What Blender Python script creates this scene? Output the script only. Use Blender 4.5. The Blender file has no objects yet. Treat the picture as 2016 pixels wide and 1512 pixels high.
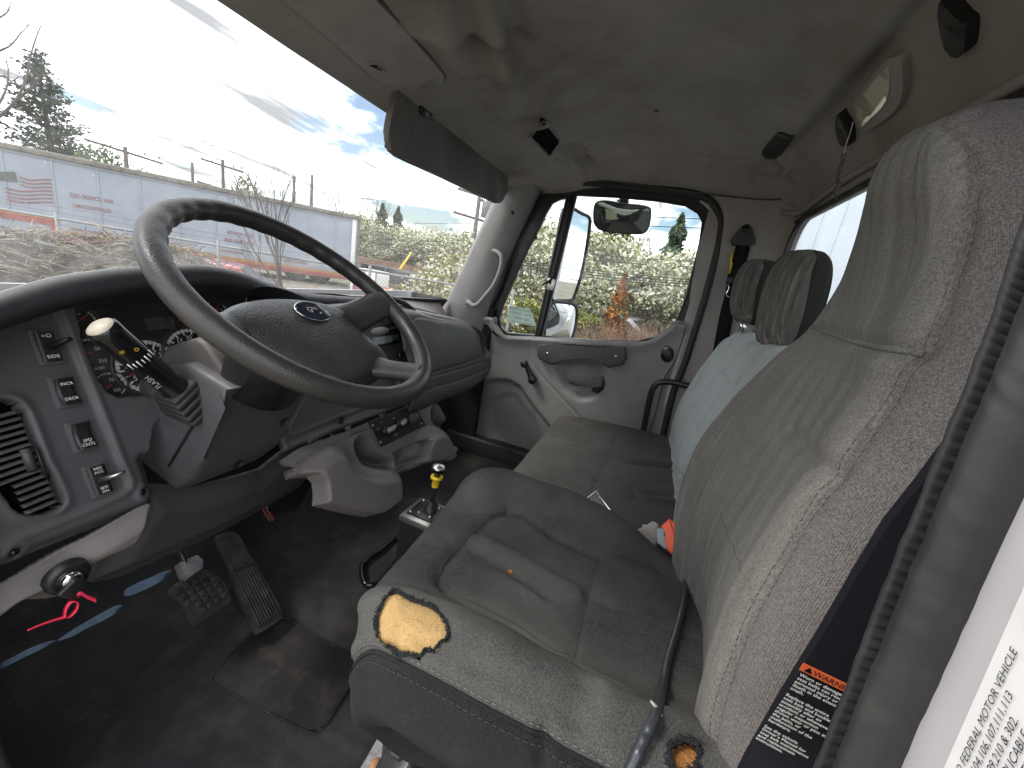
import bpy, bmesh, math, random
import numpy as np
from mathutils import Vector, Matrix
from mathutils.geometry import delaunay_2d_cdt
random.seed(7); RNG = np.random.default_rng(7)
scene = bpy.context.scene
col = scene.collection

# ------------------------------------------------------------------ camera
# X runs across the cab to the passenger side, Y forward, Z up; the cab floor is z = 0
FOC = 800.0; CX, CY = 1008.0, 756.0                       # focal length and centre on the 2016 x 1512 frame
def _cam_axes():
    vx, b = (1300.0, 582.0), 2850.0                       # where the cab's cross lines and verticals converge
    a = (-FOC*FOC-(vx[1]-CY)*b)/(vx[0]-CX)
    n = lambda v: v/np.linalg.norm(v)
    dx = n(np.array([vx[0]-CX, vx[1]-CY, FOC])); dz = -n(np.array([a, b, FOC]))
    return np.array([dx, np.cross(dz, dx), dz])
AX = _cam_axes()
CAM = np.array([-1.03, 0.0, 1.0])
cam_data = bpy.data.cameras.new('camera'); cam = bpy.data.objects.new('camera', cam_data); col.objects.link(cam)
cam_data.sensor_width = 36.0; cam_data.lens = FOC/2016*36.0
cam_data.clip_start = 0.01; cam_data.clip_end = 2000
_R = Matrix(((AX[0][0], -AX[0][1], -AX[0][2]), (AX[1][0], -AX[1][1], -AX[1][2]), (AX[2][0], -AX[2][1], -AX[2][2])))
cam.matrix_world = Matrix.Translation(Vector(CAM)) @ _R.to_4x4()
scene.camera = cam

# ------------------------------------------------------------------ light
SUN_EL, SUN_AZ = math.radians(50), math.radians(-32)      # azimuth measured from +Y towards +X
world = bpy.data.worlds.new('World'); scene.world = world; world.use_nodes = True
wn = world.node_tree.nodes; wl = world.node_tree.links
for nd in list(wn): wn.remove(nd)
w_out = wn.new('ShaderNodeOutputWorld'); w_bg = wn.new('ShaderNodeBackground')
w_sky = wn.new('ShaderNodeTexSky'); w_sky.sky_type = 'NISHITA'; w_sky.sun_disc = False
w_sky.sun_elevation = SUN_EL; w_sky.sun_rotation = SUN_AZ; w_sky.dust_density = 1.5
w_tc = wn.new('ShaderNodeTexCoord')
w_sep = wn.new('ShaderNodeSeparateXYZ'); wl.new(w_tc.outputs['Generated'], w_sep.inputs[0])
def wmath(op, a, b=None, c=None):
    m = wn.new('ShaderNodeMath'); m.operation = op
    for i, v in enumerate((a, b, c)):
        if v is None: continue
        if hasattr(v, 'links'): wl.new(v, m.inputs[i])
        else: m.inputs[i].default_value = v
    return m.outputs[0]
w_den = wmath('ADD', wmath('MAXIMUM', w_sep.outputs[2], 0.0), 0.16)
w_cmb = wn.new('ShaderNodeCombineXYZ')
wl.new(wmath('DIVIDE', w_sep.outputs[0], w_den), w_cmb.inputs[0]); wl.new(wmath('DIVIDE', w_sep.outputs[1], w_den), w_cmb.inputs[1])
def wnoise(scale, detail, rough, offset, stretch=(1, 1, 1)):
    mp = wn.new('ShaderNodeMapping'); mp.inputs['Location'].default_value = offset; mp.inputs['Scale'].default_value = stretch
    wl.new(w_cmb.outputs[0], mp.inputs[0])
    nz = wn.new('ShaderNodeTexNoise'); nz.inputs['Scale'].default_value = scale; nz.inputs['Detail'].default_value = detail
    nz.inputs['Roughness'].default_value = rough; wl.new(mp.outputs[0], nz.inputs[0]); return nz.outputs[0]
def wramp(v, lo, hi):
    m = wn.new('ShaderNodeMapRange'); m.interpolation_type = 'SMOOTHSTEP'
    m.inputs[1].default_value = lo; m.inputs[2].default_value = hi; wl.new(v, m.inputs[0]); return m.outputs[0]
w_cover = wramp(wnoise(0.75, 9, 0.6, (2.86, -2.84, 0)), 0.395, 0.48)
w_grey = wramp(wnoise(1.5, 5, 0.5, (9.28, -10.9, 0), (0.55, 2.6, 1)), 0.53, 0.66)
w_cc = wn.new('ShaderNodeMix'); w_cc.data_type = 'RGBA'
w_cc.inputs[6].default_value = (12.5, 12.6, 13.0, 1); w_cc.inputs[7].default_value = (3.3, 3.3, 3.5, 1)
wl.new(w_grey, w_cc.inputs[0])
w_mix = wn.new('ShaderNodeMix'); w_mix.data_type = 'RGBA'
wl.new(w_cover, w_mix.inputs[0]); wl.new(w_sky.outputs[0], w_mix.inputs[6]); wl.new(w_cc.outputs[2], w_mix.inputs[7])
wl.new(w_mix.outputs[2], w_bg.inputs[0]); w_bg.inputs[1].default_value = 0.10
wl.new(w_bg.outputs[0], w_out.inputs[0])
sun_d = bpy.data.lights.new('sun', 'SUN'); sun = bpy.data.objects.new('sun', sun_d); col.objects.link(sun)
sun_d.energy = 1.3; sun_d.angle = math.radians(14); sun_d.color = (1.0, 0.95, 0.88)
_sd = Vector((math.sin(SUN_AZ)*math.cos(SUN_EL), math.cos(SUN_AZ)*math.cos(SUN_EL), math.sin(SUN_EL)))
sun.rotation_euler = _sd.to_track_quat('Z', 'Y').to_euler()
vs = scene.view_settings; vs.view_transform = 'Standard'; vs.look = 'None'; vs.gamma = 1.0; vs.exposure = 1.25; vs.use_curve_mapping = False
scene.cycles.max_bounces = 8; scene.cycles.transparent_max_bounces = 12
scene.cycles.sample_clamp_indirect = 6.0

# ------------------------------------------------------------------ measuring: a pixel of the frame on a known plane of the cab
def ray(p): return AX @ np.array([p[0]-CX, p[1]-CY, FOC])
def at(p, ax, v):
    r = ray(p); return CAM + r*((v-CAM[ax])/r[ax])
def aX(x, y, v): return at((x, y), 0, v)
def aY(x, y, v): return at((x, y), 1, v)
def aZ(x, y, v): return at((x, y), 2, v)
def aD(x, y, d): return CAM + ray((x, y))*(d/FOC)
class Plane:
    def __init__(s, O, ux, uy):
        s.O = np.array(O, float); s.ux = np.array(ux, float); s.ux /= np.linalg.norm(s.ux)
        uy = np.array(uy, float); uy = uy-s.ux*(uy@s.ux); s.uy = uy/np.linalg.norm(uy); s.n = np.cross(s.ux, s.uy)
    def px(s, x, y, h=0.0):
        r = ray((x, y)); P = CAM + r*(((s.O+s.n*h-CAM)@s.n)/(r@s.n)) - s.O
        return np.array([P@s.ux, P@s.uy])
    def pxs(s, L, h=0.0): return [s.px(x, y, h) for x, y in L]
    def pt(s, a, b, h=0.0): return s.O + s.ux*a + s.uy*b + s.n*h
    def ptp(s, x, y, h=0.0): a, b = s.px(x, y, h); return s.pt(a, b, h)

# ------------------------------------------------------------------ mesh building
def crs(P, m):
    """Catmull-Rom through the rows of P, resampled to m rows."""
    P = np.asarray(P, float); n = len(P)
    t = np.linspace(0, n-1, m); i = np.minimum(t.astype(int), n-2); f = t-i
    Q = np.concatenate([[2*P[0]-P[1]], P, [2*P[-1]-P[-2]]])
    f = f.reshape((-1,)+(1,)*(P.ndim-1))
    a, b, c, d = Q[i], Q[i+1], Q[i+2], Q[i+3]
    return 0.5*(2*b+(c-a)*f+(2*a-5*b+4*c-d)*f**2+(3*b-a-3*c+d)*f**3)
def curve(P, m=None):
    P = np.asarray(P, float); m = m or (len(P)-1)*6+1
    return crs(P, m)
def even(P, step):
    """resample a polyline to even steps"""
    P = np.asarray(P, float); d = np.linalg.norm(np.diff(P, axis=0), axis=1); s = np.concatenate([[0], np.cumsum(d)])
    k = max(2, int(round(s[-1]/step))+1); t = np.linspace(0, s[-1], k)
    return np.stack([np.interp(t, s, P[:, j]) for j in range(P.shape[1])], 1)
def net(ctrl, nr, nc): return np.swapaxes(crs(np.swapaxes(crs(np.asarray(ctrl, float), nr), 0, 1), nc), 0, 1)
def normals(G):
    a = np.gradient(G, axis=0); b = np.gradient(G, axis=1); n = np.cross(b, a)
    return n/np.maximum(np.linalg.norm(n, axis=2, keepdims=True), 1e-12)
def push(G, H): return G + normals(G)*np.asarray(H)[..., None]
def onG(G, r, c, off=0.0, N=None):
    """point on a grid surface at fractional row/column in 0..1"""
    R, Cc = G.shape[0]-1, G.shape[1]-1
    x, y = min(max(r, 0), 1)*R, min(max(c, 0), 1)*Cc; i, j = min(int(x), R-1), min(int(y), Cc-1); f, g = x-i, y-j
    def bil(A): return (A[i, j]*(1-f)+A[i+1, j]*f)*(1-g)+(A[i, j+1]*(1-f)+A[i+1, j+1]*f)*g
    P = bil(G)
    if off and N is not None:
        n = bil(N); P = P + n/np.linalg.norm(n)*off
    return P
def sst(e0, e1, x):
    t = np.clip((x-e0)/(e1-e0), 0, 1); return t*t*(3-2*t)
def seg_dist(X, Y, L, closed=False):
    L = np.asarray(L, float); D = np.full(X.shape, 1e9)
    if closed: L = np.concatenate([L, L[:1]])
    for a, b in zip(L[:-1], L[1:]):
        ab = b-a; t = np.clip(((X-a[0])*ab[0]+(Y-a[1])*ab[1])/max(ab@ab, 1e-12), 0, 1)
        D = np.minimum(D, np.hypot(X-a[0]-t*ab[0], Y-a[1]-t*ab[1]))
    return D
def inside(X, Y, L):
    L = np.asarray(L, float); r = np.zeros(X.shape, bool); n = len(L)
    for k in range(n):
        (x1, y1), (x2, y2) = L[k], L[(k+1) % n]
        if y1 == y2: continue
        c = ((y1 > Y) != (y2 > Y)) & (X < (x2-x1)*(Y-y1)/(y2-y1)+x1); r ^= c
    return r
def sdist(X, Y, L):
    d = seg_dist(X, Y, L, True); return np.where(inside(X, Y, L), -d, d)
def smooth_loop(L, m=6):
    L = [np.asarray(p, float) for p in L]; n = len(L)
    P = crs(np.array(L[-2:]+L+L[:3]), (n+4)*m+1); return P[2*m:(n+2)*m]
def rrect(cx, cy, w, h, r, k=4):
    o = []
    for sx, sy, a0 in ((1, 1, 0), (-1, 1, 90), (-1, -1, 180), (1, -1, 270)):
        for i in range(k+1):
            a = math.radians(a0+90*i/k); o.append((cx+sx*(w/2-r)+r*math.cos(a), cy+sy*(h/2-r)+r*math.sin(a)))
    return o
_np = None
def noise2(X, Y, scale, seed=0):
    """smooth value noise"""
    rg = np.random.default_rng(seed); T = rg.random((64, 64))*2-1
    x, y = X*scale+100, Y*scale+100; i, j = np.floor(x).astype(int), np.floor(y).astype(int); f, g = x-i, y-j
    f, g = f*f*(3-2*f), g*g*(3-2*g); m = lambda a, b: T[a % 64, b % 64]
    return (m(i, j)*(1-f)+m(i+1, j)*f)*(1-g)+(m(i, j+1)*(1-f)+m(i+1, j+1)*f)*g

def new_mesh(name, verts, faces, mat, smooth=True, uv=None):
    me = bpy.data.meshes.new(name); me.from_pydata([tuple(v) for v in verts], [], faces)
    if uv is not None:
        lay = me.uv_layers.new(name='UVMap'); idx = np.empty(len(me.loops), np.int32); me.loops.foreach_get('vertex_index', idx)
        lay.data.foreach_set('uv', np.asarray(uv, np.float32)[idx].ravel())
    me.polygons.foreach_set('use_smooth', [smooth]*len(me.polygons))
    if mat is not None: me.materials.append(mat)
    me.update(); return me
def link(name, me, parent=None):
    o = bpy.data.objects.new(name, me); col.objects.link(o)
    if parent is not None:
        o.parent = parent; o.matrix_parent_inverse = world_of(parent).inverted()
    return o
def world_of(o):
    if o.parent is None: return o.matrix_basis.copy()
    return world_of(o.parent) @ o.matrix_parent_inverse @ o.matrix_basis
def tag(o, label=None, cat=None, group=None, kind=None):
    if label: o['label'] = label
    if cat: o['category'] = cat
    if group: o['group'] = group
    if kind: o['kind'] = kind
    return o
def thing(name, label, cat, loc, group=None):
    o = bpy.data.objects.new(name, None); col.objects.link(o); o.location = [float(v) for v in loc]; o.empty_display_size = 0.05
    return tag(o, label, cat, group)
def copy_tree(o, parent=None):
    c = o.copy(); col.objects.link(c); c.parent = parent
    for ch in o.children: copy_tree(ch, c)
    return c

class MB:
    def __init__(s): s.v = []; s.f = []
    def add(s, V, F):
        k = len(s.v); s.v += [tuple(map(float, p)) for p in V]; s.f += [tuple(k+i for i in q) for q in F]; return s
    def grid(s, G, close_c=False, close_r=False):
        R, C = G.shape[:2]; F = []
        for i in range(R if close_r else R-1):
            for j in range(C if close_c else C-1):
                F.append((i*C+j, i*C+(j+1) % C, ((i+1) % R)*C+(j+1) % C, ((i+1) % R)*C+j))
        return s.add(G.reshape(-1, 3), F)
    def box(s, c, size, axes=None, bev=0.0, seg=2):
        bm = bmesh.new(); bmesh.ops.create_cube(bm, size=1.0)
        for v in bm.verts: v.co = Vector((v.co.x*size[0], v.co.y*size[1], v.co.z*size[2]))
        if bev > 0: bmesh.ops.bevel(bm, geom=list(bm.edges), offset=min(bev, min(size)*0.49), segments=seg, affect='EDGES', profile=0.5)
        A = np.eye(3) if axes is None else np.array(axes, float)
        bm.verts.index_update(); V = [np.array(c)+A.T @ np.array(v.co) for v in bm.verts]; F = [[v.index for v in f.verts] for f in bm.faces]
        bm.free(); return s.add(V, F)
    def prism(s, out, pl, h0, h1, bev=0.0, seg=2, both=False):
        """outline in a plane's own coordinates, extruded from h0 to h1, the h1 rim bevelled"""
        bm = bmesh.new(); n = len(out)
        lo = [bm.verts.new((x, y, h0)) for x, y in out]; hi = [bm.verts.new((x, y, h1)) for x, y in out]
        bm.faces.new(hi); bm.faces.new(lo[::-1])
        for i in range(n): bm.faces.new((lo[i], lo[(i+1) % n], hi[(i+1) % n], hi[i]))
        if bev > 0:
            hs = set(hi); ls = set(lo); E = [e for e in bm.edges if (e.verts[0] in hs and e.verts[1] in hs) or (both and e.verts[0] in ls and e.verts[1] in ls)]
            bmesh.ops.bevel(bm, geom=E, offset=bev, segments=seg, affect='EDGES', profile=0.5, clamp_overlap=True)
        bmesh.ops.triangulate(bm, faces=[f for f in bm.faces if len(f.verts) > 4])
        bm.verts.index_update(); V = [pl.pt(*v.co) for v in bm.verts]; F = [[v.index for v in f.verts] for f in bm.faces]; bm.free()
        return s.add(V, F)
    def tube(s, P, r, n=10, caps=True, flat=None, closed=False):
        """round (or, with flat=(vector, ratio), flattened) tube along points"""
        P = np.asarray(P, float); m = len(P); r = np.full(m, r, float) if np.isscalar(r) else np.asarray(r, float)
        T = np.gradient(P, axis=0)
        if closed: T = np.roll(P, -1, 0)-np.roll(P, 1, 0)
        T /= np.maximum(np.linalg.norm(T, axis=1, keepdims=True), 1e-12)
        u = np.cross(T[0], [0.31, 0.52, 0.79]); u /= np.linalg.norm(u); V = []
        for i in range(m):
            u = u-T[i]*(u@T[i]); u /= np.linalg.norm(u); w = np.cross(T[i], u)
            for k in range(n):
                a = 2*math.pi*k/n; d = u*math.cos(a)+w*math.sin(a)
                if flat is not None:
                    f = np.asarray(flat[0], float); f = f-T[i]*(f@T[i]); f /= max(np.linalg.norm(f), 1e-9); d = d-f*(d@f)*(1-flat[1])
                V.append(P[i]+d*r[i])
        F = []
        for i in range(m if closed else m-1):
            for k in range(n): F.append((i*n+k, i*n+(k+1) % n, ((i+1) % m)*n+(k+1) % n, ((i+1) % m)*n+k))
        if caps and not closed: F.append(tuple(range(n))[::-1]); F.append(tuple((m-1)*n+k for k in range(n)))
        return s.add(V, F)
    def band(s, P, N, w, t=0.0012):
        """flat strap along points P with side vectors N (unit), width w, thickness t"""
        P = np.asarray(P, float); N = np.asarray(N, float)
        if N.ndim == 1: N = np.tile(N, (len(P), 1))
        T = np.gradient(P, axis=0); T /= np.linalg.norm(T, axis=1, keepdims=True); U = np.cross(T, N); U /= np.linalg.norm(U, axis=1, keepdims=True)
        G = np.stack([P-N*w/2-U*t/2, P+N*w/2-U*t/2, P+N*w/2+U*t/2, P-N*w/2+U*t/2], 1)
        s.grid(G, close_c=True); k = len(s.v)-G.shape[0]*4; e = len(s.v)
        s.f.append((k, k+1, k+2, k+3)); s.f.append((e-1, e-2, e-3, e-4)); return s
    def lathe(s, prof, O, axis, n=24, a0=None):
        """profile [(radius, height)] around an axis"""
        ax = np.asarray(axis, float); ax /= np.linalg.norm(ax); u = np.cross(ax, [0.3, 0.5, 0.81] if a0 is None else a0); u /= np.linalg.norm(u); w = np.cross(ax, u)
        G = np.array([[np.asarray(O)+ax*h+(u*math.cos(2*math.pi*k/n)+w*math.sin(2*math.pi*k/n))*r for k in range(n)] for r, h in prof])
        return s.grid(G, close_c=True)
    def plate(s, out, holes, pl, h0, h1):
        """flat plate with holes"""
        pts = []; edges = []
        for L in [out]+list(holes):
            k = len(pts); pts += [Vector((float(a), float(b))) for a, b in L]; edges += [(k+i, k+(i+1) % len(L)) for i in range(len(L))]
        vo, eo, fo, *_ = delaunay_2d_cdt(pts, edges, [], 0, 1e-7)
        V = np.array([(v.x, v.y) for v in vo]); keep = []
        for f in fo:
            c = V[list(f)].mean(0); X, Y = np.array([c[0]]), np.array([c[1]])
            if inside(X, Y, out)[0] and not any(inside(X, Y, h)[0] for h in holes): keep.append(tuple(f))
        s.add([pl.pt(a, b, h1) for a, b in V], keep)
        if h0 != h1:
            s.add([pl.pt(a, b, h0) for a, b in V], [f[::-1] for f in keep])
            for L in [out]+list(holes):
                n = len(L); s.add([pl.pt(a, b, h0) for a, b in L]+[pl.pt(a, b, h1) for a, b in L], [(i, (i+1) % n, n+(i+1) % n, n+i) for i in range(n)])
        return s
    def build(s, name, mat, parent=None, smooth=True, auto=None, uv=None):
        me = new_mesh(name, s.v, s.f, mat, smooth, uv)
        if auto: sharp(me, auto)
        return link(name, me, parent)
def sharp(me, deg=35):
    bm = bmesh.new(); bm.from_mesh(me); lim = math.radians(deg)
    bmesh.ops.recalc_face_normals(bm, faces=bm.faces)
    for e in bm.edges:
        e.smooth = not (len(e.link_faces) == 2 and e.calc_face_angle(0) > lim)
    bm.to_mesh(me); bm.free()
def surf(name, G, mat, parent=None, keep=None, thick=0.0):
    """a grid surface with a UV map in metres"""
    R, C = G.shape[:2]
    d0 = np.linalg.norm(np.diff(G, axis=0), axis=2).mean(1); d1 = np.linalg.norm(np.diff(G, axis=1), axis=2).mean(0)
    a = np.concatenate([[0], np.cumsum(d0)]); b = np.concatenate([[0], np.cumsum(d1)])
    uv = np.stack(np.broadcast_arrays(b[None, :], a[:, None]), 2).reshape(-1, 2)
    F = [(i*C+j, i*C+j+1, (i+1)*C+j+1, (i+1)*C+j) for i in range(R-1) for j in range(C-1)
         if keep is None or (keep[i, j] and keep[i+1, j] and keep[i, j+1] and keep[i+1, j+1])]
    me = new_mesh(name, G.reshape(-1, 3), F, mat, True, uv); o = link(name, me, parent)
    if thick:
        md = o.modifiers.new('thickness', 'SOLIDIFY'); md.thickness = thick; md.offset = -1
    return o
def hfield(pl, a0, a1, b0, b1, step, fn, out=None):
    """height field over a plane: fn(A, B) -> heights; with an outline the edge points are drawn onto it"""
    na, nb = max(2, int((a1-a0)/step)+1), max(2, int((b1-b0)/step)+1)
    A, B = np.meshgrid(np.linspace(a0, a1, na), np.linspace(b0, b1, nb)); keep = None
    if out is not None:
        L = np.asarray(out, float); sd = sdist(A, B, L); keep = sd < step*0.75
        m = keep & (sd > -step*0.35); X, Y = A[m], B[m]; bd = np.full(X.shape, 1e9); bx, by = X.copy(), Y.copy()
        for p, q in zip(L, np.roll(L, -1, 0)):
            e = q-p; t = np.clip(((X-p[0])*e[0]+(Y-p[1])*e[1])/max(e@e, 1e-12), 0, 1); px_, py_ = p[0]+t*e[0], p[1]+t*e[1]; d = np.hypot(X-px_, Y-py_)
            k = d < bd; bd[k] = d[k]; bx[k] = px_[k]; by[k] = py_[k]
        A = A.copy(); B = B.copy(); A[m] = bx; B[m] = by
    H = fn(A, B)
    G = pl.O+A[..., None]*pl.ux+B[..., None]*pl.uy+H[..., None]*pl.n
    return (G, A, B) if out is None else (G, keep)
def text(name, lines, pl, mat, parent=None, h=0.0006, bold=0.0):
    """lines: (string, a, b, size[, align]) in a plane's coordinates; one flat print mesh"""
    mb = MB()
    for L in lines:
        st, a, b, sz = L[:4]; al = L[4] if len(L) > 4 else 'CENTER'
        cu = bpy.data.curves.new('t', 'FONT'); cu.body = st; cu.size = sz; cu.align_x = al; cu.align_y = 'CENTER'; cu.resolution_u = 2; cu.offset = bold*sz
        ob = bpy.data.objects.new('t', cu); me = bpy.data.meshes.new_from_object(ob)
        mb.add([pl.pt(a+v.co.x, b+v.co.y, h) for v in me.vertices], [list(p.vertices) for p in me.polygons])
        bpy.data.objects.remove(ob); bpy.data.meshes.remove(me); bpy.data.curves.remove(cu)
    return mb.build(name, mat, parent, smooth=False)
def dashes(P, N, ln=0.0045, gap=0.0025, r=0.00036):
    """a run of sewing stitches along surface points"""
    P = np.asarray(P, float); Q = even(P, ln+gap); mb = MB()
    for a, b in zip(Q[:-1], Q[1:]):
        d = (b-a); mb.tube([a, a+d*ln/(ln+gap)], r, 4)
    return mb

# ------------------------------------------------------------------ materials
def mat(name, base, rough=0.6, var=0.12, vscale=6.0, bump=0.0, bscale=400.0, bdist=0.0006, metal=0.0, spec=0.5, stain=None, weave=None, grain=None, sheen=0.0, coat=0.0, dust=0.0, streak=None):
    m = bpy.data.materials.new(name); m.use_nodes = True; nt = m.node_tree; N = nt.nodes; L = nt.links
    bs = N['Principled BSDF']; bs.inputs['Roughness'].default_value = rough; bs.inputs['Metallic'].default_value = metal
    bs.inputs['Specular IOR Level'].default_value = spec; bs.inputs['Coat Weight'].default_value = coat
    if sheen: bs.inputs['Sheen Weight'].default_value = sheen; bs.inputs['Sheen Roughness'].default_value = 0.5
    tc = N.new('ShaderNodeTexCoord'); base = tuple(base)+(1,)
    def noise(scale, detail=5, vec=None, rough=0.6):
        n = N.new('ShaderNodeTexNoise'); n.inputs['Scale'].default_value = scale; n.inputs['Detail'].default_value = detail; n.inputs['Roughness'].default_value = rough
        L.new(vec or tc.outputs['Object'], n.inputs['Vector']); return n.outputs['Fac']
    def rng(v, a, b, c, d):
        r = N.new('ShaderNodeMapRange'); r.inputs[1].default_value = a; r.inputs[2].default_value = b; r.inputs[3].default_value = c; r.inputs[4].default_value = d; L.new(v, r.inputs[0]); return r.outputs[0]
    def mixc(f, A, B, mode='MIX'):
        x = N.new('ShaderNodeMix'); x.data_type = 'RGBA'; x.blend_type = mode
        for i, v in ((0, f), (6, A), (7, B)):
            if hasattr(v, 'links'): L.new(v, x.inputs[i])
            else: x.inputs[i].default_value = v
        return x.outputs[2]
    c = mixc(rng(noise(vscale), 0.3, 0.7, 0, 1), tuple(v*(1-var) for v in base[:3])+(1,), tuple(min(1, v*(1+var)) for v in base[:3])+(1,))
    if stain:                                              # (colour, scale, lo, hi, amount)
        for sc, s1, lo, hi, am in stain:
            c = mixc(rng(noise(s1, 7, rough=0.65), lo, hi, 0, am), c, tuple(sc)+(1,))
    if streak:                                             # (colour, stretch, lo, hi, amount): long streaks, pleat shading put into the colour
        for sc, st_, lo, hi, am in streak:
            mp = N.new('ShaderNodeMapping'); mp.inputs['Scale'].default_value = st_; L.new(tc.outputs['Object'], mp.inputs[0])
            c = mixc(rng(noise(1.0, 4, mp.outputs[0], 0.55), lo, hi, 0, am), c, tuple(sc)+(1,))
    if dust:
        g = N.new('ShaderNodeNewGeometry'); sp = N.new('ShaderNodeSeparateXYZ'); L.new(g.outputs['Normal'], sp.inputs[0])
        up = rng(sp.outputs[2], 0.5, 1.0, 0, dust); mm = N.new('ShaderNodeMath'); mm.operation = 'MULTIPLY'; L.new(up, mm.inputs[0]); L.new(rng(noise(25, 8), 0.35, 0.7, 0.2, 1), mm.inputs[1])
        c = mixc(mm.outputs[0], c, (0.30, 0.26, 0.21, 1))
    hts = []
    if weave:                                              # (pitch in metres, strength): crossed yarns over the UV map
        uvm = tc.outputs['UV']
        def wave(ax, off):
            w = N.new('ShaderNodeTexWave'); w.wave_type = 'BANDS'; w.bands_direction = ax; w.inputs['Scale'].default_value = 0.314/weave[0]; w.inputs['Distortion'].default_value = 0.6
            w.inputs['Detail'].default_value = 1; w.inputs['Detail Scale'].default_value = 2; w.inputs['Phase Offset'].default_value = off; L.new(uvm, w.inputs['Vector']); return w.outputs['Fac']
        a, b = wave('X', 0), wave('Y', 1.3); mm = N.new('ShaderNodeMath'); mm.operation = 'MULTIPLY'; L.new(a, mm.inputs[0]); L.new(b, mm.inputs[1])
        c = mixc(rng(mm.outputs[0], 0, 0.8, weave[1], 0), c, tuple(v*0.25 for v in base[:3])+(1,)); hts.append((mm.outputs[0], 0.5))
        c = mixc(rng(noise(700, 2), 0.38, 0.66, 0, 0.42), c, tuple(min(1, v*1.9) for v in base[:3])+(1,))
        c = mixc(rng(noise(160, 4), 0.42, 0.70, 0, 0.14), c, tuple(v*0.45 for v in base[:3])+(1,))
    if grain:                                              # leather-like cells (scale, strength)
        vo = N.new('ShaderNodeTexVoronoi'); vo.feature = 'DISTANCE_TO_EDGE'; vo.inputs['Scale'].default_value = grain[0]
        nz = N.new('ShaderNodeTexNoise'); nz.inputs['Scale'].default_value = grain[0]*0.7; L.new(tc.outputs['Object'], nz.inputs['Vector'])
        va = N.new('ShaderNodeVectorMath'); va.operation = 'MULTIPLY_ADD'; L.new(nz.outputs['Color'], va.inputs[0]); va.inputs[1].default_value = (0.6/grain[0],)*3; L.new(tc.outputs['Object'], va.inputs[2])
        L.new(va.outputs[0], vo.inputs['Vector']); hts.append((rng(vo.outputs['Distance'], 0, 0.25, 0, 1), grain[1]))
    L.new(c, bs.inputs['Base Color'])
    if bump: hts.append((noise(bscale, 3), bump))
    nrm = None
    for hv, st in hts:
        bp = N.new('ShaderNodeBump'); bp.inputs['Strength'].default_value = st; bp.inputs['Distance'].default_value = bdist; L.new(hv, bp.inputs['Height'])
        if nrm is not None: L.new(nrm, bp.inputs['Normal'])
        nrm = bp.outputs['Normal']
    if nrm is not None: L.new(nrm, bs.inputs['Normal'])
    if rough > 0.2 and metal < 0.5:
        L.new(rng(noise(vscale*4, 4), 0.3, 0.7, max(0.05, rough-0.08), min(1, rough+0.08)), bs.inputs['Roughness'])
    return m
def emit_free_glass(name, tint, dirt=0.0, dirt_col=(0.75, 0.75, 0.74), scale=9.0):
    """thin pane: clear with a mirror-like sheen and a film of dust"""
    m = bpy.data.materials.new(name); m.use_nodes = True; nt = m.node_tree; N = nt.nodes; L = nt.links
    for nd in list(N): N.remove(nd)
    out = N.new('ShaderNodeOutputMaterial'); tr = N.new('ShaderNodeBsdfTransparent'); tr.inputs[0].default_value = tuple(tint)+(1,)
    gl = N.new('ShaderNodeBsdfGlossy'); gl.inputs['Roughness'].default_value = 0.03; lw = N.new('ShaderNodeLayerWeight'); lw.inputs[0].default_value = 0.5
    pw = N.new('ShaderNodeMath'); pw.operation = 'POWER'; L.new(lw.outputs['Facing'], pw.inputs[0]); pw.inputs[1].default_value = 5.0
    fr = N.new('ShaderNodeMath'); fr.operation = 'MULTIPLY_ADD'; L.new(pw.outputs[0], fr.inputs[0]); fr.inputs[1].default_value = 0.7; fr.inputs[2].default_value = 0.035
    mx = N.new('ShaderNodeMixShader'); L.new(fr.outputs[0], mx.inputs[0]); L.new(tr.outputs[0], mx.inputs[1]); L.new(gl.outputs[0], mx.inputs[2])
    if dirt:
        tc = N.new('ShaderNodeTexCoord'); nz = N.new('ShaderNodeTexNoise'); nz.inputs['Scale'].default_value = scale; nz.inputs['Detail'].default_value = 12; nz.inputs['Roughness'].default_value = 0.75
        L.new(tc.outputs['Object'], nz.inputs['Vector'])
        sp = N.new('ShaderNodeTexVoronoi'); sp.inputs['Scale'].default_value = 55; L.new(tc.outputs['Object'], sp.inputs['Vector'])
        r1 = N.new('ShaderNodeMapRange'); r1.inputs[1].default_value = 0.40; r1.inputs[2].default_value = 0.8; r1.inputs[3].default_value = dirt*0.35; r1.inputs[4].default_value = dirt*1.6; L.new(nz.outputs[0], r1.inputs[0])
        r2 = N.new('ShaderNodeMapRange'); r2.inputs[1].default_value = 0.10; r2.inputs[2].default_value = 0.05; r2.inputs[3].default_value = 0; r2.inputs[4].default_value = dirt*2.2; L.new(sp.outputs['Distance'], r2.inputs[0])
        ad = N.new('ShaderNodeMath'); ad.operation = 'ADD'; ad.use_clamp = True; L.new(r1.outputs[0], ad.inputs[0]); L.new(r2.outputs[0], ad.inputs[1])
        df = N.new('ShaderNodeBsdfDiffuse'); df.inputs[0].default_value = tuple(dirt_col)+(1,); tl = N.new('ShaderNodeBsdfTranslucent'); tl.inputs[0].default_value = tuple(dirt_col)+(1,)
        dd = N.new('ShaderNodeMixShader'); L.new(df.outputs[0], dd.inputs[1]); L.new(tl.outputs[0], dd.inputs[2])
        m2 = N.new('ShaderNodeMixShader'); L.new(ad.outputs[0], m2.inputs[0]); L.new(mx.outputs[0], m2.inputs[1]); L.new(dd.outputs[0], m2.inputs[2]); mx = m2
    L.new(mx.outputs[0], out.inputs[0]); return m

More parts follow.
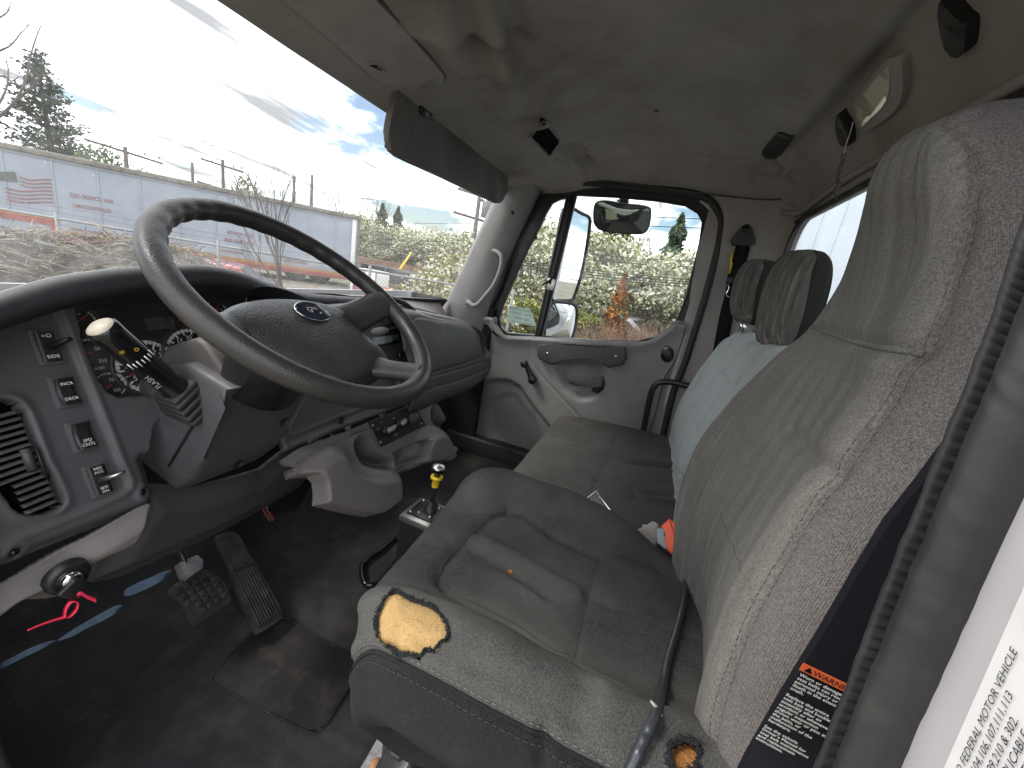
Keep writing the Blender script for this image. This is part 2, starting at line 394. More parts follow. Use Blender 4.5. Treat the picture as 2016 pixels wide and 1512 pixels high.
M = {}
M['trim'] = mat('grey_door_plastic', (0.215, 0.206, 0.199), 0.5, bump=0.25, bscale=700, bdist=0.0004, stain=[((0.10, 0.085, 0.07), 9, 0.55, 0.8, 0.45)])
M['trim_dk'] = mat('dark_grey_plastic', (0.055, 0.052, 0.056), 0.5, bump=0.25, bscale=800, bdist=0.0004, dust=0.18)
M['dash'] = mat('dash_plastic', (0.070, 0.0675, 0.075), 0.52, bump=0.3, bscale=700, bdist=0.0004, dust=0.22)
M['dash_blk'] = mat('dash_hood_plastic', (0.022, 0.022, 0.026), 0.5, bump=0.3, bscale=700, bdist=0.0004, dust=0.12)
M['console'] = mat('console_plastic', (0.16, 0.145, 0.142), 0.48, bump=0.25, bscale=700, bdist=0.0004, dust=0.22, stain=[((0.22, 0.19, 0.15), 30, 0.62, 0.8, 0.3)])
M['black'] = mat('black_plastic', (0.014, 0.014, 0.016), 0.42, bump=0.15, bscale=900)
M['gloss'] = mat('gloss_black', (0.008, 0.008, 0.010), 0.12)
M['rubber'] = mat('black_rubber', (0.022, 0.022, 0.024), 0.6, bump=0.3, bscale=300, stain=[((0.10, 0.09, 0.08), 20, 0.6, 0.85, 0.35)])
M['wheel'] = mat('wheel_rubber', (0.032, 0.0295, 0.029), 0.40, grain=(190, 0.25), bdist=0.0006, var=0.2, stain=[((0.09, 0.078, 0.066), 14, 0.56, 0.8, 0.3)])
M['hub'] = mat('wheel_hub_vinyl', (0.040, 0.038, 0.040), 0.40, grain=(170, 0.45), bdist=0.0009)
M['liner'] = mat('headliner_cloth', (0.325, 0.303, 0.282), 0.95, bump=0.5, bscale=1100, bdist=0.0006, stain=[((0.17, 0.14, 0.118), 3.2, 0.48, 0.72, 0.6), ((0.12, 0.10, 0.088), 11, 0.58, 0.78, 0.35)], sheen=0.03, spec=0.06)
M['liner_pl'] = mat('headliner_plastic', (0.31, 0.287, 0.268), 0.6, bump=0.25, bscale=800, bdist=0.0004, stain=[((0.09, 0.075, 0.06), 7, 0.55, 0.8, 0.35)])
M['seat'] = mat('driver_seat_cloth', (0.195, 0.187, 0.170), 0.95, streak=[((0.30, 0.29, 0.265), (70, 20, 5), 0.54, 0.68, 0.55), ((0.075, 0.070, 0.064), (60, 20, 4), 0.56, 0.70, 0.55)], var=0.2, vscale=9, bump=0.6, bscale=1500, bdist=0.0008, weave=(0.0013, 0.5), sheen=0.03, stain=[((0.055, 0.051, 0.046), 4.5, 0.46, 0.70, 0.75), ((0.11, 0.080, 0.055), 7.0, 0.55, 0.76, 0.5), ((0.27, 0.27, 0.25), 14, 0.60, 0.82, 0.4)], spec=0.06)
M['seat_side'] = mat('driver_seat_side_cloth', (0.175, 0.160, 0.155), 0.95, var=0.18, bump=0.6, bscale=1500, bdist=0.0008, weave=(0.0013, 0.75), sheen=0.03, stain=[((0.06, 0.055, 0.055), 5, 0.55, 0.8, 0.5)], spec=0.06)
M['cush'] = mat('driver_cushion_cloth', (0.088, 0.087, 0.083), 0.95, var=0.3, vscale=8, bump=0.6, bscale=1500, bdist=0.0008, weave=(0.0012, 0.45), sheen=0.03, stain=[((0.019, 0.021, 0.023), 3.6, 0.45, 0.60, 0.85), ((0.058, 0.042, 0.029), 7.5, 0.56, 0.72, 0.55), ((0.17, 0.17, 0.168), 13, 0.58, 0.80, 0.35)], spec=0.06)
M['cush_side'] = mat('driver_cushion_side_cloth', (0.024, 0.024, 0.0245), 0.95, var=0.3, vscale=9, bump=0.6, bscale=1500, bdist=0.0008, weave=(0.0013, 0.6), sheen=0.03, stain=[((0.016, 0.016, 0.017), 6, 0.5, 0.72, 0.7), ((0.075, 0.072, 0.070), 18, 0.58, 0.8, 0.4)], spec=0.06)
M['bench'] = mat('bench_cloth', (0.075, 0.070, 0.066), 0.8, var=0.2, vscale=7, bump=0.5, bscale=1200, bdist=0.0006, stain=[((0.12, 0.11, 0.10), 11, 0.58, 0.8, 0.5)], sheen=0.03, spec=0.06)
M['bback'] = mat('bench_back_cloth', (0.38, 0.40, 0.398), 0.95, streak=[((0.18, 0.195, 0.195), (55, 14, 5), 0.54, 0.70, 0.5)], var=0.1, bump=0.5, bscale=1400, bdist=0.0007, sheen=0.03, stain=[((0.20, 0.215, 0.21), 6, 0.52, 0.76, 0.6)], spec=0.06)
M['hrest'] = mat('headrest_cloth', (0.125, 0.12, 0.11), 0.95, streak=[((0.26, 0.25, 0.23), (90, 60, 6), 0.52, 0.64, 0.6), ((0.05, 0.047, 0.043), (80, 50, 6), 0.54, 0.66, 0.6)], var=0.12, bump=0.5, bscale=1400, bdist=0.0007, sheen=0.03, spec=0.06)
M['hrest_dk'] = mat('headrest_side_cloth', (0.035, 0.033, 0.031), 0.95, bump=0.5, bscale=1400, sheen=0.03, spec=0.06)
M['thread'] = mat('sewing_thread', (0.17, 0.155, 0.14), 0.9)
M['thread_dk'] = mat('dark_thread', (0.05, 0.045, 0.04), 0.9)
M['foam'] = mat('yellow_foam', (0.43, 0.285, 0.125), 0.95, var=0.22, vscale=30, bump=1.0, bscale=650, bdist=0.0016, stain=[((0.20, 0.11, 0.04), 420, 0.54, 0.66, 0.6), ((0.72, 0.50, 0.24), 300, 0.58, 0.7, 0.5)], spec=0.06)
M['foam_dk'] = mat('old_brown_foam', (0.34, 0.16, 0.055), 0.95, var=0.3, vscale=60, bump=1.0, bscale=260, bdist=0.003, spec=0.06)
M['fray'] = mat('frayed_cloth', (0.022, 0.024, 0.027), 0.95, spec=0.06)
M['floor'] = mat('rubber_floor', (0.030, 0.030, 0.033), 0.85, var=0.25, vscale=5, bump=0.4, bscale=300, bdist=0.0008, stain=[((0.10, 0.088, 0.072), 4.5, 0.48, 0.74, 0.6), ((0.20, 0.16, 0.12), 45, 0.66, 0.8, 0.5)], spec=0.06)
M['mat'] = mat('rubber_mat', (0.028, 0.027, 0.027), 0.85, var=0.25, vscale=10, bump=0.5, bscale=200, bdist=0.0008, stain=[((0.085, 0.073, 0.060), 14, 0.50, 0.75, 0.55)], spec=0.06)
M['carpet'] = mat('dark_insulation', (0.022, 0.022, 0.024), 0.95, bump=0.8, bscale=500, bdist=0.0015, spec=0.06)
M['pedal'] = mat('worn_pedal_rubber', (0.035, 0.033, 0.031), 0.6, var=0.3, vscale=40, bump=0.4, bscale=300, stain=[((0.10, 0.088, 0.075), 50, 0.52, 0.75, 0.5)], spec=0.06)
M['steel'] = mat('brushed_steel', (0.55, 0.53, 0.50), 0.33, metal=1.0)
M['chrome'] = mat('chrome', (0.75, 0.75, 0.75), 0.12, metal=1.0)
M['rust'] = mat('rusty_bolt', (0.30, 0.14, 0.06), 0.8, var=0.4, vscale=60)
M['darksteel'] = mat('black_painted_steel', (0.020, 0.020, 0.021), 0.35, bump=0.3, bscale=120, bdist=0.001, stain=[((0.14, 0.13, 0.12), 40, 0.6, 0.8, 0.4)])
M['white_paint'] = mat('white_cab_paint', (0.52, 0.505, 0.525), 0.35, var=0.04, coat=0.3, stain=[((0.42, 0.38, 0.34), 14, 0.62, 0.82, 0.3)])
M['bluegrey'] = mat('skylit_blue_grey_paint', (0.020, 0.030, 0.046), 0.9, var=0.3, vscale=40, spec=0.06)
M['void'] = mat('dark_cavity', (0.004, 0.004, 0.005), 0.9, spec=0.06)
M['belt'] = mat('belt_webbing', (0.012, 0.012, 0.016), 0.7, bump=0.4, bscale=900, spec=0.06)
M['white'] = mat('white_print', (0.82, 0.82, 0.80), 0.6, var=0.05)
M['greyprint'] = mat('faded_print', (0.55, 0.55, 0.55), 0.6)
M['orange'] = mat('orange_plastic', (0.80, 0.085, 0.02), 0.45, var=0.08)
M['warn'] = mat('orange_label', (0.55, 0.10, 0.03), 0.6)
M['pink'] = mat('pink_tie', (0.85, 0.04, 0.10), 0.35)
M['yellow'] = mat('yellow_plastic', (0.72, 0.48, 0.02), 0.4, var=0.1, vscale=40)
M['red'] = mat('red_needle', (0.65, 0.03, 0.02), 0.5)
M['silverpl'] = mat('grey_lens_plastic', (0.30, 0.28, 0.25), 0.35)
M['cable'] = mat('cord_jacket', (0.028, 0.032, 0.038), 0.35, bump=0.3, bscale=250)
M['glass_w'] = emit_free_glass('windshield_glass', (0.80, 0.83, 0.83), 0.14)
M['glass_d'] = emit_free_glass('door_glass', (0.78, 0.82, 0.80), 0.02)
M['glass_r'] = emit_free_glass('rear_glass', (0.70, 0.76, 0.80), 0.10)
M['glass_c'] = emit_free_glass('cluster_glass', (0.95, 0.95, 0.95), 0.015)
M['lens'] = mat('lamp_lens', (0.42, 0.38, 0.31), 0.15, var=0.1)
M['mirror'] = mat('mirror_glass', (0.82, 0.84, 0.85), 0.02, var=0.0, metal=1.0)
M['mirror_dk'] = mat('tinted_mirror', (0.42, 0.45, 0.45), 0.06, var=0.1, metal=1.0)
M['sticker'] = mat('pale_green_sticker', (0.50, 0.62, 0.55), 0.6)
def project(P):
    Q = (np.asarray(P)-CAM) @ AX; return np.stack([CX+FOC*Q[..., 0]/Q[..., 2], CY+FOC*Q[..., 1]/Q[..., 2]], -1)
# ================================================================== the setting: cab shell
def struct(o): o['kind'] = 'structure'; return o
XD = 0.92                                                  # inner face of the passenger door
# ---- floor: rubber floor covering with a few moulded ribs
def f_floor(A, B):
    H = 0.0025*noise2(A, B, 9, 3)+0.0012*noise2(A, B, 40, 4)
    for x in (-0.60, -0.52): H += 0.004*np.exp(-((A-x-0.03*B)/0.006)**2)*sst(0.1, 0.2, B)*(1-sst(0.5, 0.62, B))
    return H + 0.34*sst(0.93, 1.25, B)**1.2*1.0
PF = Plane((0, 0, 0), (1, 0, 0), (0, 1, 0))
G, A, B = hfield(PF, -0.87, 0.93, -0.42, 1.2, 0.012, f_floor)
floor = struct(surf('floor', G, M['floor'], thick=0.02))
# firewall: padded wall under the dashboard, bulging over the engine tunnel
def f_fire(A, B): return 0.02*noise2(A, B, 6, 9)+0.10*np.exp(-((A+0.05)/0.22)**2)*(1-sst(0.35, 0.6, B))+0.006*noise2(A, B, 22, 2)
G, A, B = hfield(Plane((0, 1.12, 0.02), (1, 0, 0), (0, 0.15, 1)), -0.87, 0.93, 0, 0.75, 0.02, f_fire)
fire = struct(surf('firewall', G, M['carpet']))
# left kick wall below the dash, with painted edges, outside light on them put in as blue-grey
pk = Plane((-0.86, 0.7, 0.3), (0, 1, 0), (0, 0, 1))
G, A, B = hfield(pk, -0.02, 0.5, -0.3, 0.36, 0.02, lambda A, B: 0.006*noise2(A, B, 8, 5)+0.01)
kick = struct(surf('wall_left_footwell', G, M['carpet'], thick=0.01))
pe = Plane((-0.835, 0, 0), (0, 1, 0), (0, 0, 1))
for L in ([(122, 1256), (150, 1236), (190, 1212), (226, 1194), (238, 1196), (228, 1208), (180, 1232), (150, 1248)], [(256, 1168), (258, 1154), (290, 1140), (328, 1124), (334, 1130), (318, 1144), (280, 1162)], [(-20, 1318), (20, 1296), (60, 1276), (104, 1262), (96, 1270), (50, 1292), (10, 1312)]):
    MB().prism([tuple(p) for p in smooth_loop(pe.pxs(L), 3)], pe, -0.004, 0.002, 0.001).build('skylit_paint_edge', M['bluegrey'], kick, smooth=False)

# ---- headliner: one padded cloth sheet with its creases
ys = [0.78, 0.755, 0.70, 0.62, 0.545, 0.485, 0.42, 0.33, 0.20, 0.0, -0.18, -0.28, -0.34, -0.385, -0.405]
zs = [1.335, 1.352, 1.378, 1.408, 1.430, 1.462, 1.512, 1.530, 1.536, 1.536, 1.520, 1.495, 1.455, 1.405, 1.36]
xs = [-0.93, -0.86, -0.74, -0.5, -0.2, 0.1, 0.4, 0.62, 0.78, 0.86, 0.905, 0.93]
dr = [0.13, 0.06, 0.015, 0, 0, 0, 0, 0.008, 0.03, 0.062, 0.098, 0.118]
ctrl = [[(x, y, z-d*min(1, max(0.12, (z-1.33)/0.19))) for x, d in zip(xs, dr)] for y, z in zip(ys, zs)]
G = net(ctrl, 150, 190); A, B = G[..., 0], G[..., 1]
H = 0.0016*noise2(A, B, 7, 21)+0.0009*noise2(A, B, 18, 22)
def fold(p, q, amp, w):
    global H
    p, q = np.array(p), np.array(q); d = seg_dist(A, B, [p, q]); L = np.linalg.norm(q-p)
    t = ((A-p[0])*(q-p)[0]+(B-p[1])*(q-p)[1])/L**2; H = H + amp*np.exp(-(d/w)**2)*np.clip(np.sin(np.clip(t, 0, 1)*math.pi), 0, 1)**0.6
for p, q, amp, w in (((-0.32, 0.60), (-0.12, 0.40), 0.010, 0.016), ((-0.24, 0.60), (-0.02, 0.42), -0.009, 0.018), ((-0.16, 0.57), (0.06, 0.40), 0.012, 0.017),
                     ((-0.05, 0.56), (0.14, 0.40), -0.011, 0.020), ((0.06, 0.57), (0.22, 0.42), 0.009, 0.016), ((0.28, 0.54), (0.43, 0.44), 0.014, 0.014), ((0.33, 0.47), (0.50, 0.36), -0.008, 0.02),
                     ((0.58, 0.50), (0.72, 0.40), 0.010, 0.014), ((0.60, 0.43), (0.80, 0.36), -0.007, 0.016), ((0.66, 0.52), (0.80, 0.46), 0.008, 0.012),
                     ((0.62, -0.25), (0.72, -0.33), -0.012, 0.016), ((0.67, -0.23), (0.76, -0.31), 0.008, 0.012), ((-0.15, -0.275), (0.62, -0.275), 0.030, 0.016), ((-0.7, -0.28), (-0.05, -0.275), 0.028, 0.018), ((-0.15, -0.235), (0.62, -0.24), -0.010, 0.022),
                     ((0.05, -0.05), (0.30, -0.17), 0.004, 0.05), ((-0.3, 0.2), (0.1, -0.12), -0.004, 0.06), ((0.3, 0.25), (0.55, 0.0), 0.004, 0.06), ((-0.5, 0.50), (-0.36, 0.36), 0.010, 0.02)):
    fold(p, q, amp*(1.9 if q[1] > 0.3 else 1.0), w)
_P0 = project(G)
def foldpx(p, q_, amp, w):
    XY = []
    for t in (p, q_):
        k = np.unravel_index(np.argmin(np.hypot(_P0[..., 0]-t[0], _P0[..., 1]-t[1])), A.shape); XY.append((A[k], B[k]))
    fold(XY[0], XY[1], amp, w)
for p, q_, amp, w in (((900, -30), (968, 165), 0.030, 0.022), ((935, -30), (1000, 160), -0.022, 0.022), ((985, -20), (1062, 205), 0.034, 0.020), ((1010, 60), (1085, 235), -0.016, 0.022), ((860, 20), (915, 150), -0.016, 0.020), ((1035, 250), (1105, 232), -0.024, 0.014), ((1050, 225), (1110, 215), 0.018, 0.012),
                      ((1120, 318), (1180, 335), 0.020, 0.013), ((1095, 300), (1150, 345), -0.018, 0.014), ((1135, 290), (1165, 330), 0.014, 0.012), ((1500, 330), (1560, 345), 0.022, 0.014), ((1520, 345), (1570, 330), -0.016, 0.010), ((1130, 352), (1500, 322), 0.012, 0.02), ((1240, 120), (1600, 10), 0.008, 0.06), ((1300, 200), (1520, 60), -0.007, 0.05)): foldpx(p, q_, amp, w)
bolt = aZ(1290, 228, 1.53); d = np.hypot(A-bolt[0], B-bolt[1]); H += 0.007*np.exp(-(d/0.03)**2)
liner = struct(surf('headliner', push(G, -H), M['liner'], thick=0.012))
LIN = push(G, -H)
def liner_z(x, y): return float(LIN[..., 2].ravel()[np.argmin((LIN[..., 0]-x)**2+(LIN[..., 1]-y)**2)])
mb = MB().lathe([(0.0, -0.004), (0.006, -0.004), (0.008, -0.001), (0.009, 0.003)], (bolt[0], bolt[1], liner_z(*bolt[:2])), (0, 0, 1), 14); mb.build('liner_button', M['trim_dk'], liner)
# round clips and the black speaker grille in the rear corner
_LP = project(LIN); _LN = -normals(LIN); _LN = np.where(((CAM-LIN)*_LN).sum(2, keepdims=True) > 0, _LN, -_LN)
def on_liner(px):
    """point and inward normal of the headliner at a pixel"""
    d = np.hypot(_LP[..., 0]-px[0], _LP[..., 1]-px[1]); i, j = np.unravel_index(np.argmin(d), d.shape); n = _LN[max(0, i-3):i+4, max(0, j-3):j+4].mean((0, 1)); return LIN[i, j], n/np.linalg.norm(n)
def liner_plane(L, off=0.0):
    P, n = on_liner(np.mean(L, 0)); ux = np.array([1.0, 0, 0])-n*n[0]; pl = Plane(P+n*off, ux, np.cross(n, ux)); return pl if pl.n@n > 0 else Plane(P+n*off, ux, -np.cross(n, ux))
gpx = [(1500, 300), (1507, 288), (1528, 266), (1536, 262), (1556, 264), (1564, 270), (1542, 300), (1530, 312), (1508, 312)]
pg = liner_plane(gpx, 0.002)
o = MB().prism([tuple(p) for p in smooth_loop(pg.pxs(gpx), 4)], pg, -0.03, 0.002, 0.001).build('speaker_grille', M['black'], auto=50)
tag(o, 'small black rounded grille set in the headliner above the far rear corner', 'grille')
# ---- front: windshield header strip and the glass
hd = [aY(x, y, 0.765) for x, y in ((400, -62), (490, 0), (640, 101), (780, 195), (880, 262))]+[aY(1003, 345, 0.755)]
hP = curve([(-0.92, 0.745, 1.325)]+[tuple(hd[1]), tuple(hd[3]), (0.35, 0.77, 1.36), (0.75, 0.752, 1.362), (0.86, 0.742, 1.35)], 60)
hdr = struct(MB().tube(hP, 0.013, 10, flat=((0, 0.4, 1), 0.5)).build('windshield_header', M['trim_dk']))
MB().tube(hP+np.array([0, 0.018, -0.006]), 0.008, 8).build('header_seal', M['rubber'], hdr)
MB().tube(hP+np.array([0, -0.022, 0.004]), 0.004, 8).build('header_piping', M['liner_pl'], hdr)
ws = []
for (yc, ye, z) in ((0.80, 0.752, 1.362), (0.93, 0.84, 1.17), (1.07, 0.93, 0.97), (1.20, 1.01, 0.80)):
    ws.append([(x, yc+(ye-yc)*(abs(x)/0.9)**2.4, z) for x in (-0.93, -0.75, -0.45, 0, 0.45, 0.75, 0.90)])
WS = net(ws, 24, 40)
o = surf('windshield', WS, M['glass_w'], thick=0)
tag(o, 'large raked windshield pane with dust film above the dashboard', 'windshield')
def on_ws(px, py):
    r = ray((px, py)); r = r/np.linalg.norm(r); best = None
    V = WS.reshape(-1, 3)-CAM; t = V@r; d = np.linalg.norm(V-t[:, None]*r, axis=1); k = int(np.argmin(d)); return CAM+r*t[k]
# ---- right windshield pillar
eo = [(848, 652), (880, 600), (915, 528), (950, 452), (982, 385), (1006, 338), (1030, 310)]; ei = [(952, 660), (966, 605), (990, 538), (1022, 462), (1050, 402), (1070, 355), (1085, 325)]
rows = []
for (p, q, t) in zip(eo, ei, np.linspace(0, 1, 7)):
    a = aX(*p, 0.875-0.05*t); b = aX(*q, 0.915-0.03*t); m1 = a*0.62+b*0.38+np.array([-0.032, -0.015, 0]); m2 = a*0.25+b*0.75+np.array([-0.022, -0.018, 0])
    rows.append([a+np.array([0.03, 0.03, 0]), a, m1, m2, b, b+np.array([0.03, 0.0, 0])])
PIL = net(rows, 60, 26); pil = struct(surf('windshield_pillar', PIL, M['trim']))
hole = aX(1011, 417, 0.85); k = np.argmin(np.linalg.norm(np.cross(PIL.reshape(-1, 3)-CAM, ray((1011, 417))/np.linalg.norm(ray((1011, 417)))), axis=1)); hole = PIL.reshape(-1, 3)[k]
MB().lathe([(0.0, 0.002), (0.0065, 0.002), (0.008, 0.0)], hole+np.array([-0.003, -0.003, 0]), (-0.7, -0.7, 0.1), 14).build('screw_hole', M['gloss'], pil)
# left windshield pillar, beside the driver's door opening
rows = [[(-0.93, 0.86-0.0*t, 0), (-0.90, 0.90, 0), (-0.87, 0.93, 0)] for t in (0, 1)]
rows = [[(-0.945+0.02*t, 0.90-0.22*t, 0.72+0.66*t), (-0.925+0.02*t, 0.93-0.22*t, 0.72+0.66*t), (-0.905+0.02*t, 0.99-0.22*t, 0.72+0.66*t)] for t in (0, 0.5, 1)]
struct(surf('windshield_pillar', net(rows, 20, 10), M['trim'], thick=0.02))
# ---- rear wall with its window
PR = Plane((0, -0.405, 0), (-1, 0, 0), (0, 0, 1))
win = rrect(0.02, 1.13, 1.60, 0.42, 0.085, 6)
win = [(-x, z) for x, z in win]
mb = MB().plate([(-0.83, 0.0), (-0.83, 1.40), (0.93, 1.40), (0.93, 0.0)], [win], PR, -0.02, 0.0)
wr = struct(mb.build('wall_rear', M['liner_pl'], smooth=False))
L = np.array([PR.pt(a, b, 0.004) for a, b in smooth_loop(win, 2)])
fr = MB().tube(L, 0.010, 8, closed=True).build('window_frame', M['rubber'], wr)
MB().plate(win, [], PR, -0.012, -0.012).build('window_glass', M['glass_r'], wr, smooth=False)
# rear header: rolled edge between headliner and wall
P = curve([(x, -0.392, 1.372+0.012*math.sin(x*5)) for x in (-0.9, -0.4, 0, 0.4, 0.75)]+[(0.86, -0.36, 1.375), (0.90, -0.25, 1.39)], 40)
struct(MB().tube(P[:34], 0.011, 10).build('rear_header', M['liner_pl']))
MB().tube(crs(np.array([aX(1150, 352, 0.915), aX(1280, 368, 0.905), aX(1400, 384, 0.895), aX(1500, 394, 0.885), aX(1560, 392, 0.86)]), 30)+np.array([-0.012, 0, 0]), 0.003, 6).build('liner_seam', M['trim_dk'], liner)
# ---- right wall behind the door: belt pillar curving into the rear wall
rows = []
for z in (0.0, 0.35, 0.7, 1.0, 1.25, 1.42):
    k = 0.02*sst(0.9, 1.4, z)
    rows.append([(0.94-k, -0.10, z), (0.925-k, -0.16, z), (0.915-k, -0.25, z), (0.895-k, -0.335, z), (0.855-k, -0.385, z), (0.80-k, -0.4015, z)])
G = net(rows, 60, 40); G = push(G, 0.002*noise2(G[..., 1], G[..., 2], 12, 31))
wrt = struct(surf('wall_right', G, M['liner_pl'], thick=0.0))
# outer skin that carries the light-tight body: roof and sides above the door (never seen from inside, keeps stray light out)
rows = [[(x, y, 1.60-0.10*abs(x/0.95)**4-0.12*max(0, (y-0.5)/0.3)**2) for x in (-0.97, -0.5, 0, 0.5, 0.97)] for y in (-0.47, -0.1, 0.3, 0.6, 0.84)]
rf = tag(surf('cab_roof', net(rows, 16, 16), M['white_paint'], thick=0.01), None, None); rf['kind'] = 'structure'
for sx in (1,):
    mb = MB().plate([(-0.45, -0.2), (-0.45, 1.5), (-0.165, 1.5), (-0.165, -0.2)], [], Plane((0.965, 0, 0), (0, 1, 0), (0, 0, 1)), 0, 0.01); struct(mb.build('wall_right_outer', M['white_paint'], smooth=False))
mb = MB().plate([(-0.45, -0.2), (-0.45, 1.5), (-0.20, 1.5), (-0.20, -0.2)], [], Plane((-0.93, 0, 0), (0, 1, 0), (0, 0, 1)), 0, 0.01); struct(mb.build('wall_left_rear', M['liner_pl'], smooth=False))
mb = MB().plate([(-0.95, -0.25), (-0.95, 0.40), (0.97, 0.40), (0.97, -0.25)], [], Plane((0, 1.27, 0.4), (1, 0, 0), (0, 0, 1)), -0.01, 0); struct(mb.build('cowl', M['white_paint'], smooth=False))

# ---- driver's door opening: jamb post with its rubber seal
sl = [(2150, 60), (2085, 240), (2030, 420), (1988, 560), (1932, 720), (1862, 890), (1790, 1060), (1730, 1210), (1678, 1350), (1618, 1500), (1550, 1680)]
jl = [(2290, 300), (2210, 460), (2130, 620), (2060, 760), (2000, 880), (1925, 1040), (1865, 1180), (1810, 1310), (1752, 1440), (1700, 1570), (1620, 1740)]
mid = [((a[0]+b[0])/2, (a[1]+b[1])/2) for a, b in zip(sl, jl)]
rows = []
for a, m, b in zip(sl, mid, jl):
    p0 = aX(*a, -0.845); p3 = aX(*b, -0.872); ax_ = (p3-p0)
    pm = p0*0.5+p3*0.5; out = np.array([-0.25, 0.97, 0.0])
    rows.append([p0+np.array([0.015, -0.025, 0]), p0+np.array([0.0, -0.006, 0]), p0*0.9+p3*0.1+out*0.004, p0*0.76+p3*0.24+out*0.005, p0*0.68+p3*0.32-out*0.002, p0*0.56+p3*0.44-out*0.001, p0*0.44+p3*0.56+out*0.006, p0*0.2+p3*0.8+out*0.008, p3+out*0.001, p3-out*0.010])
G = net(rows, 200, 60)
V = np.linspace(0, 1, 200)[:, None]; U = np.linspace(0, 1, 60)[None, :]
H = 0.0011*np.sin(V*420)*np.exp(-((U-0.42)/0.06)**2)+0.0003*noise2(V*50, U*8, 1.0, 8)
SEAL = push(G, H)
seal = surf('door_seal', SEAL, M['rubber']); tag(seal, 'thick black ribbed rubber door seal beside the driver seat', 'door seal')
jr = []
for b, s in zip(jl, sl):
    p = aX(*b, -0.872); d = np.array([-1.0, 0.06, 0.0])
    jr.append([p+np.array([0.012, -0.012, 0]), p+np.array([0, -0.008, 0]), p+d*0.03+np.array([0, -0.008, 0]), p+d*0.06+np.array([0, -0.012, 0]), p+d*0.085+np.array([0, -0.03, 0]), p+d*0.10+np.array([0, -0.09, 0])])
JAMB = net(jr, 80, 30)
jamb = surf('door_jamb', JAMB, M['white_paint']); tag(jamb, 'white painted door jamb with certification label beside the driver seat', 'door jamb')

# right footwell wall and door sill
G, A, B = hfield(Plane((0.905, 0.7, 0.3), (0, -1, 0), (0, 0, 1)), -0.55, -0.06, -0.3, 0.5, 0.02, lambda A, B: 0.006*noise2(A, B, 8, 15)); struct(surf('wall_right_footwell', G, M['carpet'], thick=0.01))
struct(MB().box((0.925, 0.35, 0.035), (0.09, 1.15, 0.12), None, 0.012).build('door_sill', M['rubber']))
# ================================================================== seats
def pick(G, x, y, PP=None, face=None):
    """row/column (0..1) of the grid point that the frame shows at a pixel"""
    if PP is None: PP = project(G)
    if face is None: face = ((CAM-G)*normals(G)).sum(2) > 0
    d = np.hypot(PP[..., 0]-x, PP[..., 1]-y)+np.where(face, 0, 400); i, j = np.unravel_index(np.argmin(d), d.shape)
    i0, j0 = min(max(i, 1), G.shape[0]-2), min(max(j, 1), G.shape[1]-2); J = np.stack([(PP[i0+1, j0]-PP[i0-1, j0])/2, (PP[i0, j0+1]-PP[i0, j0-1])/2], 1)
    try: dr = np.clip(np.linalg.solve(J, np.array([x, y])-PP[i0, j0]), -1, 1)
    except np.linalg.LinAlgError: dr = np.zeros(2)
    return (i0+dr[0])/(G.shape[0]-1), (j0+dr[1])/(G.shape[1]-1)
class Surf:
    """a grid surface on which seams and marks can be laid"""
    def __init__(s, G): s.G = G; s.re()
    def re(s): s.PP = project(s.G); s.N = normals(s.G); s.face = ((CAM-s.G)*s.N).sum(2) > 0
    def path(s, px, m=40, off=0.0):
        rc = np.array([pick(s.G, x, y, s.PP, s.face) for x, y in px]); rc = crs(rc, m) if len(rc) > 1 else rc
        if len(rc) > 12:
            for _ in range(4): rc[1:-1] = rc[1:-1]*0.5+(rc[2:]+rc[:-2])*0.25
        return np.array([onG(s.G, r, c, off, s.N) for r, c in rc])
    def rcpath(s, rc, m=60, off=0.0): return np.array([onG(s.G, r, c, off, s.N) for r, c in crs(np.array(rc, float), m)])
    def groove(s, px, amp, w, m=60, ends=True):
        P = px if len(np.shape(px)) == 2 and np.shape(px)[1] == 3 else s.path(px, m); H = np.zeros(s.G.shape[:2]); D = np.full(H.shape, 1e9)
        for q in P: D = np.minimum(D, np.linalg.norm(s.G-q, axis=2))
        return amp*np.exp(-(D/w)**2)
    def push(s, H): s.G = s.G+s.N*np.asarray(H)[..., None]; s.re()
# ---------------------------------------------------------------- driver's seat
seat = thing('driver_seat', 'grey cloth high-back driver seat with torn cushion corner showing yellow foam', 'seat', (-0.50, 0.03, 0.0))
bk = [  # z, near edge (x, y), far edge (x, y), depth of the centre below the edges
    (0.47, (-0.70, -0.150), (-0.30, -0.150), 0.03), (0.56, (-0.712, -0.137), (-0.29, -0.138), 0.028), (0.66, (-0.72, -0.125), (-0.277, -0.118), 0.026),
    (0.76, (-0.72, -0.123), (-0.275, -0.123), 0.022), (0.85, (-0.715, -0.135), (-0.280, -0.150), 0.018), (0.93, (-0.700, -0.152), (-0.298, -0.182), 0.012),
    (0.99, (-0.684, -0.166), (-0.330, -0.208), 0.004), (1.05, (-0.674, -0.172), (-0.352, -0.216), -0.006), (1.11, (-0.667, -0.168), (-0.362, -0.212), -0.012),
    (1.165, (-0.650, -0.160), (-0.374, -0.205), -0.014), (1.205, (-0.618, -0.165), (-0.400, -0.210), -0.012)]
rows = []
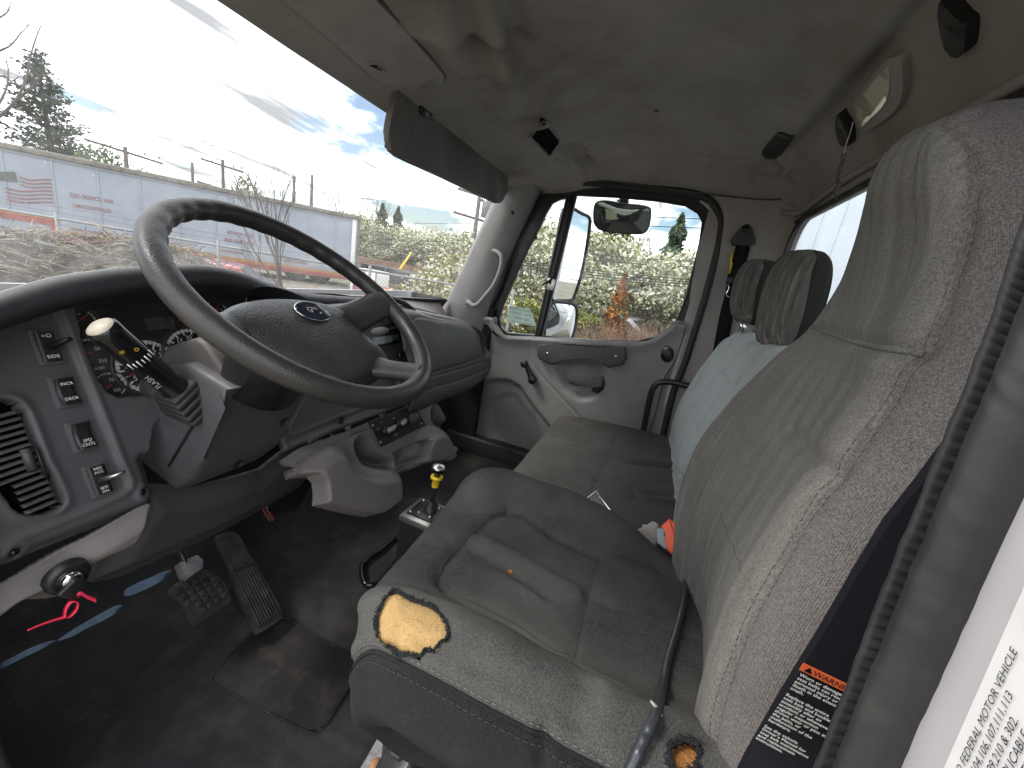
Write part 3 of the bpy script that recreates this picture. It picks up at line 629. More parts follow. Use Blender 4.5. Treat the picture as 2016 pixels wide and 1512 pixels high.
for z, (nx, ny), (fx, fy), dp in bk:
    w = fx-nx; back = -0.305 if z < 1.0 else -0.30
    def mx(t): return nx+w*t
    def my(t): return ny+(fy-ny)*t
    rows.append([(fx-0.03, back, z), (fx+0.022, back+0.05, z), (fx+0.024, (fy+back)/2+0.01, z), (fx+0.010, fy-0.020, z), (mx(0.93), fy+0.004, z), (mx(0.80), my(0.80)-dp*0.45, z), (mx(0.62), my(0.62)-dp, z), (mx(0.45), my(0.45)-dp, z),
                 (mx(0.22), my(0.22)-dp*0.5, z), (mx(0.07), my(0.07)+0.004, z), (nx-0.012, ny-0.016, z), (nx-0.034, (ny+back)/2+0.02, z), (nx-0.034, back+0.05, z), (nx+0.03, back, z)])
top = rows[-1]
for dz, sy, k in ((0.021, -0.028, 0.80), (0.026, -0.065, 0.66)):
    cx_ = -0.51; rows.append([(cx_+(x-cx_)*k, max(y+sy, -0.30), z+dz-(0.006 if i in (0, 13) else 0)) for i, (x, y, z) in enumerate(top)])
rows.append([(-0.51+(x+0.51)*0.5, -0.29, 1.218) for x, y, z in top])
rows = [[(x, y, z-0.062*float(sst(1.0, 1.2, np.array(z)))*min(1.15, max(0.0, (-0.37-x)/0.28))) for x, y, z in r_] for r_ in rows]   # the headrest slopes down to the door side
S = Surf(net(rows, 240, 170))
Vr = np.linspace(0, 1, 240)[:, None]; Uc = np.linspace(0, 1, 170)[None, :]
Zg = S.G[..., 2]; Xg = S.G[..., 0]
H = 0.0022*noise2(Xg*1.0, Zg, 13, 41)+0.0010*noise2(Xg, Zg, 30, 42)
centre = np.exp(-((Uc-0.52)/0.16)**4)
H = H+0.0017*centre*np.sin(Uc*150+3*noise2(Xg, Zg, 6, 43))*(sst(0.60, 0.72, Zg))*(0.5+0.5*noise2(Xg, Zg, 9, 44))   # pulled vertical pleats
S.push(H)
seam_near = [(1868, 195), (1905, 290), (1912, 400), (1893, 500), (1862, 600), (1826, 690), (1745, 800), (1660, 920), (1580, 1030), (1510, 1150), (1450, 1280), (1410, 1400), (1395, 1500)]
near2 = [(x+22, y+8) for x, y in seam_near]
seam_mid = [(1603, 640), (1680, 668), (1750, 684), (1818, 694)]
veeR = [(1543, 838), (1575, 872), (1610, 908), (1634, 932)]; veeL = [(1543, 838), (1510, 860), (1470, 905)]
HH = -S.groove(seam_near, 0.0055, 0.007)-S.groove(seam_mid, 0.007, 0.007)-S.groove(veeR, 0.006, 0.008)-S.groove(veeL, 0.0045, 0.010)+S.groove([(1900, 230), (1935, 400), (1900, 560)], 0.004, 0.012)
HH = HH+S.groove([(1625, 680), (1700, 700), (1800, 725)], 0.005, 0.016)
S.push(HH)
Rn, Cn = S.G.shape[:2]
back = surf('backrest', S.G, M['seat'], seat)
back.data.materials.append(M['seat_side'])
cs = np.array([pick(S.G, x, y, S.PP, S.face) for x, y in seam_near]); colat = np.interp(np.linspace(0, 1, Rn), cs[::-1, 0], cs[::-1, 1])
mi = np.array([1 if (j+0.5)/(Cn-1) > colat[i] else 0 for i in range(Rn-1) for j in range(Cn-1)], np.int32); back.data.polygons.foreach_set('material_index', mi)
N_ = lambda Su, px, m: None
dashes(S.path([(x-7, y-2) for x, y in seam_near], 160, 0.0012), None).build('stitching', M['thread'], back)
dashes(S.path([(x+14, y+5) for x, y in seam_near], 160, 0.0012), None, 0.0042, 0.0026).build('stitching', M['thread'], back)
MB().tube(S.path([(x, y+5) for x, y in seam_mid], 40, 0.001), 0.0028, 7).build('piping', M['seat'], back)
MB().tube(S.path([(1418, 1008), (1440, 1070), (1462, 1130), (1482, 1182)], 30, 0.0006), 0.0005, 5).build('loose_thread', M['thread'], back)
BACK = S
# ---- cushion
cols = [  # x, z at the middle, front y, back y
    (-0.735, 0.465, 0.135, -0.21), (-0.772, 0.515, 0.165, -0.21), (-0.778, 0.575, 0.188, -0.21), (-0.766, 0.628, 0.205, -0.21), (-0.735, 0.648, 0.226, -0.21), (-0.700, 0.645, 0.245, -0.21), (-0.650, 0.604, 0.266, -0.21),
    (-0.585, 0.585, 0.280, -0.21), (-0.50, 0.580, 0.288, -0.21), (-0.42, 0.580, 0.293, -0.21), (-0.375, 0.592, 0.293, -0.21), (-0.325, 0.612, 0.290, -0.21), (-0.285, 0.598, 0.280, -0.21), (-0.270, 0.55, 0.265, -0.21), (-0.285, 0.47, 0.24, -0.21)]
prof = [(0.0, 0.002), (0.18, 0.0), (0.36, -0.002), (0.54, 0.0), (0.72, 0.003), (0.86, 0.0), (0.95, -0.016), (1.0, -0.050), (0.97, -0.088), (0.88, -0.122), (0.74, -0.150)]
rows = []
for t, dz in prof:
    row = []
    for i, (x, z, yf, yb) in enumerate(cols):
        zz = z+dz if z > 0.53 else z+dz*0.25
        xs_ = x+(0.012*sst(0.8, 1.0, t)*(1 if i < 5 else (-1 if i > 11 else 0)))
        if dz < -0.06 and i < 5: xs_ += (-dz-0.05)*0.55
        if i < 2: xs_ += 0.02
        if i >= 8: zz -= ((0.010, 0.025, 0.055, 0.075, 0.080, 0.08, 0.08)[i-8])*(1-sst(0.05, 0.50, np.array(t)))*(1 if z > 0.53 else 0.3)
        row.append((xs_, yb+(yf-yb)*t, max(zz, 0.455)))
    rows.append(row)
S = Surf(net(rows, 220, 240))
Xg, Yg = S.G[..., 0], S.G[..., 1]
S.push(0.0022*noise2(Xg, Yg, 14, 51)+0.0011*noise2(Xg, Yg, 33, 52))
q = lambda L: [(680+x/2.52, 920+y/2.52) for x, y in L]
panel = q([(1530, 1140), (1400, 1090), (1270, 1030), (1135, 955), (1040, 910), (900, 815), (760, 735), (600, 655), (515, 605), (475, 560), (472, 515), (505, 455), (570, 390), (640, 320), (720, 245), (800, 208)])
panel2 = q([(800, 208), (900, 240), (1010, 325), (1130, 390), (1260, 440), (1450, 470), (1640, 540)])
cross = q([(1260, 440), (1235, 540), (1200, 640), (1165, 800), (1135, 950)])
HH = -S.groove(panel, 0.008, 0.012)-S.groove(panel, 0.004, 0.004)-S.groove(panel2, 0.006, 0.009)-S.groove(cross, 0.002, 0.005)
for L, a, w in ((q([(640, 345), (800, 420), (1000, 540), (1150, 620)]), 0.007, 0.013), (q([(640, 400), (820, 510), (1000, 640)]), -0.006, 0.012), (q([(560, 480), (800, 560), (1020, 690)]), 0.004, 0.012), (q([(1200, 640), (1500, 750), (1840, 900)]), -0.004, 0.009),
                (q([(560, 230), (700, 215), (800, 205)]), -0.004, 0.008), (q([(470, 330), (560, 400), (620, 420)]), -0.003, 0.008), (q([(400, 380), (520, 400)]), -0.003, 0.007), (q([(1300, 450), (1500, 500), (1700, 560)]), 0.003, 0.02),
                (q([(1200, 1100), (1160, 1260), (1240, 1380)]), -0.006, 0.016), (q([(1290, 1080), (1270, 1250), (1300, 1380)]), 0.005, 0.014), (q([(1600, 1120), (1750, 1180), (1800, 1200)]), -0.005, 0.012), (q([(1600, 1300), (1700, 1310), (1780, 1330)]), -0.005, 0.010),
                (q([(985, 1310), (980, 1400), (975, 1500)]), -0.006, 0.007)):
    HH = HH+S.groove(L, a, w)
S.push(HH)
wl = lambda k, dr=0.0: [(r, 0.214+k) for r in np.linspace(0.02+dr, 0.70, 14)]
S.push(-S.groove(S.rcpath(wl(0.0), 120), 0.004, 0.005)+S.groove(S.rcpath(wl(-0.016), 120), 0.0025, 0.005)+S.groove(S.rcpath(wl(0.024), 120), 0.003, 0.007))
def blob(pts, m=10): return smooth_loop(pts, m)
tear = q([(238, 612), (300, 640), (350, 662), (430, 690), (478, 740), (508, 800), (506, 850), (470, 870), (440, 910), (395, 905), (372, 935), (310, 925), (262, 925), (232, 895), (190, 875), (158, 830), (152, 760), (175, 690)])
tear = smooth_loop(tear, 5); tj = np.array([(x+RNG.normal(0, 1.2), y+RNG.normal(0, 1.2)) for x, y in tear])
tear2 = smooth_loop([(1318, 1475), (1330, 1462), (1352, 1458), (1374, 1470), (1372, 1500), (1352, 1522), (1325, 1514)], 5)
ins = (inside(S.PP[..., 0], S.PP[..., 1], tj) | inside(S.PP[..., 0], S.PP[..., 1], tear2)) & S.face
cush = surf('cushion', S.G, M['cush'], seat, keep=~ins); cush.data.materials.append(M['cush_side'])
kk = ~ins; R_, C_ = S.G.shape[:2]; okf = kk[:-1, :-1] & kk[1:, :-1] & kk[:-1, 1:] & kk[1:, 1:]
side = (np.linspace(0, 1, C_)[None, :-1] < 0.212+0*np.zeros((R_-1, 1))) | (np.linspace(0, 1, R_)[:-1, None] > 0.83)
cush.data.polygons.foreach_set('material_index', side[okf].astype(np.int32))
d1 = sdist(S.PP[..., 0], S.PP[..., 1], tear); k1 = (d1 < 14) & S.face
foamG = S.G+S.N*(-0.0040+0.0045*np.clip(-d1/40, -0.3, 1))[..., None]
fo = surf('exposed_foam', foamG, M['foam'], cush, keep=k1); fo['label'] = 'bright yellow foam bulging through the torn cover'
d2 = sdist(S.PP[..., 0], S.PP[..., 1], tear2); fo2 = surf('exposed_foam', S.G-S.N*0.009, M['foam_dk'], cush, keep=(d2 < 14) & S.face); fo2['label'] = 'old brown foam in a small tear by the backrest'
# frayed threads round the tears
mb = MB()
for L, nn, ln in ((tear, 4, 0.0030), (tear2, 4, 0.006)):
    P = np.array([S.path([p], 1)[0] for p in L]); C0 = P.mean(0)
    for i in range(len(P)):
        for k in range(nn):
            p = P[i]+(P[(i+1) % len(P)]-P[i])*random.random(); n_ = S.N[tuple(np.unravel_index(np.argmin(((S.G-p)**2).sum(2)), S.G.shape[:2]))]
            d = (C0-p); d /= np.linalg.norm(d); e = np.cross(n_, d); l = ln*random.uniform(0.3, 1.15)
            v = d*random.uniform(-0.9, 0.5)+e*random.uniform(-0.9, 0.9); v /= np.linalg.norm(v)
            mb.tube([p-v*0.002, p+v*l*0.5+n_*random.uniform(0, 0.004), p+v*l+n_*random.uniform(-0.003, 0.003)], [0.0009, 0.0007, 0.0002], 4, caps=False)
o = mb.build('frayed_threads', M['fray'], cush); o['kind'] = 'stuff'
dashes(S.rcpath(wl(0.012), 160, 0.0008), None).build('stitching', M['thread'], cush)
MB().tube(S.rcpath(wl(0.0), 120, 0.0006), 0.0024, 7).build('piping', M['cush_side'], cush)
dashes(S.rcpath(wl(-0.012), 160, 0.0008), None).build('stitching', M['thread_dk'], cush)
for L_ in (panel[:8], panel[8:]): MB().tube(S.path(L_, 60, -0.0004), 0.0014, 6).build('seam_line', M['thread_dk'], cush)
dashes(S.path(cross, 60, 0.0008), None, 0.003, 0.002, 0.0004).build('stitching', M['thread_dk'], cush)
h = S.path([(1003, 1127)], 1, 0.0008)[0]; MB().lathe([(0.0, 0.0), (0.0035, 0.0), (0.0045, 0.0008)], h, S.N[tuple(np.unravel_index(np.argmin(((S.G-h)**2).sum(2)), S.G.shape[:2]))], 9).build('burn_hole', M['foam_dk'], cush)
# rolled flap where cushion meets backrest
MB().tube(S.path([(1392, 1150), (1404, 1195), (1414, 1250), (1420, 1305)], 30, 0.002), 0.0035, 8).build('cushion_flap', M['cush'], cush)
CUSH = S
# ---- pedestal, slide rail and its bolts
pb = MB().box((-0.50, 0.02, 0.36), (0.40, 0.36, 0.19), bev=0.02).box((-0.50, 0.02, 0.15), (0.34, 0.34, 0.26), bev=0.01)
pb.build('pedestal', M['darksteel'], seat)
r0, r1 = aX(745, 1505, -0.70), aX(785, 1432, -0.66)
ax1 = (r1-r0)/np.linalg.norm(r1-r0); ax2 = np.array([0.8, 0.5, 0]); ax2 -= ax1*(ax2@ax1); ax2 /= np.linalg.norm(ax2); ax3 = np.cross(ax1, ax2)
rail = MB().box((r0+r1)/2, (0.14, 0.045, 0.008), (ax1, ax2, ax3), 0.003).build('slide_rail', mat('pitted_grey_steel', (0.16, 0.16, 0.16), 0.5, var=0.3, vscale=90, bump=1.0, bscale=140, bdist=0.003), seat)
b0 = aX(800, 1492, -0.70); MB().box(b0, (0.07, 0.05, 0.035), (ax1, ax2, ax3), 0.006).box(b0+ax1*0.02+ax3*0.02, (0.06, 0.02, 0.012), (ax1, ax2, ax3), 0.004).build('rail_latch', M['darksteel'], seat)
b1 = aX(740, 1506, -0.705); MB().lathe([(0.0, 0.008), (0.006, 0.008), (0.008, 0.004), (0.008, -0.004)], b1, -ray((740, 1506)), 6).build('bolt', M['rust'], seat)
# ---- bench seat (passenger side)
bench = thing('bench_seat', 'dark cloth two-place passenger bench with pale backrest and two headrests', 'seat', (0.46, 0.05, 0.0))
x0, x1 = -0.02, 0.875
rows = []
for y, z in ((-0.23, 0.405), (-0.15, 0.405), (0.0, 0.398), (0.15, 0.388), (0.26, 0.376), (0.312, 0.360), (0.328, 0.325), (0.325, 0.25), (0.315, 0.18)):
    rows.append([(x0-0.003, y, z-0.10 if z > 0.3 else z), (x0, y, z-0.03), (x0+0.03, y, z-0.003)]+[(x0+(x1-x0)*t, y, z+0.003*math.sin(t*9)) for t in (0.2, 0.4, 0.6, 0.8)]+[(x1-0.03, y, z-0.003), (x1, y, z-0.03), (x1+0.003, y, z-0.10 if z > 0.3 else z)])
S = Surf(net(rows, 150, 200)); Xg, Yg = S.G[..., 0], S.G[..., 1]
S.push(0.0018*noise2(Xg, Yg, 11, 61)+0.001*noise2(Xg, Yg, 30, 62))
p6 = lambda L: [(880+x/3.6, 640+y/3.6) for x, y in L]
seamB = p6([(1035, 1165), (1080, 1080), (1130, 970), (1165, 870), (1190, 820), (1215, 760), (1240, 705)])
HH = -S.groove(seamB, 0.007, 0.006)
for L, a, w in ((p6([(1080, 1105), (1300, 1170), (1600, 1200)]), -0.006, 0.012), (p6([(1080, 1130), (1300, 1210), (1610, 1260)]), 0.006, 0.014), (p6([(1290, 975), (1430, 990), (1590, 1005)]), -0.007, 0.010), (p6([(1290, 955), (1430, 965), (1590, 980)]), 0.005, 0.010),
                (p6([(850, 760), (1000, 800), (1180, 860)]), -0.004, 0.012), (p6([(840, 680), (960, 720), (1050, 740)]), 0.004, 0.012), (p6([(700, 780), (900, 840), (1170, 880)]), 0.003, 0.015), (p6([(760, 1090), (900, 1130), (1040, 1170)]), -0.006, 0.013),
                (p6([(1250, 720), (1400, 800), (1560, 850)]), -0.004, 0.012), (p6([(1330, 1130), (1310, 1180), (1340, 1230)]), -0.004, 0.008)):
    HH = HH+S.groove(L, a*1.7, w)
S.push(HH); bc = surf('cushion', S.G, M['bench'], bench); BENCH = S
dashes(S.path([(x+3, y) for x, y in seamB], 90, 0.0008), None, 0.004, 0.003, 0.0005).build('stitching', M['thread_dk'], bc)
MB().box((0.43, 0.04, 0.15), (0.86, 0.50, 0.30), bev=0.01).build('bench_base', M['trim_dk'], bench)
rows = []
for z, y, xr, xl in ((0.34, -0.185, 0.865, -0.02), (0.42, -0.195, 0.872, -0.02), (0.50, -0.190, 0.872, -0.02), (0.60, -0.200, 0.862, -0.02), (0.70, -0.222, 0.846, -0.01), (0.80, -0.252, 0.825, 0.0), (0.875, -0.280, 0.790, 0.02), (0.908, -0.300, 0.74, 0.05)):
    d = 0.13
    rows.append([(xr-0.02, y-d, z), (xr, y-d*0.5, z), (xr-0.012, y-0.02, z)]+[(xr+(xl-xr)*t, y+(0.008 if t in (0.06, 0.94) else 0), z) for t in (0.06, 0.25, 0.45, 0.6, 0.75, 0.94)]+[(xl+0.012, y-0.02, z), (xl, y-d*0.5, z), (xl+0.02, y-d, z)])
rows.append([(0.40+(x-0.40)*0.97, max(y-0.03, -0.395), 0.925) for x, y, z in rows[-1]]); rows.append([(0.40+(x-0.40)*0.9, max(y-0.05, -0.395), 0.93) for x, y, z in rows[-2]])
S = Surf(net(rows, 130, 170)); Xg, Zg = S.G[..., 0], S.G[..., 2]
S.push(0.0025*noise2(Xg, Zg, 12, 71)+0.0012*noise2(Xg, Zg, 28, 72)+0.0022*np.sin(Xg*95+2*noise2(Xg, Zg, 5, 73))*sst(0.72, 0.84, Zg))
sb1 = p6([(1890, 270), (1960, 350), (2020, 430)]); sb2 = p6([(1750, 700), (1790, 780), (1840, 900)]); sb3 = p6([(1640, 1050), (1720, 1150)])
HH = -S.groove(sb1, 0.006, 0.007)-S.groove(sb2, 0.005, 0.008)-S.groove(sb3, 0.004, 0.007)-S.groove(p6([(1720, 640), (1690, 760), (1640, 900)]), 0.003, 0.01)
S.push(HH); bb = surf('backrest', S.G, M['bback'], bench)
bb.data.materials.append(M['bench']); dashes(S.path(sb1, 40, 0.001), None).build('stitching', M['thread_dk'], bb)
# headrests: padded, flattened at the back, front panel in lighter cloth
def headrest(c, w, h, d, yaw):
    cy, sy = math.cos(yaw), math.sin(yaw); R, Cn = 44, 60; G = np.zeros((R, Cn, 3))
    for i in range(R):
        th = -math.pi/2+math.pi*i/(R-1)
        for j in range(Cn):
            ph = 2*math.pi*j/Cn
            def sg(v, e): return math.copysign(abs(v)**e, v)
            x = sg(math.cos(th), 0.55)*sg(math.cos(ph), 0.72)*w/2; y = sg(math.cos(th), 0.55)*sg(math.sin(ph), 0.72)*d/2; z = sg(math.sin(th), 0.72)*h/2
            x *= 1-0.10*(z/h); y += 0.02*(z/h)-0.03*(z/h)**2
            y += 0.0040*math.sin(x*210)*(1 if y > 0 else 0)*(1-abs(z/h)); x += 0.0025*math.sin(y*240)*(1 if x < 0 else 0)*(1-abs(z/h))
            G[i, j] = (c[0]+x*cy-y*sy, c[1]+x*sy+y*cy, c[2]+z)
    hr = MB().grid(G, close_c=True); me = new_mesh('headrest', hr.v, hr.f, M['hrest']); me.materials.append(M['hrest_dk']); o = link('headrest', me, bench)
    k = [1 if not (0.10 < (((j+0.5)/Cn)) < 0.455) else 0 for i in range(R-1) for j in range(Cn)]; me.polygons.foreach_set('material_index', k)
    for sx in (0.10, 0.455):
        j = int(sx*Cn); MB().tube(G[3:-3, j]+np.array([0, 0.001, 0]), 0.0018, 6).build('piping', M['hrest_dk'], o)
    mb = MB()
    for dx in (-0.03, 0.03): mb2 = MB().tube([(c[0]+dx, c[1]-0.005, c[2]-h/2-0.045), (c[0]+dx, c[1], c[2]-h/2+0.02)], 0.006, 10).build('post', M['chrome'], bench)
headrest((0.66, -0.305, 1.066), 0.165, 0.225, 0.115, math.radians(16))
headrest((0.31, -0.340, 1.040), 0.190, 0.280, 0.105, math.radians(20))
# ================================================================== passenger door
PD = Plane((XD, 0, 0), (0, -1, 0), (0, 0, 1))              # a runs rearward, b up, height into the cab
q5 = lambda L: [(880+x/3.6, 340+y/3.6) for x, y in L]
d5 = lambda L, h=0.0: PD.pxs(q5(L), h)
d6 = lambda L, h=0.0: PD.pxs(p6(L), h)
door = thing('passenger_door', 'grey moulded passenger door with vent window, black pull handle and window crank', 'door', (XD+0.02, 0.3, 0.05))
edge = d5([(262, 1015), (345, 1028), (352, 1072), (382, 1122), (432, 1158), (630, 1168), (1000, 1188), (1350, 1206), (1470, 1176), (1580, 1096), (1602, 1062), (1686, 1074), (1655, 1200), (1600, 1345)])+d6([(1540, 360), (1490, 540), (1450, 700)])
outl = list(edge)+[np.array([edge[-1][0]-0.01, 0.08]), np.array([-0.86, 0.08]), np.array([-0.86, 0.62])]
groove_d = d6([(600, 106), (590, 140), (590, 225), (618, 290), (700, 395), (800, 500), (900, 606), (960, 680)])
bowl = smooth_loop(d6([(770, 250), (768, 330), (800, 430), (860, 510), (950, 552), (1045, 535), (1105, 460), (1135, 330), (1120, 270), (1000, 225), (880, 225)]), 5)
pod = d6([(150, 470), (230, 420), (330, 395), (440, 400), (510, 440), (565, 520), (630, 610), (720, 720), (800, 900), (800, 1300), (100, 1300)])
podin = smooth_loop(d6([(290, 620), (340, 520), (420, 490), (490, 510), (560, 610), (640, 720), (640, 950), (420, 960), (300, 800)]), 5)
def f_door(A, B):
    H = 0.0006*noise2(A, B, 10, 81)
    H -= 0.0045*np.exp(-(seg_dist(A, B, groove_d)/0.0035)**2)
    dP = sdist(A, B, pod); H -= 0.020*sst(0.018, -0.012, dP)
    H -= 0.010*sst(0.02, -0.03, sdist(A, B, podin))
    db = sdist(A, B, bowl); H -= 0.034*sst(0.004, -0.055, db)
    ds = seg_dist(A, B, edge[:12]); H += 0.016*np.exp(-(ds/0.035)**2)-0.010*np.exp(-(ds/0.006)**2)
    H += 0.012*sst(0.55, 0.75, B)
    return H
G, B = hfield(PD, -0.86, 0.22, 0.08, 1.0, 0.0055, f_door, outl)
surf('door_panel', G, M['trim'], door, keep=B)
MB().tube([PD.pt(a, b, 0.006) for a, b in crs(np.array(edge), 120)], 0.0055, 8).build('panel_edge', M['trim'], door)
# window frame, panes, divider
fr_out = d5([(262, 1120), (300, 1010), (345, 900), (420, 740), (520, 510), (640, 262), (705, 150), (780, 100), (900, 82), (1200, 108), (1500, 132), (1690, 152), (1810, 205), (1872, 290), (1882, 380), (1862, 520), (1800, 770), (1740, 960), (1690, 1080), (1640, 1240)], -0.02)
vent = d5([(852, 178), (800, 186), (745, 215), (700, 290), (640, 420), (560, 565), (455, 800), (395, 940), (370, 1030), (382, 1095), (440, 1150), (630, 1156)], -0.02)
mainw = d5([(918, 160), (1200, 172), (1500, 200), (1690, 232), (1778, 285), (1812, 352), (1790, 500), (1710, 840), (1640, 1030), (1580, 1092), (1480, 1165), (1350, 1196), (1000, 1186), (668, 1182)], -0.02)
frm = MB().plate(fr_out, [vent, mainw], PD, -0.045, -0.012).build('window_frame', M['black'], door, smooth=False)
for nm, L in (('vent_pane', vent), ('window_pane', mainw)): MB().plate(L, [], PD, -0.032, -0.032).build(nm, M['glass_d'], door, smooth=False)
for L in (vent, mainw): MB().tube([PD.pt(a, b, -0.012) for a, b in L], 0.0045, 6, closed=True).build('pane_seal', M['rubber'], frm)
dv = d5([(885, 165), (765, 680), (650, 1178)], -0.01); MB().tube([PD.pt(a, b, -0.012) for a, b in crs(np.array(dv), 16)], 0.0085, 8).build('window_divider', M['black'], door)
MB().prism(d5([(712, 745), (742, 745), (768, 760), (750, 835), (706, 832)]), PD, -0.012, 0.004, 0.002).build('vent_latch', M['steel'], door)
c = PD.ptp(*q5([(735, 760)])[0], 0.006); e = PD.ptp(*q5([(672, 800)])[0], 0.012); MB().tube([c, c*0.4+e*0.6+np.array([-0.004, 0, 0]), e], 0.005, 8).tube([c+np.array([0, 0, 0.016]), c-np.array([0, 0, 0.02])], 0.005, 8).build('vent_latch_lever', M['black'], door)
for x, y in ((630, 460), (460, 1120)): MB().lathe([(0, 0.010), (0.006, 0.009), (0.007, 0.0), (0.003, -0.004), (0.003, -0.012)], PD.ptp(*q5([(x, y)])[0], -0.012), (-1, 0, 0), 12).build('vent_stop', M['black'], door)
ps = Plane(PD.pt(0, 0, -0.030), PD.ux, PD.uy); st = ps.pxs(q5([(443, 945), (590, 962), (632, 1088), (428, 1058)]))
stk = MB().prism([tuple(p) for p in st], ps, 0, 0.0006).build('window_sticker', M['sticker'], door, smooth=False)
ca, cb = np.mean(st, axis=0); text('sticker_print', [('INSPECTION', ca-0.005, cb+0.030, 0.020), ('VEHICLE  GVW', ca, cb+0.008, 0.017), ('26000 LBS', ca+0.006, cb-0.014, 0.020), ('DO NOT REMOVE', ca+0.01, cb-0.035, 0.013)], ps, mat('green_ink', (0.10, 0.22, 0.17), 0.6), stk, 0.0012)
# pull handle
hd_ = d6([(655, 140), (700, 126), (800, 124), (810, 116), (1110, 138), (1120, 148), (1262, 152), (1274, 170), (1272, 238), (1250, 276), (1150, 296), (1124, 280), (1095, 244), (1060, 236), (960, 230), (810, 228), (795, 246), (785, 272), (740, 268), (665, 236), (650, 212)])
hp = MB().prism([tuple(p) for p in hd_], PD, 0.006, 0.036, 0.008, 3).build('pull_handle', M['trim_dk'], door, auto=40)
for x, y in ((712, 202), (1197, 222)): MB().lathe([(0, 0.0015), (0.0055, 0.0012), (0.0065, -0.001)], PD.ptp(*p6([(x, y)])[0], 0.0365), (-1, 0, 0), 12).build('screw', M['steel'], hp)
MB().prism([tuple(p) for p in d6([(806, 128), (1112, 150), (1110, 158), (815, 138)], 0.036)], PD, 0.030, 0.038, 0.002).build('handle_groove', M['black'], hp)
# crank
k0, k1 = PD.ptp(*p6([(548, 275)])[0], 0.05), PD.ptp(*p6([(608, 388)])[0], 0.02)
cr_ = MB().tube(np.linspace(k0+np.array([0.02, 0, 0]), k1+np.array([-0.012, 0, 0]), 6), np.linspace(0.011, 0.015, 6), 12, flat=((1, 0, 0), 0.6)).build('window_crank', M['black'], door)
MB().lathe([(0.0, 0.016), (0.014, 0.015), (0.018, 0.010), (0.017, 0.0), (0.012, -0.012), (0.012, -0.03)], k0, (-1, 0, 0.05), 20).build('crank_knob', M['black'], cr_)
MB().lathe([(0.0, 0.022), (0.017, 0.021), (0.021, 0.016), (0.020, 0.0), (0.018, -0.02)], k1, (-1, 0, 0), 20).build('crank_hub', M['black'], cr_)
# latch lever in the bowl
lv = d6([(868, 374), (1090, 384), (1104, 398), (1100, 440), (1040, 440), (875, 418), (862, 400)], 0.004)
lo = MB().prism([tuple(p) for p in lv], PD, 0.0, 0.016, 0.004).build('latch_lever', M['trim_dk'], door, auto=40)
MB().prism([tuple(p) for p in smooth_loop(d6([(1085, 375), (1105, 366), (1120, 390), (1118, 430), (1095, 468), (1060, 482), (1035, 470), (1030, 445)]), 3)], PD, -0.02, 0.004, 0.004).build('latch_pivot', M['black'], lo)
mb = MB()
for i in range(12):
    for j in range(2):
        mb.lathe([(0, 0.0022), (0.0016, 0.001), (0.002, 0)], PD.ptp(880+(885+i*17.5)/3.6, 640+(390+i*1.6+j*18)/3.6, 0.0165), (-1, 0, 0), 6)
o = mb.build('grip_dots', M['trim_dk'], lo); o['kind'] = 'stuff'
# lock button
ol = smooth_loop(d6([(1562, 145), (1592, 160), (1608, 200), (1600, 245), (1565, 266), (1528, 252), (1514, 210), (1525, 165)], 0.012), 4); MB().prism([tuple(p) for p in ol], PD, 0.0, 0.016, 0.004).build('lock_bezel', M['gloss'], door, auto=50)
ol = smooth_loop(d6([(1562, 168), (1585, 178), (1590, 210), (1585, 235), (1560, 242), (1540, 230), (1540, 190)], 0.014), 4); MB().prism([tuple(p) for p in ol], PD, 0.012, 0.021, 0.004).build('lock_button', M['black'], door, auto=50)
ol = smooth_loop(d5([(318, 1122), (340, 1115), (400, 1155), (398, 1168), (350, 1155)], 0.015), 3); MB().prism([tuple(p) for p in ol], PD, 0.006, 0.0185, 0.001).build('sail_slot', M['gloss'], door)
# aperture: white body edge and the thick black seal
ap = [(953, 640), (962, 610), (974, 585), (985, 560), (1013, 480), (1047, 408), (1063, 378), (1083, 361), (1110, 354), (1158, 360), (1269, 371), (1350, 379), (1394, 393), (1415, 420), (1418, 452), (1402, 534), (1374, 632), (1347, 718), (1326, 770), (1310, 836), (1296, 900)]
apP = PD.pxs(ap, 0.0)
ac_ = np.array([0.0, 0.0]); ac_ = np.mean(apP, axis=0); outer_ = [tuple(ac_+(p-ac_)*1.09) for p in apP]
struct(MB().plate(outer_, [fr_out], PD, -0.055, -0.045).build('wall_right_aperture', M['black'], smooth=False))
wd = [p for p in PD.pxs([(x-7 if x > 1300 else x, y) for x, y in ap], 0)]
sl_ = MB().tube([PD.pt(a, b, 0.004) for a, b in crs(np.array(apP), 140)], 0.0145, 10).build('aperture_seal', M['rubber'], None)
tag(sl_, 'black rubber seal framing the passenger door opening', 'door seal')
strip = crs(np.array(PD.pxs([(1385, 560), (1360, 640), (1338, 700), (1318, 770), (1300, 845), (1290, 890)], -0.01)), 30)
MB().tube([PD.pt(a, b, -0.012) for a, b in strip], 0.0125, 8, flat=((1, 0, 0), 0.4)).build('door_edge', M['white_paint'], door)
MB().tube([PD.pt(a, b, -0.02) for a, b in crs(np.array(PD.pxs([(1378, 395), (1402, 420), (1405, 460), (1395, 520), (1385, 560)], -0.02)), 20)], 0.010, 8).build('door_edge', M['white_paint'], door)
MB().tube([PD.pt(a, b, -0.03) for a, b in crs(np.array(PD.pxs([(962, 625), (972, 590), (985, 560), (1000, 520)], -0.03)), 14)], 0.010, 8).build('door_edge', M['white_paint'], door)
# outer skin of the door, so that no light leaks below the window
MB().plate([(-0.9, -0.1), (-0.9, 0.66), (-0.60, 0.66), (0.0, 0.70), (0.19, 0.70), (0.19, -0.1)], [], PD, -0.075, -0.065).build('door_skin', M['white_paint'], door, smooth=False)
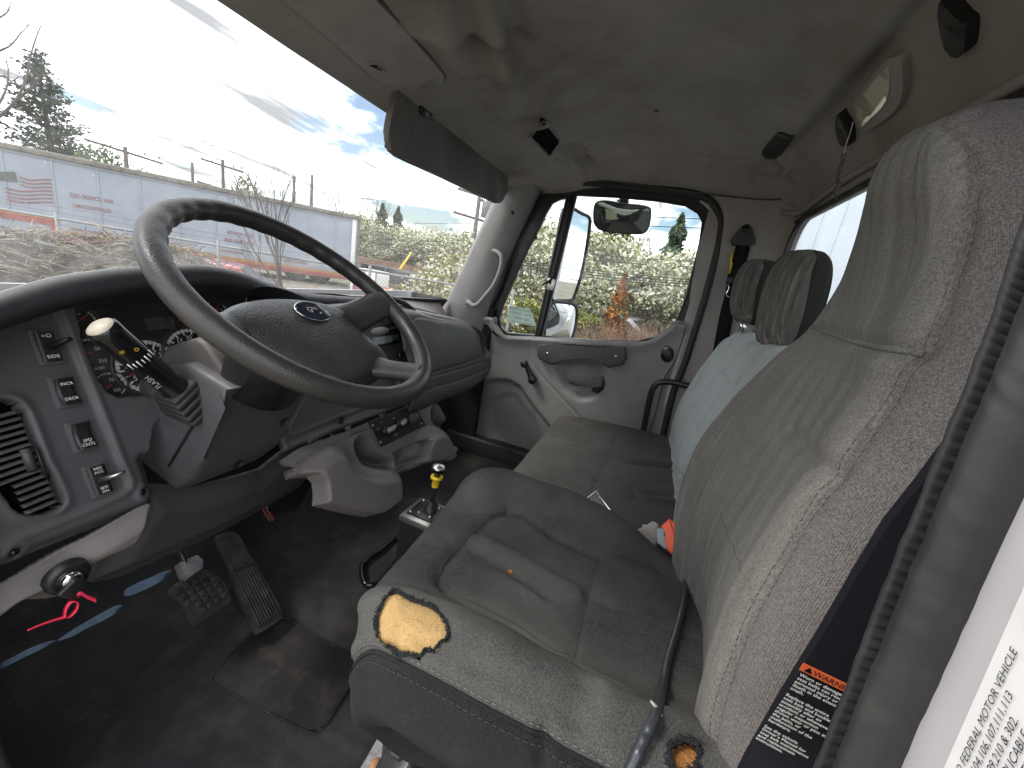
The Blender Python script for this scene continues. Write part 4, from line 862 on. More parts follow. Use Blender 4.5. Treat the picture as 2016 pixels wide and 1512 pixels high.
# ---------------------------------------------------------------- grab handle on the pillar
gp = [(966, 492), (978, 497), (984, 507), (981, 530), (968, 560), (950, 583), (938, 597), (930, 600), (922, 594)]
P = crs(np.array([aX(x, y, 0.845+0.02*(1-i/8)) for i, (x, y) in enumerate(gp)]), 50)
t_ = np.linspace(0, 1, 50); P = P+np.array([-0.030, -0.022, 0])*np.sin(np.clip(t_, 0, 1)*math.pi)[:, None]**0.5
gh = thing('pillar_grab', 'grey curved grab handle screwed to the windshield pillar', 'handle', P[-1])
MB().tube(P, 0.0105+0.003*np.abs(2*t_-1)**6, 12).build('grip', M['trim'], gh)
for i in (0, -1):
    MB().box(P[i]+np.array([0.006, 0.006, 0]), (0.026, 0.012, 0.034), ((0.7, -0.7, 0), (0.7, 0.7, 0), (0, 0, 1)), 0.005).build('foot', M['trim'], gh)
    MB().lathe([(0, 0.001), (0.006, 0.001), (0.0075, -0.002)], P[i]+np.array([-0.003, -0.003, 0.002]), (-0.7, -0.7, 0), 12).build('screw', M['black'], gh)
# ---------------------------------------------------------------- grab rail beside the bench
P = np.array([aX(x, y, 0.875) for x, y in p6([(1385, 800), (1398, 720), (1420, 600), (1440, 505), (1462, 440), (1500, 402), (1560, 392), (1640, 402), (1720, 420), (1800, 440)])])
P[:, 0] -= np.linspace(0, 0.05, len(P)); o = MB().tube(crs(P, 60), 0.0135, 12).build('grab_rail', M['darksteel']); tag(o, 'bent black steel grab rail between bench seat and passenger door', 'rail')
# ---------------------------------------------------------------- passenger seat belt
PB = Plane((0.893, 0, 0), (0, -1, 0), (0, 0, 1)); b4 = lambda L: PB.pxs([(1300+x/4.8, 400+y/4.8) for x, y in L], 0.0)
bl = thing('seat_belt', 'black three-point seat belt hanging on the pillar behind the bench', 'seat belt', (0.89, -0.26, 0.2))
anc = smooth_loop(b4([(800, 205), (845, 225), (885, 330), (888, 385), (860, 402), (700, 402), (672, 380), (675, 340), (740, 250)]), 3)
an = MB().prism([tuple(p) for p in anc], PB, -0.01, 0.022, 0.008, 3).build('anchor_cover', M['black'], bl, auto=40)
MB().lathe([(0, 0.002), (0.009, 0.002), (0.011, -0.001)], PB.ptp(1300+800/4.8, 400+250/4.8, 0.022), (-1, 0, 0), 14).build('bolt', M['gloss'], an)
cp = b4([(775, 390), (750, 500), (715, 620), (690, 700), (670, 850), (620, 1050), (570, 1300), (520, 1600), (480, 1900)])
P = crs(np.array([PB.pt(a, b, 0.010) for a, b in cp]), 50); MB().band(P, (0, 1, 0), 0.048, 0.002).build('webbing', M['belt'], bl)
MB().band(P+np.array([-0.006, -0.006, 0]), (0, 0.94, 0.3), 0.046, 0.002).build('webbing', M['belt'], bl)
cl = b4([(640, 690), (735, 715), (738, 775), (615, 760), (612, 740)]); MB().prism([tuple(p) for p in cl], PB, 0.012, 0.024, 0.003).build('belt_stop', M['black'], bl)
MB().tube([PB.ptp(1300+x/4.8, 400+y/4.8, 0.026) for x, y in ((640, 765), (652, 800), (625, 850), (622, 872), (650, 888), (690, 888), (705, 860), (712, 780))], 0.0022, 8).build('belt_tongue', M['chrome'], bl)
tg = b4([(668, 465), (682, 465), (672, 560), (682, 565), (660, 672), (640, 672), (655, 545)]); MB().prism([tuple(p) for p in tg], PB, 0.012, 0.0135).build('yellow_tag', M['yellow'], bl)
# ---------------------------------------------------------------- mirrors outside the passenger window
def mirror(name, label, pix, X, nrm, mt, bulge, thick, rim=0.006):
    c0 = np.mean([aX(x, y, X) for x, y in pix], axis=0); n = np.array(nrm, float); n /= np.linalg.norm(n); ux = np.cross((0, 0, 1.0), n); uy = np.cross(n, ux)
    pl = Plane(c0, ux, uy); out = smooth_loop(pl.pxs(pix), 4); ctr = np.mean(out, axis=0)
    t = thing(name, label, 'mirror', c0-np.array([0, 0, 0.1]), None)
    MB().prism([tuple(ctr+(p-ctr)*1.03) for p in out], pl, -thick, -0.001, 0.004, both=False).build('housing', M['black'], t)
    G = np.array([[pl.pt(*(ctr+(p-ctr)*s), bulge*(1-s*s)) for p in out] for s in (0.001, 0.2, 0.4, 0.6, 0.8, 1.0)]); MB().grid(G, close_c=True).build('mirror_glass', mt, t)
    MB().tube([pl.pt(a, b, 0.001) for a, b in out], rim, 8, closed=True).build('rim', M['black'], t)
    return t, pl, ctr
mirror('side_mirror', 'tall flat wing mirror in black frame outside the passenger window', q5([(860, 262), (960, 292), (1008, 318), (1012, 380), (985, 560), (950, 730), (905, 870), (880, 902), (800, 905), (740, 890), (760, 700), (810, 480)]), 1.28, (-0.62, -0.78, 0.0), M['mirror'], 0.0, 0.05, 0.009)
mirror('convex_mirror', 'squarish convex spot mirror below the tall wing mirror', q5([(745, 925), (850, 922), (905, 940), (920, 985), (912, 1080), (890, 1160), (860, 1185), (720, 1185), (690, 1165), (705, 1040)]), 1.27, (-0.66, -0.75, 0.02), M['mirror'], 0.022, 0.06, 0.009)
t, pl, ctr = mirror('look_down_mirror', 'small rounded look-down mirror at the top of the passenger window', q5([(1060, 215), (1130, 202), (1250, 222), (1380, 235), (1436, 255), (1442, 300), (1430, 375), (1388, 430), (1250, 428), (1110, 412), (1048, 365), (1042, 270)]), 1.02, (-0.93, -0.1, -0.33), M['mirror_dk'], 0.012, 0.03, 0.003)
mtp = [aX(*q5([(x, y)])[0], 1.03) for x, y in ((1200, 150), (1205, 225), (1300, 230), (1302, 160))]
MB().tube([(mtp[0]+mtp[3])/2+np.array([0.0, 0, 0.02]), (mtp[1]+mtp[2])/2+np.array([0.01, 0, 0])], 0.022, 10, flat=((1, 0, 0), 0.5)).build('mount', M['trim_dk'], t)
# ================================================================== dashboard
PC = Plane((0, 0.75, 0.58), (1, 0, 0), (0, 0.4, 1))        # main face, leaning away at the top
dash = thing('dashboard', 'dark grey truck dashboard with hooded gauges, vents, radio and glove box', 'dashboard', (0.0, 0.95, 0.30))
c2 = lambda L: [(x/3.6, 500+y/3.6) for x, y in L]
c3 = lambda L: [(x/3.6, 860+y/3.6) for x, y in L]
c4 = lambda L: [(420+x/3.6, 540+y/3.6) for x, y in L]
c7 = lambda L: [(600+x/5.04, 850+y/5.04) for x, y in L]
# ---- hood over the gauges
lip = [(-150, 668, 0.74), (-60, 612, 0.765), (0, 588, 0.78), (80, 562, 0.79), (150, 545, 0.795), (250, 531, 0.80), (340, 525, 0.80), (420, 526, 0.80), (480, 538, 0.805), (540, 560, 0.82), (590, 575, 0.84), (640, 582, 0.86), (700, 586, 0.88), (760, 592, 0.90), (800, 600, 0.905), (850, 613, 0.915), (900, 628, 0.92)]
rows = [[] for _ in range(8)]
for i, (x, y, Y) in enumerate(lip):
    P = aY(x, y, Y); X, _, Z = P; t = min(1, max(0, (x-480)/160)); wsy = 1.13-0.16*(abs(X)/0.9)**2.4
    lft = 1-sst(-60, 120, np.array(float(x)))
    for r, (dy, dz) in enumerate(((None, None), (0.17, -0.075), (0.06, -0.024), (0.014, 0.0), (-0.008, -0.010), (-0.006, -0.034), (0.045-0.03*t, -0.055), (0.09-0.07*t, -0.085))):
        if dy is None: rows[r].append((X*1.04, wsy, 0.80))
        else: rows[r].append((X, Y+dy, Z+dz))
HOOD = net(rows, 46, 130); surf('gauge_hood', HOOD, M['dash_blk'], dash)
MB().tube(crs(np.array([aY(x, y+1, Y+0.055) for x, y, Y in lip[:6]]), 50)+np.array([0, 0.02, -0.004]), 0.006, 8).build('hood_piping', M['trim'], dash)
# ---- left instrument panel with raised border
ridge = PC.pxs([(95, 596), (122, 612), (140, 655), (160, 705), (188, 775), (215, 842), (240, 905), (258, 945), (258, 962), (240, 975), (180, 1002), (110, 1030), (30, 1062), (-60, 1100)])
lower = PC.pxs([(-120, 1170), (20, 1112), (60, 1095), (180, 1046), (300, 1002), (312, 985), (300, 930), (290, 905)])
cl_open = PC.pxs([(150, 592), (300, 572), (440, 572), (530, 620), (560, 790), (300, 778), (235, 782), (212, 770), (190, 735), (165, 670), (152, 620)])
ventO = smooth_loop(PC.pxs([(-25, 800), (10, 785), (42, 796), (62, 830), (92, 905), (122, 965), (128, 988), (110, 1006), (70, 1014), (35, 1005), (5, 965), (-30, 880)]), 5)
left_of = PC.pxs([(95, 596), (122, 612), (140, 655), (160, 705), (188, 775), (215, 842), (240, 905), (258, 945), (258, 962), (240, 975), (180, 1002), (110, 1030), (30, 1062), (-60, 1100), (-300, 1100), (-300, 560), (60, 560)])
scr1, scr2 = PC.px(287, 968), PC.px(35, 1087)
def f_pan(A, B):
    H = np.zeros(A.shape)
    H += 0.0045*np.exp(-(seg_dist(A, B, ridge)/0.005)**2)
    H -= 0.004*sst(0.004, -0.006, sdist(A, B, left_of))
    dv = sdist(A, B, ventO); H += 0.004*np.exp(-((dv-0.004)/0.006)**2)-0.04*sst(0.001, -0.004, dv)
    H -= 0.045*sst(0.001, -0.004, sdist(A, B, cl_open))
    dl = seg_dist(A, B, lower); H -= 0.020*np.exp(-(dl/0.010)**2)
    for s in (scr1, scr2):
        d = np.hypot(A-s[0], B-s[1]); H += 0.004*np.exp(-((d-0.010)/0.005)**2)-0.010*sst(0.008, 0.005, d)
    return H
outp = [(-0.93, 0.42)]+[tuple(p) for p in lower]+[tuple(p) for p in PC.pxs([(300, 840), (330, 800), (420, 780), (620, 700)])]+[tuple(p) for p in PC.pxs([(590, 650), (520, 605), (420, 566), (250, 562), (100, 580), (0, 612)])]+[(-0.93, 0.42)]
G, kp_ = hfield(PC, -0.90, -0.20, -0.10, 0.46, 0.0035, f_pan, outp)
A, B = (G-PC.O)@PC.ux, (G-PC.O)@PC.uy
surf('instrument_panel', G, M['dash'], dash, keep=kp_ & (sdist(A, B, cl_open) > -0.006) & (sdist(A, B, ventO) > -0.004))
for s in (scr1, scr2): MB().lathe([(0, 0.0), (0.004, 0.0), (0.005, -0.002)], PC.pt(*s, -0.007), PC.n, 10).build('screw', M['gloss'], dash)
# ---- vent with its slats
vroot = MB().prism([tuple(np.mean(ventO, 0)+(p-np.mean(ventO, 0))*0.99) for p in ventO], PC, -0.045, -0.030).build('air_vent', M['void'], dash)
v0 = PC.px(8, 812); v1 = PC.px(84, 1000)
for i in range(15):
    t = i/14; c = v0+(v1-v0)*t; cx_, cy_ = PC.px(18+78*t, 815+178*t)
    L = np.array([(cx_+s, cy_+0.10*s) for s in np.linspace(-0.045, 0.045, 9)]); L = L[inside(L[:, 0], L[:, 1], ventO)]
    if len(L) < 2: continue
    P = np.array([PC.pt(a, b, -0.007) for a, b in L]); MB().tube(crs(P, 8), 0.0046, 8, flat=(PC.uy*0.85+PC.n*0.5, 0.28)).build('slat', M['trim_dk'], vroot)
th = PC.ptp(56, 905, -0.004); MB().tube([th+PC.uy*0.016, th-PC.uy*0.016], 0.0055, 10).build('thumb_wheel', M['trim_dk'], vroot)
MB().tube([PC.ptp(70, 880, -0.003), PC.ptp(92, 940, -0.003)], 0.0018, 6).build('vent_divider', M['black'], vroot)
# ---- switches
def rocker(px, py, w, h, rise, lines, icon=None, lever=None, mt='black'):
    a, b = PC.px(px, py); fr = MB().prism(rrect(a, b, w+0.010, h+0.010, 0.004), PC, -0.010, -0.001, 0.002).build('switch_frame', M['dash'], dash, auto=40)
    body = MB(); G = []
    for t in np.linspace(-1, 1, 12):
        hh = rise*(0.35+0.65*t*t if lever is None else 0.3); G.append([PC.pt(a+x*w/2, b+t*h/2, hh-(0.004 if abs(x) == 1 else 0)) for x in (-1, -0.96, -0.5, 0, 0.5, 0.96, 1)])
    body.grid(np.array(G)); body.prism(rrect(a, b, w, h, 0.003), PC, -0.01, -0.0005)
    o = body.build('rocker', M[mt], fr)
    pl = Plane(PC.pt(a, b, rise*0.95+0.0006), PC.ux, PC.uy)
    for ln in lines: text('switch_print', [ln], pl, M['white'], o, 0.0006)
    if lever is not None:
        b0 = PC.pt(a+lever[0], b+lever[1], 0.002); e = PC.pt(a+lever[0]+lever[2], b+lever[1]+lever[3], 0.026); MB().tube([b0, b0*0.5+e*0.5+PC.n*0.003, e], [0.009, 0.006, 0.005], 10, flat=(PC.uy, 0.6)).build('toggle', M[lever[4]], fr)
    return fr
rocker(95, 682, 0.022, 0.046, 0.004, [('=O', 0.0, 0.015, 0.008), ('EIDE', 0.0, -0.016, 0.007)], lever=(0.004, 0.0, 0.012, 0.006, 'black'))
rocker(129, 771, 0.020, 0.040, 0.010, [('INCR', 0, 0.011, 0.0062), ('DECR', 0, -0.012, 0.0062)])
rocker(162, 858, 0.020, 0.040, 0.010, [('SPD', 0, -0.008, 0.0062), ('CNTL', 0, -0.0145, 0.0062)])
rocker(197, 945, 0.022, 0.046, 0.004, [('RES/', 0, 0.019, 0.0055), ('ACC', 0, 0.013, 0.0055), ('SET/', 0, -0.013, 0.0055), ('ON', 0, -0.019, 0.0055)], lever=(0.002, 0.0, 0.018, 0.004, 'steel'))
# ---- gauges behind the cluster glass
PCL = Plane(PC.pt(0, 0, -0.034), PC.ux, PC.uy)
MB().prism([tuple(np.mean(cl_open, 0)+(p-np.mean(cl_open, 0))*1.05) for p in cl_open], PCL, -0.004, 0.0).build('gauge_face', M['gloss'], dash, smooth=False)
def gauge(px, py, r, a0, a1, marks, needle, big=False):
    a, b = PCL.px(px, py); g = MB().lathe([(r*1.02, 0), (r*1.04, 0.004), (r*1.10, 0.005), (r*1.13, 0.0)], PCL.pt(a, b, 0), PCL.n, 40).build('gauge_ring', M['black'], dash)
    mb = MB(); n = 26 if big else 14
    arc = [[PCL.pt(a+rr*math.cos(t), b+rr*math.sin(t), 0.0012) for t in np.linspace(math.radians(a0), math.radians(a1), 40)] for rr in (r*0.86, r*0.97)]
    MB().grid(np.array(arc)).build('scale_band', M['greyprint'], g)
    for k in range(n+1):
        t = math.radians(a0+(a1-a0)*k/n); u = np.array([math.cos(t), math.sin(t)]); v = np.array([-u[1], u[0]])*r*(0.022 if k % 2 else 0.03)
        p, q_ = u*r*(0.74 if k % 2 == 0 else 0.84), u*r*0.98; mb.add([PCL.pt(*(np.array((a, b))+w), 0.0016) for w in (p-v, q_-v, q_+v, p+v)], [(0, 1, 2, 3)])
    mb.build('scale_ticks', M['black'] if not big else M['white'], g, smooth=False)
    text('scale_numbers', [(s, a+r*k*math.cos(math.radians(t)), b+r*k*math.sin(math.radians(t)), sz) for s, t, k, sz in marks], PCL, M['white'], g, 0.0016)
    t = math.radians(needle); MB().tube([PCL.pt(a, b, 0.003), PCL.pt(a+r*0.8*math.cos(t), b+r*0.8*math.sin(t), 0.003)], [0.0014, 0.0006], 6).build('needle', M['red'], g)
gauge(151, 634, 0.026, 190, -10, [('50', 75, 0.55, 0.008)], 35)
gauge(181, 698, 0.027, 200, -20, [('200', 40, 0.5, 0.008), ('250', -50, 0.6, 0.008), ('WATER', -90, 0.9, 0.006)], 150)
gauge(217, 758, 0.022, 150, -60, [('325', 60, 0.45, 0.007), ('350', -60, 0.55, 0.007)], 210)
gauge(292, 722, 0.050, 250, 30, [('0', 262, 0.66, 0.013), ('5', 215, 0.62, 0.013), ('10', 170, 0.62, 0.013), ('15', 135, 0.62, 0.012), ('20', 100, 0.62, 0.012), ('25', 65, 0.62, 0.013), ('30', 34, 0.64, 0.013), ('RPM', 90, 0.25, 0.006)], 200, True)
gauge(380, 695, 0.050, 225, -45, [('15', 125, 0.62, 0.012), ('30', 90, 0.62, 0.012), ('45', 50, 0.62, 0.012), ('60', 15, 0.62, 0.012)], 215, True)
gauge(426, 612, 0.022, 200, -20, [('E', 170, 0.5, 0.007), ('F', 10, 0.5, 0.007)], 60)
a, b = PCL.px(316, 637); MB().prism(rrect(a, b, 0.046, 0.022, 0.002), PCL, 0, 0.002).build('gauge_display', mat('lcd_grey', (0.035, 0.036, 0.034), 0.3), dash, smooth=False)
a, b = PCL.px(356, 630); MB().prism(rrect(a, b, 0.010, 0.003, 0.001), PCL, 0, 0.002).build('warning_lamp', M['red'], dash, smooth=False)
MB().prism([tuple(p) for p in cl_open], Plane(PC.pt(0, 0, -0.012), PC.ux, PC.uy), 0, 0.0005).build('gauge_glass', M['glass_c'], dash, smooth=False)
# ---- lower knee panel with the ignition lock
PK = Plane((0, 0.70, 0.5), (1, 0, 0), (0, -0.12, 1))
kp = PK.pxs([(-150, 1275), (-60, 1212), (20, 1165), (150, 1092), (298, 1006), (312, 1016), (306, 1042), (290, 1068), (262, 1092), (205, 1122), (190, 1160), (120, 1190), (62, 1196), (30, 1215), (5, 1238), (-60, 1300), (-150, 1340)])
rim_ = PK.pxs([(150, 1160), (205, 1128), (215, 1100), (190, 1092)])
kp_s = smooth_loop(kp, 4)
def f_knee(A, B):
    d = -sdist(A, B, kp_s); return 0.026*sst(-0.002, 0.028, d)-0.02-0.012*np.exp(-(np.hypot(A-PK.px(145, 1135)[0], B-PK.px(145, 1135)[1])/0.03)**2)
G, kp_ = hfield(PK, -0.95, -0.60, -0.10, 0.22, 0.0018, f_knee, smooth_loop(kp, 4))
kpn = surf('knee_panel', G, M['console'], dash, keep=kp_, thick=0.01)
kb = PK.pxs([(318, 1000), (420, 985), (520, 952), (562, 930), (605, 900), (630, 940), (600, 968), (560, 990), (420, 1058), (330, 1098), (245, 1142), (300, 1062)])
PK2 = Plane((0, 0.76, 0.5), (1, 0, 0), (0, -0.2, 1)); kb = PK2.pxs([(300, 960), (400, 960), (520, 930), (562, 900), (640, 860), (660, 905), (600, 968), (540, 1000), (420, 1058), (330, 1098), (245, 1142), (180, 1160), (220, 1080)])
G, B = hfield(PK2, -0.85, -0.15, -0.30, 0.25, 0.003, lambda A, B: 0.02*sst(0, 0.05, -sdist(A, B, kb))-0.015+0.01*np.sin(A*9), kb); surf('knee_bolster', G, M['trim_dk'], dash, keep=B, thick=0.01)
# ---- centre stack
PS = Plane(PC.pt(0, 0, 0.012), PC.ux, PC.uy)
stack = PS.pxs([(540, 640), (640, 598), (760, 592), (798, 602), (826, 632), (842, 690), (858, 768), (760, 806), (640, 856), (560, 892), (520, 800)])
cub = PS.pxs(c4([(1030, 352), (1080, 318), (1225, 290), (1235, 335), (1040, 362)]))
def f_st(A, B):
    d = -sdist(A, B, stack); H = 0.010*np.exp(-((d-0.008)/0.008)**2)-0.012*(1-sst(0, 0.008, d)); H -= 0.05*sst(0.001, -0.004, sdist(A, B, cub)); return H+0.004*np.exp(-((d-0.030)/0.004)**2)*(B < 0.10)
G, B = hfield(PS, -0.45, 0.36, -0.12, 0.40, 0.0045, f_st, stack); surf('centre_panel', G, M['dash'], dash, keep=B, thick=0.01)
MB().tube([PS.ptp(x, y, 0.006) for x, y in [tuple(v) for v in crs(np.array([(772, 588), (800, 600), (826, 630), (842, 690), (858, 768)], float), 40)]], 0.009, 10).build('panel_bezel', M['dash_blk'], dash)
MB().tube([PS.ptp(x, y, 0.004) for x, y in [tuple(v) for v in crs(np.array([(605, 868), (650, 846), (700, 828), (760, 805), (855, 768)], float), 40)]], 0.008, 10).build('panel_ridge', M['dash'], dash)
MB().lathe([(0.0, -0.002), (0.006, -0.002), (0.009, 0.004), (0.011, 0.0)], PS.ptp(*c4([(902, 1030)])[0], 0.008), PS.n, 14).build('screw_hole', M['black'], dash)
rc = PS.pxs(c4([(1015, 385), (1250, 352), (1302, 488), (1165, 520)])); ra, rb = rc[1][0], (rc[1][1]+rc[2][1])/2
rx = rc[2][0]+0.003; rh = rc[1][1]-rc[2][1]; rw = 0.185; rcx = rx-rw/2
radio = MB().prism(rrect(rcx, rb, rw, rh, 0.004), PS, -0.02, 0.012, 0.003).build('radio', M['black'], dash, auto=40)
MB().prism(rrect(rcx+0.002, rb-rh*0.24, rw*0.5, rh*0.34, 0.003), PS, 0.010, 0.0135).build('radio_display', mat('lcd_blue_grey', (0.16, 0.19, 0.20), 0.25), radio, smooth=False)
MB().prism([(rcx+0.0+0.045*math.cos(t), rb+rh*0.2+0.012*math.sin(t)) for t in np.linspace(0, 2*math.pi, 28)[:-1]], PS, 0.011, 0.0145, 0.001).build('radio_dial', M['silverpl'], radio)
for i in range(4):
    MB().box(PS.pt(rcx+0.058+i*0.009, rb+rh*0.28, 0.0145), (0.006, 0.007, 0.004), (PS.ux, PS.uy, PS.n), 0.001).build('radio_button', M['trim_dk'], radio)
for i in range(3): MB().box(PS.pt(rcx+0.056+i*0.012, rb-rh*0.22, 0.0145), (0.009, 0.018, 0.005), (PS.ux, PS.uy, PS.n), 0.001).build('radio_button', M['trim_dk'], radio)
for i, (x, y) in enumerate(((1322, 575), (1368, 565))):
    p = PS.ptp(*c4([(x, y)])[0], 0.012); MB().box(p, (0.018, 0.024, 0.014), (PS.ux, PS.uy, PS.n), 0.005).build('rocker', M['gloss'], dash)
MB().lathe([(0, 0.016), (0.011, 0.016), (0.013, 0.013), (0.014, 0.002), (0.019, 0.002), (0.020, -0.004)], PS.ptp(*c4([(1297, 775)])[0], 0.0), PS.n, 22).build('socket_cap', M['black'], dash)
MB().lathe([(0.006, 0.0165), (0.007, 0.0172), (0.008, 0.0165)], PS.ptp(*c4([(1297, 775)])[0], 0.0), PS.n, 22).build('socket_ring', M['greyprint'], dash)
tall = MB().prism([tuple(p) for p in smooth_loop(PS.pxs(c4([(1268, 350), (1300, 345), (1335, 400), (1352, 455), (1345, 478), (1318, 478), (1290, 420)])), 3)], PS, 0.0, 0.010, 0.003).build('centre_vent', M['gloss'], dash)
# ---- lower console: cup holders, heater controls, ashtray
PN = Plane(PC.pt(0, 0, 0.0), PC.ux, PC.uy)
body = PN.pxs([(546, 956), (575, 905), (612, 880), (700, 848), (800, 806), (848, 786), (862, 792), (884, 835)]+c4([(1700, 1048), (1742, 1072), (1752, 1110), (1735, 1250), (1722, 1320), (1690, 1352), (1560, 1346), (1420, 1362), (1350, 1400)])+c7([(890, 470), (878, 590), (866, 735), (805, 800), (700, 835), (600, 852), (400, 818), (230, 780), (72, 740), (78, 640), (66, 520), (30, 455)])+[(588, 942), (566, 950), (552, 962)])
cup1 = smooth_loop(PN.pxs(c7([(462, 150), (490, 60), (555, 34), (625, 80), (700, 190), (800, 255), (845, 290), (852, 350), (800, 385), (700, 375), (590, 345), (515, 290)])), 5)
cup2 = smooth_loop(PN.pxs(c4([(1522, 990), (1538, 938), (1570, 935), (1620, 1010), (1690, 1062), (1738, 1085), (1735, 1160), (1700, 1230), (1665, 1240), (1640, 1150), (1580, 1100), (1535, 1050)])), 5)
lobeL = smooth_loop(PN.pxs(c7([(60, 230), (200, 150), (330, 190), (430, 330), (560, 390), (700, 400), (830, 400), (900, 470), (900, 900), (-50, 900), (-60, 470), (0, 300)])), 4)
lobeR = smooth_loop(PN.pxs(c4([(1440, 1180), (1500, 1110), (1580, 1100), (1640, 1160), (1680, 1260), (1740, 1240), (1800, 1300), (1700, 1420), (1380, 1440), (1420, 1280)])), 4)
ash = PN.pxs(c7([(862, 215), (930, 175), (1170, 65), (1180, 90), (1110, 260), (900, 420), (880, 330)]))
def f_con(A, B):
    d = -sdist(A, B, body); H = 0.018*sst(0, 0.016, d)-0.012
    low = np.maximum(sst(0.020, -0.040, sdist(A, B, lobeL)), sst(0.018, -0.040, sdist(A, B, lobeR)))
    H += 0.042*low
    for c in (cup1, cup2):
        dc = sdist(A, B, c); H += 0.005*np.exp(-((dc-0.004)/0.008)**2); H -= 0.060*sst(0.003, -0.026, dc)
    H -= 0.045*sst(0.002, -0.006, sdist(A, B, ash))
    H -= 0.0025*np.exp(-(seg_dist(A, B, PN.pxs(c7([(75, 690), (300, 735), (500, 780), (650, 790), (780, 765), (870, 700)])))/0.002)**2)
    H -= 0.03*(1-sst(0, 0.01, d))
    return H
G, B = hfield(PN, -0.36, 0.36, -0.34, 0.02, 0.0024, f_con, body)
con = surf('cup_console', G, M['console'], dash, keep=B, thick=0.02)
PH = Plane(PN.pt(0, 0, 0.008), PN.ux, PN.uy)
hv = [tuple(p) for p in PH.pxs(c4([(1107, 1048), (1420, 928), (1502, 1070), (1192, 1222)]))]
hp_ = MB().prism(hv, PH, -0.006, 0.004, 0.001).build('heater_panel', M['black'], con, smooth=False)
for x, y in ((1130, 1070), (1424, 952), (1476, 1058), (1186, 1190)): MB().lathe([(0, 0.002), (0.003, 0.0018), (0.0042, 0)], PH.ptp(*c4([(x, y)])[0], 0.004), PH.n, 10).build('screw', M['steel'], hp_)
for x, y, u, v in ((1215, 1110, 1290, 1075), (1310, 1060, 1362, 1030)):
    c = PH.ptp(*c4([(x, y)])[0], 0.004); MB().lathe([(0, 0.016), (0.013, 0.014), (0.016, 0.004), (0.016, 0)], c, PH.n, 18).build('heater_knob', M['black'], hp_)
    e = PH.ptp(*c4([(u, v)])[0], 0.016); f = c-(e-c)*0.25; f = c+PH.n*0.016-(e-c-PH.n*0.012)*0.15; MB().tube([f, (f+e)/2+PH.n*0.004, e], [0.007, 0.008, 0.0065], 10).build('knob_pointer', M['silverpl'], hp_)
MB().lathe([(0, 0.022), (0.014, 0.021), (0.019, 0.014), (0.020, 0.0)], PH.ptp(*c4([(1408, 1022)])[0], 0.004), PH.n, 18).build('heater_knob', M['trim_dk'], hp_)
MB().box(PH.ptp(*c4([(1292, 1138)])[0], 0.009), (0.014, 0.011, 0.010), (PH.ux, PH.uy, PH.n), 0.002).build('heater_button', M['trim_dk'], hp_)
for s_, p_, z_ in (('AC', (1160, 1098), 0.008), ('MAX', (1270, 1020), 0.006), ('OFF', (1185, 1050), 0.006)): text('heater_mark', [(s_, *PH.px(*c4([p_])[0]), z_)], PH, M['greyprint'], hp_, 0.0046)
# ---- glove box side
PX = Plane((0, 0.70, 0.58), (1, 0, 0), (0, 0.35, 1))
gb = smooth_loop(PX.pxs([(790, 604), (870, 622), (925, 634), (950, 648), (966, 690), (974, 722), (962, 748), (930, 772), (880, 792), (830, 812), (780, 800), (770, 700)]), 5)
lid = smooth_loop(PX.pxs(c4([(1380, 335), (1600, 330), (1770, 352), (1815, 385), (1840, 450), (1872, 560), (1868, 592), (1750, 640), (1560, 692), (1380, 740)])), 4)
low_ = smooth_loop(PX.pxs(c4([(1500, 745), (1640, 700), (1800, 655), (1920, 622), (1948, 632), (1945, 660), (1900, 690), (1750, 750), (1600, 790), (1500, 815)])), 4)
slot = smooth_loop(PX.pxs(c4([(1828, 372), (1848, 362), (1888, 400), (1930, 470), (1952, 530), (1944, 580), (1925, 590), (1905, 560), (1870, 470)])), 4)
def f_gl(A, B):
    d = -sdist(A, B, gb); H = 0.055*np.sqrt(np.clip(d/0.05, 0, 1)*(2-np.clip(d/0.05, 0, 1)))-0.055+0.012*np.sin(np.clip((B+0.05)/0.35, 0, 1)*math.pi)
    H -= 0.003*np.exp(-(seg_dist(A, B, lid, True)/0.0025)**2); H -= 0.004*np.exp(-(seg_dist(A, B, low_, True)/0.003)**2); H += 0.004*sst(0.0, -0.012, sdist(A, B, lid))
    H -= 0.026*sst(0.002, -0.004, sdist(A, B, slot)); return H
G, B = hfield(PX, 0.10, 0.90, -0.12, 0.36, 0.0045, f_gl, gb); gl = surf('glove_box', G, M['dash'], dash, keep=B, thick=0.01)
MB().tube([PX.ptp(*c4([p])[0], -0.004) for p in ((1840, 375), (1880, 470), (1915, 570))], 0.006, 8).build('glove_latch', M['gloss'], gl)
# dash top on the passenger side, running up to the glass
rows = []
for x, y, X in ((770, 600, None), (830, 613, None), (880, 624, None), (930, 636, None), (962, 660, None)):
    a, b = PX.px(x, y); P = PX.pt(a, b, -0.03); wsy = 1.15-0.17*(abs(P[0])/0.9)**2.4
    rows.append([(P[0]*1.0, wsy+0.02, 0.80), (P[0], (wsy+P[1])/2+0.02, P[2]+0.006), (P[0], P[1]+0.03, P[2]+0.012), (P[0], P[1]-0.006, P[2]+0.0), (P[0], P[1]-0.010, P[2]-0.02)])
rows = np.swapaxes(np.array(rows), 0, 1); surf('dash_top', net(rows, 20, 40), M['console'], dash)
